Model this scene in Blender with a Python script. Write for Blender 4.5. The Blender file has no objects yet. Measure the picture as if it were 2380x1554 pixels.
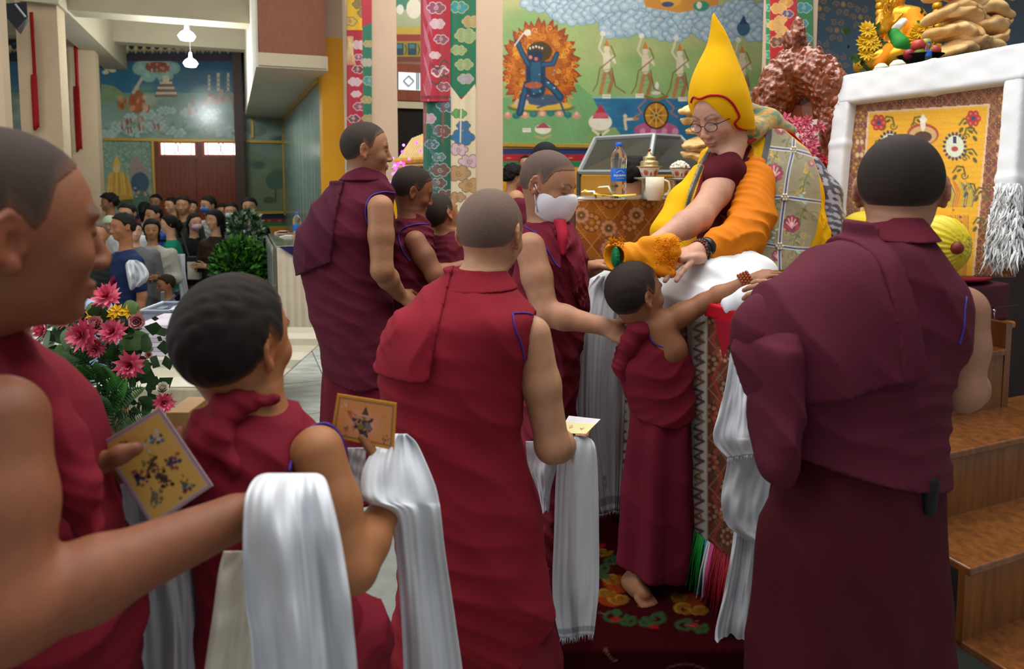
import bpy, bmesh, math, random
import numpy as np
from mathutils import Vector, Matrix

# ------------------------------------------------------------------ scene, camera, world, lights
S = bpy.context.scene
COL = S.collection
F, CX, CY, CAMZ = 1600.0, 1190.0, 526.0, 1.31
PITCH = math.atan(126.0 / F)
cam_d = bpy.data.cameras.new('camera')
cam = bpy.data.objects.new('camera', cam_d)
COL.objects.link(cam)
cam.location = (0, 0, CAMZ)
cam.rotation_euler = (math.pi / 2 - PITCH, 0, 0)
cam_d.sensor_width = 36.0
cam_d.lens = 36.0 * F / 2380.0
cam_d.shift_y = -(777.0 - CY) / 2380.0
cam_d.clip_start = 0.05
cam_d.dof.use_dof = True
cam_d.dof.focus_distance = 2.35
cam_d.dof.aperture_fstop = 4.0
S.camera = cam

S.view_settings.view_transform = 'Standard'
S.view_settings.look = 'None'
S.view_settings.exposure = 0.30
S.view_settings.gamma = 1.0
S.view_settings.use_curve_mapping = False

W = bpy.data.worlds.new('hall_daylight')
S.world = W
W.use_nodes = True
bgn = W.node_tree.nodes['Background']
bgn.inputs[0].default_value = (0.94, 0.97, 1.0, 1)
bgn.inputs[1].default_value = 0.30


def area(name, loc, rot, size, sizey, power, col=(1, 1, 1)):
    d = bpy.data.lights.new(name, 'AREA')
    d.shape = 'RECTANGLE'
    d.size, d.size_y, d.energy, d.color = size, sizey, power, col
    o = bpy.data.objects.new(name, d)
    COL.objects.link(o)
    o.location, o.rotation_euler = loc, rot
    return o


# the lantern roof over the middle of the hall and the windows high on the left
area('roof_lantern', (-0.2, 1.6, 4.6), (0, 0, 0), 4.5, 4.5, 190, (1.0, 0.97, 0.93))
area('altar_lamps', (1.4, 3.6, 4.3), (math.radians(-12), 0, 0), 3.0, 2.0, 70, (1.0, 0.95, 0.86))
area('mural_fill', (0.9, 6.3, 4.9), (math.radians(38), 0, math.radians(22)), 3.5, 1.2, 130, (1.0, 0.97, 0.90))  # added fill that brightens the mural wall, no fitting hangs here
area('side_windows', (-5.6, 1.2, 2.6), (0, math.radians(-78), 0), 3.0, 5.0, 110, (0.93, 0.97, 1.0))
area('hall_fill', (-3.4, 5.6, 3.7), (math.radians(18), 0, 0), 2.5, 1.6, 24, (0.95, 1.0, 1.0))  # extra fill to lift the crowd, apart from the pendant lamps

# ------------------------------------------------------------------ helpers
PI = math.pi
cp, sp = math.cos(PITCH), math.sin(PITCH)


def P(px, py, Y):
    """point on the ray of photo pixel (px,py) at forward distance Y"""
    a = (px - CX) / F
    b = (CY - py) / F
    fy = cp + b * sp
    fz = -sp + b * cp
    t = Y / fy
    return np.array((a * t, Y, CAMZ + fz * t))


def pix(p):
    x, y, z = p[0], p[1], p[2] - CAMZ
    dep = y * cp - z * sp
    up = y * sp + z * cp
    return CX + F * x / dep, CY - F * up / dep


def lin(c):
    if isinstance(c, str):
        c = [int(c[i:i + 2], 16) / 255 for i in (0, 2, 4)]
    return tuple(x / 12.92 if x <= 0.04045 else ((x + 0.055) / 1.055) ** 2.4 for x in c[:3])


def norm(v):
    v = np.asarray(v, float)
    return v / (np.linalg.norm(v) + 1e-9)


MATS = {}


def mat(name, col='808080', rough=0.7, noise=0.0, scale=40.0, bump=0.0, metal=0.0, emis=None, estr=1.0,
        attr=False, trans=0.0, alpha=1.0, spec=0.4, sheen=0.0, coat=0.0, stretch=(1, 1, 1), bscale=None, sss=0.0,
        ior=1.45):
    if name in MATS:
        return MATS[name]
    m = bpy.data.materials.new(name)
    m.use_nodes = True
    nt = m.node_tree
    b = nt.nodes['Principled BSDF']
    b.inputs['Roughness'].default_value = rough
    b.inputs['Metallic'].default_value = metal
    b.inputs['Specular IOR Level'].default_value = spec
    b.inputs['IOR'].default_value = ior
    if sheen:
        b.inputs['Sheen Weight'].default_value = sheen
        b.inputs['Sheen Roughness'].default_value = 0.6
    if coat:
        b.inputs['Coat Weight'].default_value = coat
        b.inputs['Coat Roughness'].default_value = 0.12
    if trans:
        b.inputs['Transmission Weight'].default_value = trans
    if alpha < 1:
        b.inputs['Alpha'].default_value = alpha
    if sss:
        b.inputs['Subsurface Weight'].default_value = sss
        b.inputs['Subsurface Radius'].default_value = (1.0, 0.35, 0.2)
        b.inputs['Subsurface Scale'].default_value = 0.006
    c = lin(col) + (1,)
    src = None
    if attr:
        a = nt.nodes.new('ShaderNodeAttribute')
        a.attribute_name = 'Col'
        src = a.outputs['Color']
    if noise or bump:
        tc = nt.nodes.new('ShaderNodeTexCoord')
        mp = nt.nodes.new('ShaderNodeMapping')
        mp.inputs['Scale'].default_value = stretch
        nt.links.new(tc.outputs['Object'], mp.inputs['Vector'])
        n = nt.nodes.new('ShaderNodeTexNoise')
        n.inputs['Scale'].default_value = scale
        n.inputs['Detail'].default_value = 5
        nt.links.new(mp.outputs['Vector'], n.inputs['Vector'])
    if noise:
        mr = nt.nodes.new('ShaderNodeMapRange')
        mr.inputs[1].default_value = 0.3
        mr.inputs[2].default_value = 0.7
        mr.inputs[3].default_value = 1 - noise
        mr.inputs[4].default_value = 1 + noise
        nt.links.new(n.outputs['Fac'], mr.inputs[0])
        mx = nt.nodes.new('ShaderNodeMix')
        mx.data_type = 'RGBA'
        mx.blend_type = 'MULTIPLY'
        mx.inputs[0].default_value = 1
        if src is not None:
            nt.links.new(src, mx.inputs[6])
        else:
            mx.inputs[6].default_value = c
        nt.links.new(mr.outputs[0], mx.inputs[7])
        src = mx.outputs[2]
    if src is not None:
        nt.links.new(src, b.inputs['Base Color'])
    else:
        b.inputs['Base Color'].default_value = c
    if bump:
        bn = nt.nodes.new('ShaderNodeBump')
        bn.inputs['Strength'].default_value = bump
        bn.inputs['Distance'].default_value = 0.004
        if bscale:
            n2 = nt.nodes.new('ShaderNodeTexNoise')
            n2.inputs['Scale'].default_value = bscale
            n2.inputs['Detail'].default_value = 4
            nt.links.new(mp.outputs['Vector'], n2.inputs['Vector'])
            nt.links.new(n2.outputs['Fac'], bn.inputs['Height'])
        else:
            nt.links.new(n.outputs['Fac'], bn.inputs['Height'])
        nt.links.new(bn.outputs['Normal'], b.inputs['Normal'])
    if emis:
        b.inputs['Emission Color'].default_value = lin(emis) + (1,)
        b.inputs['Emission Strength'].default_value = estr
    MATS[name] = m
    return m


def tag(o, label=None, cat=None, group=None, kind=None):
    if label:
        o['label'] = label
    if cat:
        o['category'] = cat
    if group:
        o['group'] = group
    if kind:
        o['kind'] = kind
    return o


def empty(name, loc, label=None, cat=None, group=None):
    o = bpy.data.objects.new(name, None)
    o.empty_display_size = 0.05
    COL.objects.link(o)
    o.location = tuple(float(v) for v in loc)
    tag(o, label, cat, group)
    return o


def wloc(o):
    v = np.zeros(3)
    while o is not None:
        v += np.array(o.location)
        o = o.parent
    return v


def mesh_np(name, V, Q, m, parent=None, smooth=True, col=None, origin=None):
    """mesh object from numpy world vertices and faces (all quads array, or list of tuples)"""
    me = bpy.data.meshes.new(name)
    V = np.asarray(V, np.float64)
    if parent is not None:
        org = wloc(parent)
    elif origin is not None:
        org = np.asarray(origin, float)
    else:
        org = np.array(((V[:, 0].min() + V[:, 0].max()) / 2, (V[:, 1].min() + V[:, 1].max()) / 2, V[:, 2].min()))
    L = V - org
    if isinstance(Q, np.ndarray):
        n, k = Q.shape
        me.vertices.add(len(L))
        me.vertices.foreach_set('co', L.astype(np.float32).ravel())
        me.loops.add(n * k)
        me.loops.foreach_set('vertex_index', Q.astype(np.int32).ravel())
        me.polygons.add(n)
        me.polygons.foreach_set('loop_start', (np.arange(n) * k).astype(np.int32))
        me.polygons.foreach_set('use_smooth', np.full(n, smooth))
        me.update(calc_edges=True)
        me.validate()
    else:
        me.from_pydata([tuple(v) for v in L], [], [tuple(int(i) for i in f) for f in Q])
        if smooth:
            me.polygons.foreach_set('use_smooth', [True] * len(me.polygons))
        me.update()
    if col is not None:
        at = me.color_attributes.new('Col', 'FLOAT_COLOR', 'POINT')
        c4 = np.ones((len(L), 4), np.float32)
        c4[:, :3] = col
        at.data.foreach_set('color', c4.ravel())
    o = bpy.data.objects.new(name, me)
    COL.objects.link(o)
    if m is not None:
        me.materials.append(m)
    if parent is not None:
        o.parent = parent
        if parent.type == 'MESH':
            pass
    else:
        o.location = tuple(org)
    return o


class MB:
    """collects simple shapes into one mesh"""

    def __init__(self):
        self.v, self.f, self.c = [], [], []

    def add(self, V, Fs, col=None):
        n = len(self.v)
        self.v += [tuple(map(float, p)) for p in V]
        self.f += [tuple(n + i for i in f) for f in Fs]
        if col is not None:
            self.c += [lin(col)] * len(V)
        return self

    def box(self, lo, hi, R=None, o=None, col=None):
        x0, y0, z0 = lo
        x1, y1, z1 = hi
        V = np.array([(x, y, z) for x in (x0, x1) for y in (y0, y1) for z in (z0, z1)], float)
        if R is not None:
            V = V @ np.asarray(R).T
        if o is not None:
            V = V + np.asarray(o)
        return self.add(V, [(0, 1, 3, 2), (4, 6, 7, 5), (0, 4, 5, 1), (2, 3, 7, 6), (0, 2, 6, 4), (1, 5, 7, 3)], col)

    def tube(self, pts, r, n=8, col=None, cap=True):
        pts = [np.asarray(p, float) for p in pts]
        rs = r if hasattr(r, '__len__') else [r] * len(pts)
        V, Fs = [], []
        t0 = norm(pts[1] - pts[0])
        u = norm(np.cross(t0, (0.13, 0.27, 0.95) if abs(t0[2]) < 0.9 else (1, 0, 0)))
        for i, p in enumerate(pts):
            t = norm(pts[min(i + 1, len(pts) - 1)] - pts[max(i - 1, 0)])
            u = norm(u - t * np.dot(u, t))
            w = np.cross(t, u)
            for k in range(n):
                a = 2 * PI * k / n
                V.append(p + rs[i] * (math.cos(a) * u + math.sin(a) * w))
        for i in range(len(pts) - 1):
            for k in range(n):
                k2 = (k + 1) % n
                Fs.append((i * n + k, i * n + k2, (i + 1) * n + k2, (i + 1) * n + k))
        if cap:
            Fs.append(tuple(range(n))[::-1])
            Fs.append(tuple((len(pts) - 1) * n + k for k in range(n)))
        return self.add(V, Fs, col)

    def lathe(self, prof, c=(0, 0, 0), n=24, axis=None, col=None):
        """prof: list of (r,z)"""
        V, Fs = [], []
        c = np.asarray(c, float)
        if axis is None:
            ux, uy, uz = np.eye(3)
        else:
            uz = norm(axis)
            ux = norm(np.cross(uz, (0.2, 0.9, 0.1)))
            uy = np.cross(uz, ux)
        for r, z in prof:
            for k in range(n):
                a = 2 * PI * k / n
                V.append(c + r * math.cos(a) * ux + r * math.sin(a) * uy + z * uz)
        for i in range(len(prof) - 1):
            for k in range(n):
                k2 = (k + 1) % n
                Fs.append((i * n + k, i * n + k2, (i + 1) * n + k2, (i + 1) * n + k))
        if prof[0][0] > 1e-5:
            Fs.append(tuple(range(n))[::-1])
        if prof[-1][0] > 1e-5:
            Fs.append(tuple((len(prof) - 1) * n + k for k in range(n)))
        return self.add(V, Fs, col)

    def sphere(self, c, r, n=12, m=8, col=None):
        rr = np.asarray(r if hasattr(r, '__len__') else (r, r, r), float)
        V, Fs = [], []
        for i in range(m + 1):
            t = PI * i / m
            for k in range(n):
                a = 2 * PI * k / n
                V.append(np.asarray(c) + rr * (math.sin(t) * math.cos(a), math.sin(t) * math.sin(a), math.cos(t)))
        for i in range(m):
            for k in range(n):
                k2 = (k + 1) % n
                Fs.append((i * n + k, (i + 1) * n + k, (i + 1) * n + k2, i * n + k2))
        return self.add(V, Fs, col)

    def build(self, name, m, parent=None, smooth=False, origin=None, bevel=0.0):
        o = mesh_np(name, np.array(self.v), self.f, m, parent, smooth, np.array(self.c) if len(self.c) == len(self.v) and self.c else None, origin)
        if bevel:
            b = o.modifiers.new('bevel', 'BEVEL')
            b.width, b.segments, b.limit_method = bevel, 2, 'ANGLE'
        return o


def grid_mesh(name, G, m, parent=None, col=None, thick=0.0, smooth=True, closed=False):
    """G: (nv, nu, 3) array of points -> sheet; optional solidify"""
    nv, nu = G.shape[:2]
    idx = np.arange(nv * nu).reshape(nv, nu)
    if closed:
        idx = np.concatenate([idx, idx[:, :1]], 1)
    Q = np.stack([idx[:-1, :-1], idx[1:, :-1], idx[1:, 1:], idx[:-1, 1:]], -1).reshape(-1, 4)
    o = mesh_np(name, G.reshape(-1, 3), Q, m, parent, smooth, None if col is None else col.reshape(-1, 3))
    if thick:
        s = o.modifiers.new('solidify', 'SOLIDIFY')
        s.thickness = thick
        s.offset = 0
    return o


def crom(pts, n):
    """catmull-rom resample of rows (k,d) to n rows"""
    p = np.asarray(pts, float)
    k = len(p)
    if k == 2:
        t = np.linspace(0, 1, n)[:, None]
        return p[0] * (1 - t) + p[1] * t
    pp = np.concatenate([[2 * p[0] - p[1]], p, [2 * p[-1] - p[-2]]])
    out = []
    for s in np.linspace(0, k - 1 - 1e-6, n):
        i = int(s)
        t = s - i
        a, b, c, d = pp[i:i + 4]
        out.append(0.5 * (2 * b + (c - a) * t + (2 * a - 5 * b + 4 * c - d) * t * t + (3 * b - a - 3 * c + d) * t ** 3))
    return np.array(out)


# ------------------------------------------------------------------ sdf modelling
def wob(X, Y, Z, f, seed, n=4):
    """smooth pseudo noise in about -1..1"""
    r = np.random.RandomState(seed)
    out = 0
    for i in range(n):
        k = r.normal(size=3)
        k = k / np.linalg.norm(k) * f * (0.7 + 0.8 * r.rand())
        out = out + np.sin(X * k[0] + Y * k[1] + Z * k[2] + r.rand() * 6.28)
    return out / n * 1.4


class Fld:
    def __init__(self, h):
        self.h = h
        self.ops = []

    def add(self, fn, lo, hi, k=0.01, sub=False, inter=False):
        self.ops.append((fn, np.asarray(lo, float), np.asarray(hi, float), k, sub, inter))
        return self

    def cap(self, a, b, ra, rb=None, k=0.012, sub=False):
        a, b = np.asarray(a, float), np.asarray(b, float)
        rb = ra if rb is None else rb
        ba = b - a
        L = float(ba @ ba) + 1e-12

        def fn(X, Y, Z):
            x, y, z = X - a[0], Y - a[1], Z - a[2]
            t = np.clip((x * ba[0] + y * ba[1] + z * ba[2]) / L, 0, 1)
            return np.sqrt((x - t * ba[0]) ** 2 + (y - t * ba[1]) ** 2 + (z - t * ba[2]) ** 2) - (ra + (rb - ra) * t)
        r = max(ra, rb)
        return self.add(fn, np.minimum(a, b) - r, np.maximum(a, b) + r, k, sub)

    def chain(self, pts, rs, k=0.012):
        for i in range(len(pts) - 1):
            self.cap(pts[i], pts[i + 1], rs[i], rs[i + 1], k)
        return self

    def ell(self, c, r, R=None, k=0.012, sub=False):
        c = np.asarray(c, float)
        r = np.asarray(r, float)
        R = np.eye(3) if R is None else np.asarray(R)

        def fn(X, Y, Z):
            x, y, z = X - c[0], Y - c[1], Z - c[2]
            q = [R[0, i] * x + R[1, i] * y + R[2, i] * z for i in range(3)]
            k0 = np.sqrt((q[0] / r[0]) ** 2 + (q[1] / r[1]) ** 2 + (q[2] / r[2]) ** 2)
            k1 = np.sqrt((q[0] / r[0] ** 2) ** 2 + (q[1] / r[1] ** 2) ** 2 + (q[2] / r[2] ** 2) ** 2) + 1e-6
            return k0 * (k0 - 1) / k1
        e = np.sqrt(((R * r) ** 2).sum(1))
        return self.add(fn, c - e, c + e, k, sub)

    def stack(self, rows, k=0.012, fold=None, yaw=0.0, sub=False, cut=None, inflate=0.0, pw=2.0, n=80):
        """rows: (z, cx, cy, rx, ry); elliptical lofted solid"""
        R = np.array(sorted(rows), float)
        R = crom(R, n)
        zz = np.maximum.accumulate(R[:, 0] + np.arange(n) * 1e-7)
        ca, sa = math.cos(yaw), math.sin(yaw)

        def fn(X, Y, Z):
            z = Z + 0 * X[..., :1] if False else Z
            cx, cy, rx, ry = [np.interp(z, zz, R[:, i]) for i in (1, 2, 3, 4)]
            rx, ry = rx + inflate, ry + inflate
            x, y = X - cx, Y - cy
            u, v = ca * x + sa * y, -sa * x + ca * y
            q = (np.abs(u / rx) ** pw + np.abs(v / ry) ** pw) ** (1 / pw)
            d = (q - 1) * np.minimum(rx, ry)
            if fold is not None:
                d = d - fold(X, Y, Z, u, v, q)
            d = np.maximum(d, np.maximum(z - zz[-1] - inflate, zz[0] - z))
            if cut is not None:
                d = np.maximum(d, cut(X, Y, Z))
            return d
        m = np.maximum(R[:, 3], R[:, 4]).max() + 0.03 + inflate
        lo = (R[:, 1].min() - m, R[:, 2].min() - m, zz[0] - 0.01)
        hi = (R[:, 1].max() + m, R[:, 2].max() + m, zz[-1] + 0.01 + inflate)
        return self.add(fn, lo, hi, k, sub)

    def run(self):
        h = self.h
        adds = [o for o in self.ops if o[4] is False and not o[5]]
        lo = np.min([o[1] for o in adds], 0) - 4 * h - 0.01
        hi = np.max([o[2] for o in adds], 0) + 4 * h + 0.01
        n = np.ceil((hi - lo) / h).astype(int) + 1
        D = np.full(n, 0.08, np.float32)
        ax = [(lo[i] + h * np.arange(n[i])).astype(np.float32) for i in range(3)]
        for fn, l, u, k, sub, inter in self.ops:
            pad = k + 3 * h
            i0 = np.clip(np.floor((l - pad - lo) / h).astype(int), 0, n)
            i1 = np.clip(np.ceil((u + pad - lo) / h).astype(int) + 1, 0, n)
            if (i1 <= i0).any():
                continue
            sl = tuple(slice(a, b) for a, b in zip(i0, i1))
            X, Y, Z = (ax[0][sl[0]][:, None, None], ax[1][sl[1]][None, :, None], ax[2][sl[2]][None, None, :])
            d = fn(X, Y, Z).astype(np.float32)
            o = D[sl]
            if sub == 'disp':
                D[sl] = o - d
                continue
            if sub:
                d = -d
                if k > 0:
                    hh = np.clip(0.5 - 0.5 * (o - d) / k, 0, 1)
                    D[sl] = o * (1 - hh) + d * hh + k * hh * (1 - hh)
                else:
                    D[sl] = np.maximum(o, d)
            elif inter:
                D[sl] = np.maximum(o, d)
            else:
                if k > 0:
                    hh = np.clip(0.5 + 0.5 * (o - d) / k, 0, 1)
                    D[sl] = o * (1 - hh) + d * hh - k * hh * (1 - hh)
                else:
                    D[sl] = np.minimum(o, d)
        return nets(D, lo, h)


def nets(D, lo, h):
    s = D < 0
    c = s[:-1, :-1, :-1].astype(np.int8)
    tot = c.copy()
    for i in (0, 1):
        for j in (0, 1):
            for k in (0, 1):
                if i or j or k:
                    tot += s[i:s.shape[0] - 1 + i, j:s.shape[1] - 1 + j, k:s.shape[2] - 1 + k]
    act = (tot > 0) & (tot < 8)
    I = np.argwhere(act)
    N = len(I)
    vid = np.full(act.shape, -1, np.int32)
    vid[act] = np.arange(N)
    corner = np.array([(i, j, k) for i in (0, 1) for j in (0, 1) for k in (0, 1)])
    vals = [D[I[:, 0] + a, I[:, 1] + b, I[:, 2] + cc] for a, b, cc in corner]
    acc = np.zeros((N, 3))
    cnt = np.zeros(N)
    for a in range(8):
        for b in range(a + 1, 8):
            df = corner[b] - corner[a]
            if np.abs(df).sum() != 1:
                continue
            va, vb = vals[a], vals[b]
            msk = (va < 0) != (vb < 0)
            t = np.where(msk, va / np.where(msk, va - vb, 1), 0)
            acc += np.where(msk[:, None], corner[a] + t[:, None] * df, 0)
            cnt += msk
    V = lo + h * (I + acc / np.maximum(cnt, 1)[:, None])
    Qs = []
    for ax in range(3):
        a0 = [slice(None)] * 3
        a1 = [slice(None)] * 3
        a0[ax], a1[ax] = slice(0, -1), slice(1, None)
        x = s[tuple(a0)] != s[tuple(a1)]
        E = np.argwhere(x)
        o1, o2 = [(1, 2), (2, 0), (0, 1)][ax]
        ok = (E[:, o1] > 0) & (E[:, o2] > 0) & (E[:, o1] < vid.shape[o1]) & (E[:, o2] < vid.shape[o2])
        E = E[ok]
        sg = s[tuple(E.T)]

        def g(d1, d2):
            C = E.copy()
            C[:, o1] += d1
            C[:, o2] += d2
            return vid[tuple(C.T)]
        q = np.stack([g(-1, -1), g(0, -1), g(0, 0), g(-1, 0)], 1)
        q[~sg] = q[~sg][:, ::-1]
        Qs.append(q)
    Q = np.concatenate(Qs)
    Q = Q[(Q >= 0).all(1)]
    return V, Q


def rotm(fwd, up=(0, 0, 1)):
    """matrix with columns (right, forward, up)"""
    f = norm(fwd)
    r = norm(np.cross(f, up))
    u = np.cross(r, f)
    return np.stack([r, f, u], 1)


# ------------------------------------------------------------------ paint on a grid of vertex colours
class Canvas:
    def __init__(self, x0, y0, x1, y1, step, bg='808080'):
        self.x0, self.y0 = x0, y0
        self.nx, self.ny = int((x1 - x0) / step) + 1, int((y1 - y0) / step) + 1
        self.xs = np.linspace(x0, x1, self.nx)
        self.ys = np.linspace(y0, y1, self.ny)
        self.sx, self.sy = (x1 - x0) / (self.nx - 1), (y1 - y0) / (self.ny - 1)
        self.a = np.zeros((self.ny, self.nx, 3)) + np.array(lin(bg))
        self.X, self.Y = np.meshgrid(self.xs, self.ys)

    def _win(self, x0, y0, x1, y1):
        i0 = max(0, int((x0 - self.x0) / self.sx) - 1)
        i1 = min(self.nx, int((x1 - self.x0) / self.sx) + 3)
        j0 = max(0, int((y0 - self.y0) / self.sy) - 1)
        j1 = min(self.ny, int((y1 - self.y0) / self.sy) + 3)
        if i1 <= i0 or j1 <= j0:
            return None
        return slice(j0, j1), slice(i0, i1)

    def mix(self, w, msk, col):
        c = np.array(lin(col)) if isinstance(col, str) else col
        self.a[w] = self.a[w] * (1 - msk[..., None]) + c * msk[..., None]

    def grad(self, y0, y1, c0, c1):
        t = np.clip((self.Y - y0) / (y1 - y0), 0, 1)[..., None]
        m = ((self.Y >= y0) & (self.Y <= y1))[..., None]
        g = np.array(lin(c0)) * (1 - t) + np.array(lin(c1)) * t
        self.a = np.where(m, g, self.a)

    def rect(self, x0, y0, x1, y1, col):
        w = self._win(x0, y0, x1, y1)
        if w:
            X, Y = self.X[w], self.Y[w]
            self.mix(w, ((X >= x0) & (X <= x1) & (Y >= y0) & (Y <= y1)).astype(float), col)

    def ell(self, cx, cy, rx, ry, col, rot=0.0, soft=None, op=1.0):
        r = max(rx, ry)
        w = self._win(cx - r, cy - r, cx + r, cy + r)
        if not w:
            return
        X, Y = self.X[w] - cx, self.Y[w] - cy
        c, s = math.cos(rot), math.sin(rot)
        u, v = (c * X + s * Y) / rx, (-s * X + c * Y) / ry
        q = np.sqrt(u * u + v * v)
        e = soft if soft is not None else min(0.9, 0.8 * self.sx / min(rx, ry))
        self.mix(w, np.clip((1 - q) / e, 0, 1) * op, col)

    def stroke(self, pts, width, col, op=1.0):
        pts = np.asarray(pts, float)
        wd = width if hasattr(width, '__len__') else [width] * len(pts)
        m = max(wd)
        w = self._win(pts[:, 0].min() - m, pts[:, 1].min() - m, pts[:, 0].max() + m, pts[:, 1].max() + m)
        if not w:
            return
        X, Y = self.X[w], self.Y[w]
        best = np.full(X.shape, -1e9)
        for i in range(len(pts) - 1):
            a, b = pts[i], pts[i + 1]
            d = b - a
            t = np.clip(((X - a[0]) * d[0] + (Y - a[1]) * d[1]) / (d @ d + 1e-9), 0, 1)
            ds = np.hypot(X - a[0] - t * d[0], Y - a[1] - t * d[1])
            best = np.maximum(best, (wd[i] + (wd[i + 1] - wd[i]) * t) / 2 - ds)
        self.mix(w, np.clip(best / self.sx + 0.5, 0, 1) * op, col)

    def poly(self, pts, col, op=1.0):
        pts = np.asarray(pts, float)
        w = self._win(pts[:, 0].min(), pts[:, 1].min(), pts[:, 0].max(), pts[:, 1].max())
        if not w:
            return
        X, Y = self.X[w], self.Y[w]
        ins = np.zeros(X.shape, bool)
        j = len(pts) - 1
        for i in range(len(pts)):
            xi, yi = pts[i]
            xj, yj = pts[j]
            if yi != yj:
                ins ^= ((yi > Y) != (yj > Y)) & (X < (xj - xi) * (Y - yi) / (yj - yi) + xi)
            j = i
        self.mix(w, ins.astype(float) * op, col)

    def spiral(self, cx, cy, r, turns, width, col, a0=0.0, sgn=1):
        t = np.linspace(0, 1, int(14 * turns) + 4)
        a = a0 + sgn * t * turns * 2 * PI
        self.stroke(np.stack([cx + r * (1 - 0.85 * t) * np.cos(a), cy + r * (1 - 0.85 * t) * np.sin(a)], 1), width, col)

    def cloud(self, cx, cy, r, fill, edge, hi=None, seed=0, lw=2):
        rr = random.Random(seed)
        blobs = [(cx + r * 0.9 * math.cos(a) * 1.1, cy + r * 0.55 * math.sin(a), r * rr.uniform(0.38, 0.6)) for a in np.linspace(0, 2 * PI, 7)[:-1]]
        for x, y, q in blobs:
            self.ell(x, y, q + lw, q * 0.85 + lw, edge)
        for x, y, q in blobs + [(cx, cy, r * 0.7)]:
            self.ell(x, y, q, q * 0.85, fill)
            if hi:
                self.ell(x, y - q * 0.15, q * 0.75, q * 0.55, hi, soft=0.9)
        self.spiral(cx, cy, r * 0.42, 1.4, lw * 0.8, edge, a0=rr.random() * 6)

    def noise(self, amp, scale, seed=0):
        r = np.random.RandomState(seed)
        n = 0
        for i in range(6):
            k = r.normal(size=2) / scale * (1 + i * 0.6)
            n = n + np.sin(self.X * k[0] + self.Y * k[1] + r.rand() * 6.28) / (1 + i * 0.4)
        self.a *= (1 + amp * n / 2)[..., None]

    def sheet(self, name, fn, m, parent=None, thick=0.0, grow=0):
        """fn(X,Y)->(ny,nx,3) world points"""
        return grid_mesh(name, fn(self.X, self.Y), m, parent, self.a, thick, smooth=True)


def planeY(Yd):
    """map photo pixels to the upright plane at distance Yd"""
    def fn(X, Y):
        a = (X - CX) / F
        b = (CY - Y) / F
        fy = cp + b * sp
        fz = -sp + b * cp
        t = Yd / fy
        return np.stack([a * t, np.full(X.shape, Yd), CAMZ + fz * t], -1)
    return fn


def planeZ(z):
    def fn(X, Y):
        a = (X - CX) / F
        b = (CY - Y) / F
        fy = cp + b * sp
        fz = -sp + b * cp
        t = (z - CAMZ) / fz
        return np.stack([a * t, fy * t, np.full(X.shape, z)], -1)
    return fn
# ------------------------------------------------------------------ the room: rotated 22 degrees against the lens
TH = math.radians(22)
E2 = np.array((math.cos(TH), math.sin(TH), 0))       # along the back wall, to the right and away
EV = np.array((-math.sin(TH), math.cos(TH), 0))      # into the depth of the hall
RM = np.stack([E2, EV, (0, 0, 1)], 1)
FG, HALL = -0.33, -0.72                               # lower floors: in front of the dais, and the hall beyond


def wp(u, v, z):
    return u * E2 + v * EV + np.array((0, 0, z))


def planeV(v, off=0.0):
    def fn(X, Y):
        a = (np.asarray(X, float) - CX) / F
        b = (CY - np.asarray(Y, float)) / F
        fy = cp + b * sp
        fz = -sp + b * cp
        t = (v - off) / (a * EV[0] + fy * EV[1])
        return np.stack([a * t, fy * t, CAMZ + fz * t], -1)
    return fn


def planeU(u):
    def fn(X, Y):
        a = (np.asarray(X, float) - CX) / F
        b = (CY - np.asarray(Y, float)) / F
        fy = cp + b * sp
        fz = -sp + b * cp
        t = u / (a * E2[0] + fy * E2[1])
        return np.stack([a * t, fy * t, CAMZ + fz * t], -1)
    return fn


def uv(p):
    p = np.asarray(p)
    return p[..., 0] * E2[0] + p[..., 1] * E2[1], p[..., 0] * EV[0] + p[..., 1] * EV[1]


def rbox(name, m, u0, u1, v0, v1, z0, z1, parent=None, bevel=0.0):
    return MB().box((u0, v0, z0), (u1, v1, z1), RM).build(name, m, parent, bevel=bevel)


def struct(o):
    o['kind'] = 'structure'
    return o


M_beige = mat('painted_plaster_beige', 'bfa88a', 0.8, 0.04, 6)
M_beam = mat('beam_plaster', 'b5aa92', 0.85, 0.04, 4)
M_pale = mat('pale_plaster', 'd8d2c0', 0.85, 0.03, 4)
M_mural = mat('mural_paint', attr=True, rough=0.5, noise=0.05, scale=30)
M_gloss = mat('varnished_mural_paint', attr=True, rough=0.22, noise=0.05, scale=12, spec=0.6)
M_gold = mat('gold_moulding', 'c29a3e', 0.4, 0.2, 60, metal=0.3, bump=0.4)
M_tile = mat('marble_tile', 'a7aea9', 0.25, 0.28, 5, stretch=(1, 3, 1))
M_grout = mat('floor_grout', '7d827c', 0.8, 0.1, 20)
M_darkfloor = mat('hall_floor_stone', '8d8a82', 0.4, 0.15, 4)
M_doorwood = mat('varnished_door_wood', '7a3a22', 0.3, 0.2, 14, stretch=(6, 6, 0.6), coat=0.4)
M_brownpanel = mat('brown_veneer_panel', '7d4a34', 0.5, 0.18, 30, stretch=(8, 8, 0.4))
M_white_glow = mat('daylit_frosted_glass', 'ffffff', 0.4, emis='fbf8f2', estr=1.5)
M_black = mat('black_plastic', '141414', 0.5)
M_paint = mat('painted_cloth', attr=True, rough=0.75, noise=0.06, scale=120)
M_silk = mat('painted_silk', attr=True, rough=0.5, noise=0.08, scale=160, sheen=0.2)

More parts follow.
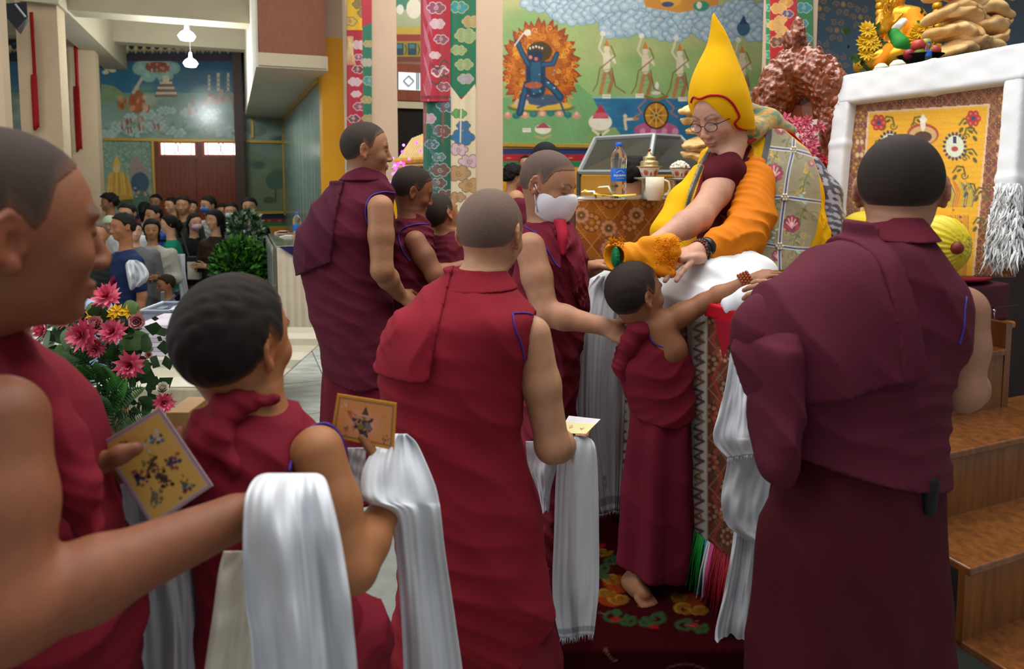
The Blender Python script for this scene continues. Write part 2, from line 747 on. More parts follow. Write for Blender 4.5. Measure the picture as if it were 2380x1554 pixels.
# ---- floors
fl = struct(MB().box((-2.3, 1.795, -0.40), (6.5, 11.0, -0.012)).build('floor', M_grout, origin=(0, 3, -0.012)))
tm = None
tiles = [(i, j) for i in range(6) for j in range(9) if -2.28 < wp(-1.0 + i * 0.5, 2.6 + j * 0.6, 0)[0] and wp(-1.0 + i * 0.5, 2.0 + j * 0.6, 0)[1] > 1.86]
for i, j in tiles:
    u, v = -1.0 + i * 0.5, 2.0 + j * 0.6
    if tm is None:
        o = MB().box((0.003, 0.003, -0.012), (0.497, 0.597, 0.0), RM).build('tile', M_tile, fl)
        tm = o.data
        V = np.array([v_.co for v_ in tm.vertices])
        base = wloc(fl)
        for k, v_ in enumerate(tm.vertices):
            v_.co = Vector(V[k] + base)
    else:
        o = bpy.data.objects.new('tile', tm)
        COL.objects.link(o)
        o.parent = fl
    o.location = tuple(wp(u, v, 0) - wloc(fl))
struct(MB().box((-2.3, -1.5, FG - 0.05), (6.5, 1.795, FG)).build('floor_front', M_darkfloor))
struct(MB().box((-10.5, -1.5, HALL - 0.05), (-2.3, 15.5, HALL)).build('floor_hall', M_darkfloor))

# ---- right-hand back wall with the mural
VB = 8.2
rr = random.Random(4)
cv = Canvas(1100, -60, 1960, 500, 1.6, '9aa06a')
cv.grad(-60, 190, 'b3ab78', '9fae72')
cv.grad(150, 345, '8fae6e', '8a9a62')
for k in range(40):
    cv.ell(rr.uniform(1150, 1900), rr.uniform(40, 200), rr.uniform(40, 110), rr.uniform(20, 60), rr.choice(['7fa763', '5f9a58', '8aa968', 'a9ad76']), soft=0.95, op=0.5)
cv.grad(345, 358.5, '2b3763', '2b3763')
cv.rect(1330, 226, 1960, 345, '2f6b8f')
for k in range(26):
    cv.ell(1330 + k * 25, 262 + 10 * math.sin(k), 26, 22, rr.choice(['2f6f96', '3b7ea0', '285a84']), soft=0.9, op=0.7)
for k in range(60):
    x, y = rr.uniform(1400, 1900), rr.uniform(235, 335)
    cv.stroke([(x - 14, y), (x, y - 2), (x + 14, y)], 1.6, '5c95a8', 0.5)
cv.rect(1330, 224, 1960, 229, '7fae9e')
cv.poly([(1320, 190), (1345, 196), (1375, 222), (1395, 262), (1420, 300), (1450, 345), (1160, 345), (1160, 230)], '6f9c66')
cv.poly([(1380, 300), (1430, 296), (1470, 345), (1340, 345)], '7d9a60')
# flame halo
fc = (1256, 165)
for rad, colr in ((1.0, '8f3f1c'), (0.93, 'a9501f'), (0.8, 'b9671f'), (0.66, 'a85a1c')):
    pts = []
    for k in range(90):
        a = 2 * PI * k / 90
        sx, sy = (88, 112)
        jag = 1 + 0.10 * ((k * 7) % 5 - 2) / 2 * (1 if math.sin(a) < 0.7 else 0.2)
        pts.append((fc[0] + sx * rad * jag * math.cos(a), fc[1] - 4 + sy * rad * jag * math.sin(a) * (1 if math.sin(a) < 0 else 0.92)))
    cv.poly(pts, colr)
for k in range(150):
    a, q = rr.uniform(0, 6.28), rr.uniform(0.45, 1.0)
    x, y = fc[0] + 86 * q * math.cos(a), fc[1] + 104 * q * math.sin(a)
    cv.spiral(x, y, rr.uniform(5, 9), 1.1, 2.0, rr.choice(['d98a2e', '7e3213', 'c9781f', 'e0a23c']), rr.random() * 6)
# lotus base
cv.ell(1258, 250, 82, 13, '5c6b3e')
cv.ell(1258, 246, 76, 11, 'c9a53a')
for k in range(9):
    cv.ell(1180 + k * 20, 266 + 3 * math.sin(k * 0.8 + 1), 10, 8, 'c98a74' if k % 2 == 0 else '2f6a6e')
    cv.ell(1180 + k * 20, 264, 5, 5, 'd9b09a' if k % 2 == 0 else '3a7d62')
# dark blue guardian: bull below, body above
cv.ell(1262, 232, 48, 14, '3e5268')
cv.ell(1212, 240, 18, 12, 'c8a888')
cv.stroke([(1250, 250), (1300, 232), (1312, 262)], 5, '41526a')
for p0, w0 in (([(1225, 195), (1216, 225), (1208, 262)], 16), ([(1262, 185), (1285, 205), (1302, 225)], 18), ([(1245, 150), (1245, 205)], 46),
               ([(1228, 150), (1212, 120), (1203, 98)], 13), ([(1262, 150), (1285, 148), (1294, 126)], 13)):
    cv.stroke(p0, w0, '1f3a55')
    cv.stroke(p0, w0 * 0.5, '2b5673')
cv.ell(1254, 120, 30, 24, '4a3a22')
cv.ell(1244, 130, 19, 15, '24324a')
for k in range(5):
    cv.ell(1232 + k * 7, 108 + 2 * abs(k - 2), 2.6, 3.4, 'e2dcc4')
cv.ell(1233, 133, 5, 5, 'c8806e')
cv.ell(1246, 137, 5, 5, 'c06a5c')
cv.stroke([(1196, 106), (1216, 78), (1230, 70)], 3, 'd9d3bd')
cv.ell(1226, 76, 9, 8, 'd5cfb8')
cv.ell(1240, 198, 22, 8, 'a8563c')
for k in range(14):
    cv.ell(rr.uniform(1205, 1300), rr.uniform(150, 230), 3, 2, rr.choice(['d9cdb2', '7fa0b0', 'c9713c']))
# clouds
for k in range(34):
    x = 1240 + k * 20 + rr.uniform(-8, 8)
    ymid = 8 + 62 * min(1, (x - 1240) / 250) - 10 * math.sin(k * 1.1)
    for y in (ymid - 46, ymid - 20, ymid):
        if y > -70 and not (1480 < x < 1640 and y < 18):
            cv.cloud(x + rr.uniform(-6, 6), y, rr.uniform(17, 25), '9fb4c0', '6d8ba0', 'c3ced2', seed=k * 3 + int(y), lw=1.6)
cv.poly([(1482, -60), (1680, -60), (1668, 12), (1580, 30), (1500, 16)], 'c98a3e')
cv.ell(1560, 0, 26, 16, 'd9a23c')
cv.ell(1552, 10, 16, 7, '45506e')
cv.ell(1630, 14, 20, 13, '3f8a6a')
cv.ell(1625, 12, 7, 9, 'dcd5c0')
# dancing offering figures
for fx, fy, sk in ((1410, 150, 'd8cbb0'), (1500, 155, 'd3bfa2'), (1580, 160, 'd8cbb0'), (1725, 165, 'd3bfa2')):
    cv.stroke([(fx - 14, fy + 66), (fx - 6, fy + 30), (fx, fy + 8)], 9, 'b07a48')
    cv.stroke([(fx + 6, fy + 62), (fx + 14, fy + 34), (fx + 2, fy + 8)], 9, '9c6f45')
    cv.stroke([(fx, fy + 10), (fx, fy - 22)], [15, 17], sk)
    cv.ell(fx, fy - 36, 7.5, 9, sk)
    cv.poly([(fx - 7, fy - 42), (fx, fy - 60), (fx + 7, fy - 42)], 'c07a3c')
    cv.stroke([(fx - 6, fy - 20), (fx - 18, fy - 38), (fx - 10, fy - 64)], 4.5, sk)
    cv.stroke([(fx + 6, fy - 20), (fx + 20, fy - 4), (fx + 14, fy - 20)], 4.5, sk)
    cv.ell(fx - 9, fy - 72, 7, 7, 'd9d5c5')
    cv.stroke([(fx + 10, fy - 44), (fx + 20, fy - 20), (fx - 16, fy + 10), (fx - 22, fy + 45), (fx - 32, fy + 62)], 2.6, '7c5236')
    cv.stroke([(fx + 12, fy + 8), (fx + 20, fy + 50), (fx + 44, fy + 66)], 2.6, '75503a')
    for k in range(4):
        cv.stroke([(fx - 10, fy + 14 + k * 10), (fx + 12, fy + 10 + k * 10)], 1.4, '6b7f74')
# name plates, offering bowls, wheel
for x, y in ((1410, 224), (1487, 222), (1587, 230), (1224, 302)):
    cv.rect(x - 10, y - 5, x + 10, y + 5, 'dcd6c4')
    cv.stroke([(x - 7, y - 1), (x + 7, y - 1)], 1.2, 'b06a60')
cv.ell(1395, 284, 28, 20, 'ded6c2')
cv.poly([(1376, 276), (1396, 240), (1416, 276)], 'a8354a')
cv.ell(1396, 268, 20, 7, 'c2596a')
cv.stroke([(1378, 302), (1396, 316), (1414, 302)], 6, 'd5c9ae')
cv.ell(1396, 314, 4, 4, '504a3c')
cv.ell(1262, 300, 20, 12, 'ded6c2')
cv.poly([(1244, 297), (1262, 284), (1281, 297)], 'a8455a')
cv.stroke([(1244, 316), (1262, 322), (1280, 314)], 5, 'b39a62')
cv.ell(1525, 300, 52, 17, 'b5587c')
for k in range(8):
    cv.ell(1482 + k * 12.5, 306, 8, 9, 'cf8aa2' if k % 2 else 'b3547a')
cv.ell(1525, 268, 30, 33, '3c2d22')
cv.ell(1525, 268, 26, 29, 'b9802c')
cv.ell(1525, 268, 15, 17, '8a5a24')
for k in range(8):
    a = k * PI / 4
    cv.stroke([(1525, 268), (1525 + 24 * math.cos(a), 268 + 27 * math.sin(a))], 3, 'd9a848')
cv.ell(1525, 268, 4, 4.5, '3e6a72')
cv.stroke([(1500, 224), (1525, 232), (1550, 224)], 7, '8f6a32')
cv.ell(1525, 216, 12, 5, 'd9d2bc')
cv.ell(1527, 199, 5, 10, 'd8d6c8')
for sgn in (-1, 1):
    cv.stroke([(1525 + sgn * 24, 232), (1525 + sgn * 42, 250), (1525 + sgn * 34, 262), (1525 + sgn * 50, 272)], 3, 'a86a5c')
cv.stroke([(1455, 300), (1452, 278), (1474, 276)], 6, 'd3bf9c')
cv.ell(1453, 270, 5, 6, 'd3bf9c')
cv.ell(1478, 276, 9, 4, 'b3783c')
cv.ell(1728, 66, 16, 18, '3e5f7a')
cv.poly([(1718, 56), (1728, 34), (1738, 56)], '2b3f6a')
for k in range(3):
    cx_ = 1770 - k * 26
    for q in range(5):
        cv.rect(cx_ - 12 + q * 2, 232 - q * 7, cx_ + 12 - q * 2, 238 - q * 7, 'c9b59a' if q % 2 else 'a88a70')
# painted dado bands
cv.rect(1100, 334, 1960, 345, 'c2a052')
for k in range(60):
    cv.ell(1108 + k * 14, 339, 5, 3, 'a8803a')
cv.rect(1100, 345, 1960, 358.5, '2b3763')
cv.rect(1100, 358.5, 1960, 375, 'a3252f')
for k in range(24):
    cv.ell(1110 + k * 36, 367, 8, 2, 'c98a5c')
cv.rect(1100, 375, 1960, 389, '2c7a4a')
cv.rect(1100, 389, 1960, 500, 'd99a2c')
cv.noise(0.06, 22, 1)
wall_b = struct(cv.sheet('wall_back', planeV(VB), M_mural))
pA, pB = planeV(VB)(np.array([1100, 1960]), np.array([500, 500]))
uA, uB = uv(pA)[0], uv(pB)[0]
rbox('wall_back_core', M_beige, uA - 1.2, uB + 3, VB + 0.012, VB + 0.25, -0.2, 5.5)['kind'] = 'structure'
rbox('trim_1', M_gold, uA, uB, VB - 0.03, VB, planeV(VB)(1500, 345)[2], planeV(VB)(1500, 338)[2])['kind'] = 'structure'

# ---- painted doorway seen between the two hung columns
VD = 8.05
cv = Canvas(905, -10, 1000, 166, 1.2, '9aa37c')
cv.grad(-10, 62, 'a9ae8c', '9aa37c')
cv.ell(935, 6, 22, 18, '3e7a66')
cv.ell(962, 20, 18, 24, 'd6d0bc')
cv.ell(930, 22, 9, 12, 'd9d4c4')
cv.rect(905, 62, 1000, 80, 'b29a3c')
cv.rect(905, 80, 1000, 96, '8a2f25')
cv.rect(905, 96, 1000, 132, '8f7c2c')
for k in range(3):
    x = 918 + k * 30
    cv.rect(x, 100, x + 20, 128, '1d3f4a')
    cv.rect(x + 3, 103, x + 17, 112, '3f6f78')
    cv.stroke([(x + 24, 104), (x + 27, 116), (x + 24, 126)], 3, '3a4a28')
cv.rect(905, 132, 1000, 144, '6b3a25')
cv.rect(905, 144, 1000, 166, '7d5a48')
struct(cv.sheet('wall_lintel', planeV(VD), M_mural))


def vquad(name, m, x0, y0, x1, y1, v, th, parent=None):
    p = planeV(v)(np.array([x0, x1]), np.array([y1, y1]))
    q = planeV(v)(np.array([x0]), np.array([y0]))[0]
    u0, u1 = uv(p)[0]
    return rbox(name, m, u0, u1, v, v + th, p[0][2], q[2], parent)


dw = vquad('door_2', mat('dark_doorway', '17110e', 0.9), 905, 250, 1000, 520, VD, 0.1)
struct(dw)
vquad('door_frame', M_doorwood, 905, 208, 1000, 232, VD - 0.04, 0.1, dw)
vquad('door_head', M_beam, 905, 234, 1000, 250, VD - 0.03, 0.1, dw)
w2 = vquad('window_3', M_doorwood, 905, 146, 1000, 210, VD - 0.02, 0.05)
struct(w2)
vquad('pane', mat('cool_frosted_glass', 'cfd8dc', 0.3, emis='c4d0d6', estr=0.6), 925, 167, 977, 208, VD - 0.035, 0.01, w2)
lead = MB()
for a, b in (((925, 167), (925, 208)), ((969, 167), (969, 208)), ((973, 167), (973, 208)), ((938, 188), (950, 176)), ((950, 176), (962, 188)), ((962, 188), (950, 200)), ((950, 200), (938, 188))):
    lead.tube([planeV(VD - 0.045)(*a), planeV(VD - 0.045)(*b)], 0.006, 5)
lead.build('lead_bar', mat('lead_came', '6c7478', 0.5), w2)

# ---- wall end, side wall with varnished mural, veneered gallery box
VE = 7.15
pe = planeV(VE)(np.array([752, 815]), np.array([400, 400]))
u0, u1 = uv(pe)[0]
zy = planeV(VE)(780, 88)[2]
UE = u0
struct(rbox('wall_end', mat('yellow_wall_paint', 'e0a021', 0.6, 0.05, 5), u0, u1 + 0.12, VE, VE + 0.25, -0.012, zy))
struct(rbox('wall_end_upper', mat('pink_plaster', 'c2a994', 0.8, 0.03, 5), u0 - 0.25, u1 + 0.12, VE + 0.005, VE + 0.25, zy, 4.2))
VL = 13.0
cs = Canvas(0, 0, 600, 360, 4, '7d9484')
cs.grad(0, 360, '8fa79c', '6f8a78')
for k in range(160):
    x = rr.uniform(0, 600)
    cs.stroke([(x, rr.uniform(0, 120)), (x + rr.uniform(-3, 3), rr.uniform(180, 360))], rr.uniform(2, 6), rr.choice(['9db5a8', '5c7868', '748c62', 'a9bcb4', '6a8c8a']), 0.6)


def side_fn(X, Y):
    v = VL - (VL - VE - 0.26) * X / 600
    z = 2.27 - (2.27 - HALL) * Y / 360
    return UE * E2 + v[..., None] * EV + z[..., None] * np.array((0, 0, 1))


struct(cs.sheet('wall_side', side_fn, M_gloss))
struct(rbox('wall_side_core', M_beige, UE + 0.012, UE + 0.2, VE + 0.26, VL, HALL, 2.27))
gal = rbox('gallery', M_pale, UE - 0.62, UE + 0.02, VE - 0.35, VL, 2.27, 2.40)
struct(gal)
gal.name = 'ceiling_gallery'
rbox('veneer_panel', M_brownpanel, UE - 0.59, UE, VE - 0.36, VE - 0.30, 2.40, 4.2, gal)
rbox('edge_strip', M_beam, UE - 0.60, UE + 0.01, VE - 0.37, VE - 0.345, 2.285, 2.40, gal)
rbox('side_panel', M_pale, UE - 0.615, UE - 0.595, VE - 0.3, VL, 2.40, 4.2, gal)
struct(rbox('trim_2', M_gold, UE - 0.03, UE, VE + 0.2, VL, 2.22, 2.27))
rbox('trim_3', mat('dark_wood_post', '46302a', 0.5), UE - 0.80, UE - 0.66, 12.6, 12.9, HALL, 4.2)['kind'] = 'structure'

# ---- left back wall of the hall
cv = Canvas(-60, 85, 680, 545, 1.7, '86a08c')
cv.grad(85, 215, '1d5470', '2f6c85')
cv.grad(215, 330, '6f8f84', '93a794')
cv.grad(330, 545, '7a8a68', '6c7a5c')
for k in range(70):
    cv.ell(rr.uniform(-60, 680), rr.uniform(205, 320), rr.uniform(14, 46), rr.uniform(8, 22), rr.choice(['8fae9a', 'a8b7a0', '6d9078', '7b9c8c', 'b0b090', '5f8472']), soft=0.8, op=0.7)
for k in range(26):
    cv.cloud(rr.uniform(235, 585), rr.uniform(255, 318), rr.uniform(9, 18), 'a3b8b0', '6f9088', 'bccac2', seed=k, lw=1)
cv.poly([(235, 195), (265, 200), (300, 225), (235, 240)], '7f9468')
for x, y in ((250, 160), (256, 158), (262, 164), (245, 168)):
    cv.ell(x, y, 9, 5, 'd2c49a')
cv.cloud(365, 158, 38, '86aea2', '5d8f88', 'a7c5b8', seed=3, lw=1.5)
cv.ell(366, 156, 30, 13, '8f4a3c')
for k in range(22):
    cv.ell(rr.uniform(342, 392), rr.uniform(148, 166), 3.5, 4.5, rr.choice(['c98a6c', 'a8483a', 'd2b290', '7c4a52']))
for k in range(7):
    w_ = 12 + k * 2.4
    cv.rect(386 - w_, 184 + k * 6, 386 + w_, 189 + k * 6, 'cfc3a2' if k % 2 else '93503c')
cv.rect(378, 176, 394, 190, 'd8cda8')
cv.ell(318, 236, 20, 28, 'a35a33')
cv.ell(318, 204, 6, 7, 'c9a27a')
for k in range(26):
    cv.ell(rr.uniform(275, 345), rr.uniform(226, 256), rr.uniform(4, 7), rr.uniform(6, 11), rr.choice(['b0623a', 'a0522e', 'c7a88a', 'c98a62', '8c8a6a']))
for k in range(34):
    x = rr.uniform(440, 575)
    cv.ell(x, 218 + abs(x - 505) * 0.35 + rr.uniform(-8, 22), rr.uniform(4, 7), rr.uniform(5, 9), rr.choice(['b4714c', 'a05a40', 'c9a890', '94705c', 'b08c6a']))
for x, hgt in ((486, 40), (507, 44), (530, 44), (560, 26)):
    cv.rect(x - 3, 214 - hgt, x + 3, 214, 'c9c2a8')
    for k in range(4):
        cv.rect(x - 7 + k, 210 - k * 10, x + 7 - k, 213 - k * 10, '8c8a74')
cv.stroke([(310, 215), (325, 190), (330, 182)], 7, 'b9b6a6')
for k in range(20):
    x, y = rr.uniform(280, 370), rr.uniform(270, 300)
    cv.stroke([(x, y), (x + 2, y + 10)], 4, rr.choice(['9c4a44', '8f5a4a', 'a9866a']))
for k in range(26):
    x, y = rr.uniform(240, 585), rr.uniform(290, 318)
    cv.stroke([(x, y), (x + rr.uniform(-14, 14), y - rr.uniform(2, 16))], 1.5, '55685a')
for k in range(10):
    x, y = rr.uniform(570, 660), rr.uniform(300, 480)
    cv.ell(x, y, 26, 14, rr.choice(['52705f', '7c9482', '4a6458']), soft=0.6)
cv.stroke([(640, 470), (641, 430)], 4, '4a4a34')
cv.ell(640, 420, 24, 22, '4d6a55')
cv.ell(625, 465, 14, 9, '4a5f45')
# seated golden figure panel
cv.rect(240, 328, 362, 545, '7f9a84')
for k in range(40):
    cv.cloud(rr.uniform(245, 358), rr.uniform(330, 400), rr.uniform(8, 14), '86a08a', '5f8070', '9cb49c', seed=k + 50, lw=1)
cv.poly([(300, 380), (318, 362), (345, 400), (345, 440), (310, 440)], '9c8a80')
cv.ell(325, 425, 22, 26, '40566a')
cv.poly([(244, 460), (250, 410), (262, 398), (285, 398), (305, 430), (310, 462)], 'c99a45')
for k in range(9):
    cv.stroke([(256 + k * 5, 402), (250 + k * 7, 456)], 1.6, rr.choice(['e0bf6a', 'a8782c', 'd8ae55']))
cv.ell(271, 390, 9, 12, 'd8b878')
cv.poly([(262, 384), (271, 358), (281, 384)], 'd2aa4c')
cv.ell(275, 462, 42, 9, 'b98c3c')
cv.ell(300, 478, 34, 16, '4f5c3a')
cv.ell(330, 470, 22, 30, '55745c')
for k in range(10):
    cv.ell(rr.uniform(312, 352), rr.uniform(430, 480), 4, 3, 'c79a92')
# dado
cv.rect(-60, 497, 680, 508, '1f2c44')
cv.rect(-60, 508, 680, 517, '8c2f2c')
for k in range(30):
    cv.ell(-50 + k * 25, 512.5, 5, 2.2, 'b8863c')
cv.rect(-60, 517, 680, 526, '2a7a48')
cv.rect(-60, 526, 680, 545, 'c98a30')
cv.noise(0.07, 16, 2)
wl = struct(cv.sheet('wall_left', planeV(VL), M_gloss))
pl = planeV(VL)(np.array([-200.0, 680.0]), np.array([400.0, 400.0]))
ul0, ul1 = uv(pl)[0]
struct(rbox('wall_left_core', M_beam, ul0 - 2, ul1 + 0.5, VL + 0.01, VL + 0.2, HALL, 5.0))
# painted hanging-garland frieze
cv = Canvas(-60, 85, 600, 142, 1.3, '20283a')
cv.rect(-60, 85, 600, 92, '6a4a28')
cv.rect(-60, 134, 600, 142, '3a2330')
for k in range(34):
    x = -55 + k * 19.5
    cv.ell(x, 110, 4, 6, 'c9c480')
    for q in (-2, -1, 0, 1, 2):
        cv.stroke([(x, 112), (x + q * 3.2, 124 - abs(q) * 3)], 1.3, 'd0c890')
    cv.stroke([(x, 106), (x + 5, 114), (x + 10, 117), (x + 15, 114), (x + 19.5, 106)], 1.5, 'd8c480')
    cv.ell(x + 10, 119, 2.6, 3.6, 'b07a50')
    cv.ell(x + 10, 102, 5, 4, '3f5a44')
struct(cv.sheet('wall_frieze', planeV(VL - 0.03), M_mural))
for i_, (x0, y0, x1, y1) in enumerate(((236, 320, 664, 326), (360, 326, 366, 545), (562, 326, 568, 500), (660, 278, 668, 500), (585, 98, 590, 320), (568, 492, 668, 498), (234, 326, 240, 545))):
    struct(vquad('trim_%d' % (i_ + 4), M_gold, x0, y0, x1, y1, VL - 0.05, 0.05))
# far double door with lit transoms
d1 = struct(vquad('door_1', M_doorwood, 366, 326, 562, 620, VL - 0.04, 0.04))
for x0, x1 in ((370, 463), (466, 559)):
    lf = vquad('door_leaf', M_doorwood, x0, 368, x1, 620, VL - 0.09, 0.05, d1)
    for k in range(8):
        xx = x0 + 4 + (x1 - x0 - 8) * k / 8
        vquad('plank', M_doorwood, xx, 374, xx + (x1 - x0 - 8) / 8 - 1.2, 620, VL - 0.105, 0.016, lf)
vquad('transom_bar', M_doorwood, 366, 362, 562, 370, VL - 0.1, 0.06, d1)
for n_, (x0, x1) in enumerate(((369, 458), (470, 556))):
    w = struct(vquad('window_%d' % (n_ + 1), mat('orange_window_frame', 'a8502c', 0.4), x0, 328, x1, 363, VL - 0.08, 0.04))
    vquad('pane', M_white_glow, x0 + 6, 332, x1 - 5, 359, VL - 0.088, 0.01, w)
    lb = MB()
    f_ = planeV(VL - 0.1)
    xm = (x0 + x1) / 2
    for a, b in (((x0 + 12, 331), (x0 + 14, 360)), ((x1 - 12, 331), (x1 - 14, 360)), ((xm - 12, 345), (xm - 5, 332)), ((xm - 5, 332), (xm + 2, 345)), ((xm + 2, 345), (xm - 5, 358)), ((xm - 5, 358), (xm - 12, 345)),
                 ((xm - 2, 345), (xm + 5, 332)), ((xm + 5, 332), (xm + 12, 345)), ((xm + 12, 345), (xm + 5, 358)), ((xm + 5, 358), (xm - 2, 345))):
        lb.tube([f_(*a), f_(*b)], 0.008, 4)
    lb.build('lead_bar', mat('pink_came', 'd8a8a0', 0.5), w)
nt = vquad('paper_notice', mat('white_paper', 'e8e6e0', 0.8, 0.02, 30), 502, 309, 517, 318, VL - 0.02, 0.01)
tag(nt, 'small white paper notice stuck above the far door', 'notice')


# ---- columns and beams
def column(name, px0, px1, Y, z0, z1, m, depth=None, label=None):
    """square column with its front face covering px0..px1"""
    c = P((px0 + px1) / 2, 400, Y)
    u, v = uv(c)
    w = (px1 - px0) / F * Y / math.cos(TH)
    d = depth or w
    o = rbox(name, m, u - w / 2, u + w / 2, v, v + d, z0, z1)
    o['kind'] = 'structure'
    return o


column('column', -40, 12, 4.9, HALL, 4.2, M_beige)
column('column', 66, 141, 7.0, HALL, 4.2, M_beige)
column('column', 176, 226, 9.6, HALL, 4.2, M_beige)
colA = column('column', 815, 922, 6.6, 0, 4.4, mat('pink_column_paint', 'cdb198', 0.7, 0.03, 5), 0.2)
colB = column('column', 1006, 1168, 4.7, 0, 4.4, mat('pink_column_paint'), 0.12)
colC = column('column', 1800, 1896, 5.3, 0, 4.4, mat('pink_column_paint'), 0.2)


def beam(px0, py0, px1, py1, Y, h, d, m=M_beam):
    """beam with its lower front edge on the pixels"""
    a = P(px0, py0, Y)
    ua, va = uv(a)
    b = planeV(va)(px1, py1)
    ub = uv(b)[0]
    o = rbox('beam', m, ua, ub, va, va + d, a[2], a[2] + h)
    o['kind'] = 'structure'


beam(-120, 2, 600, 30, 7.0, 0.5, 0.35)
beam(-60, 76, 600, 98, 9.6, 0.75, 0.3)
a1, a2 = uv(P(141, 10, 7.0)), uv(P(215, 80, 9.6))
struct(rbox('beam', M_beam, a1[0] - 0.35, a1[0] - 0.02, a1[1], 13.0, 2.98, 3.9))
struct(rbox('ceiling', M_pale, -7, UE + 0.3, 4.5, 13.2, 3.85, 3.95))

struct(rbox('wall_right', M_beige, 9.7, 9.9, -0.5, 8.5, -0.4, 5.0))
# ------------------------------------------------------------------ people: tools
from mathutils.bvhtree import BVHTree

M_skin = mat('skin', attr=True, rough=0.55, noise=0.07, scale=60, spec=0.36, sss=0.12, bump=0.06, bscale=350)
M_hair = mat('cropped_hair', attr=True, rough=0.75, noise=0.25, scale=450, bump=0.35, bscale=900, spec=0.25)
M_longhair = mat('combed_hair', '15110f', 0.45, 0.35, 60, bump=0.4, stretch=(3, 3, 0.5))


def cloth(name, col='808080', rough=0.85, noise=0.10, weave=420, bump=0.25, sheen=0.0):
    return mat(name, col, rough, noise, 9, bump, bscale=weave, sheen=sheen, spec=0.2)


def phi(deg, up=0.0):
    """facing direction: 0 = away from the camera, 90 = to the right"""
    a = math.radians(deg)
    return np.array((math.sin(a), math.cos(a), up))


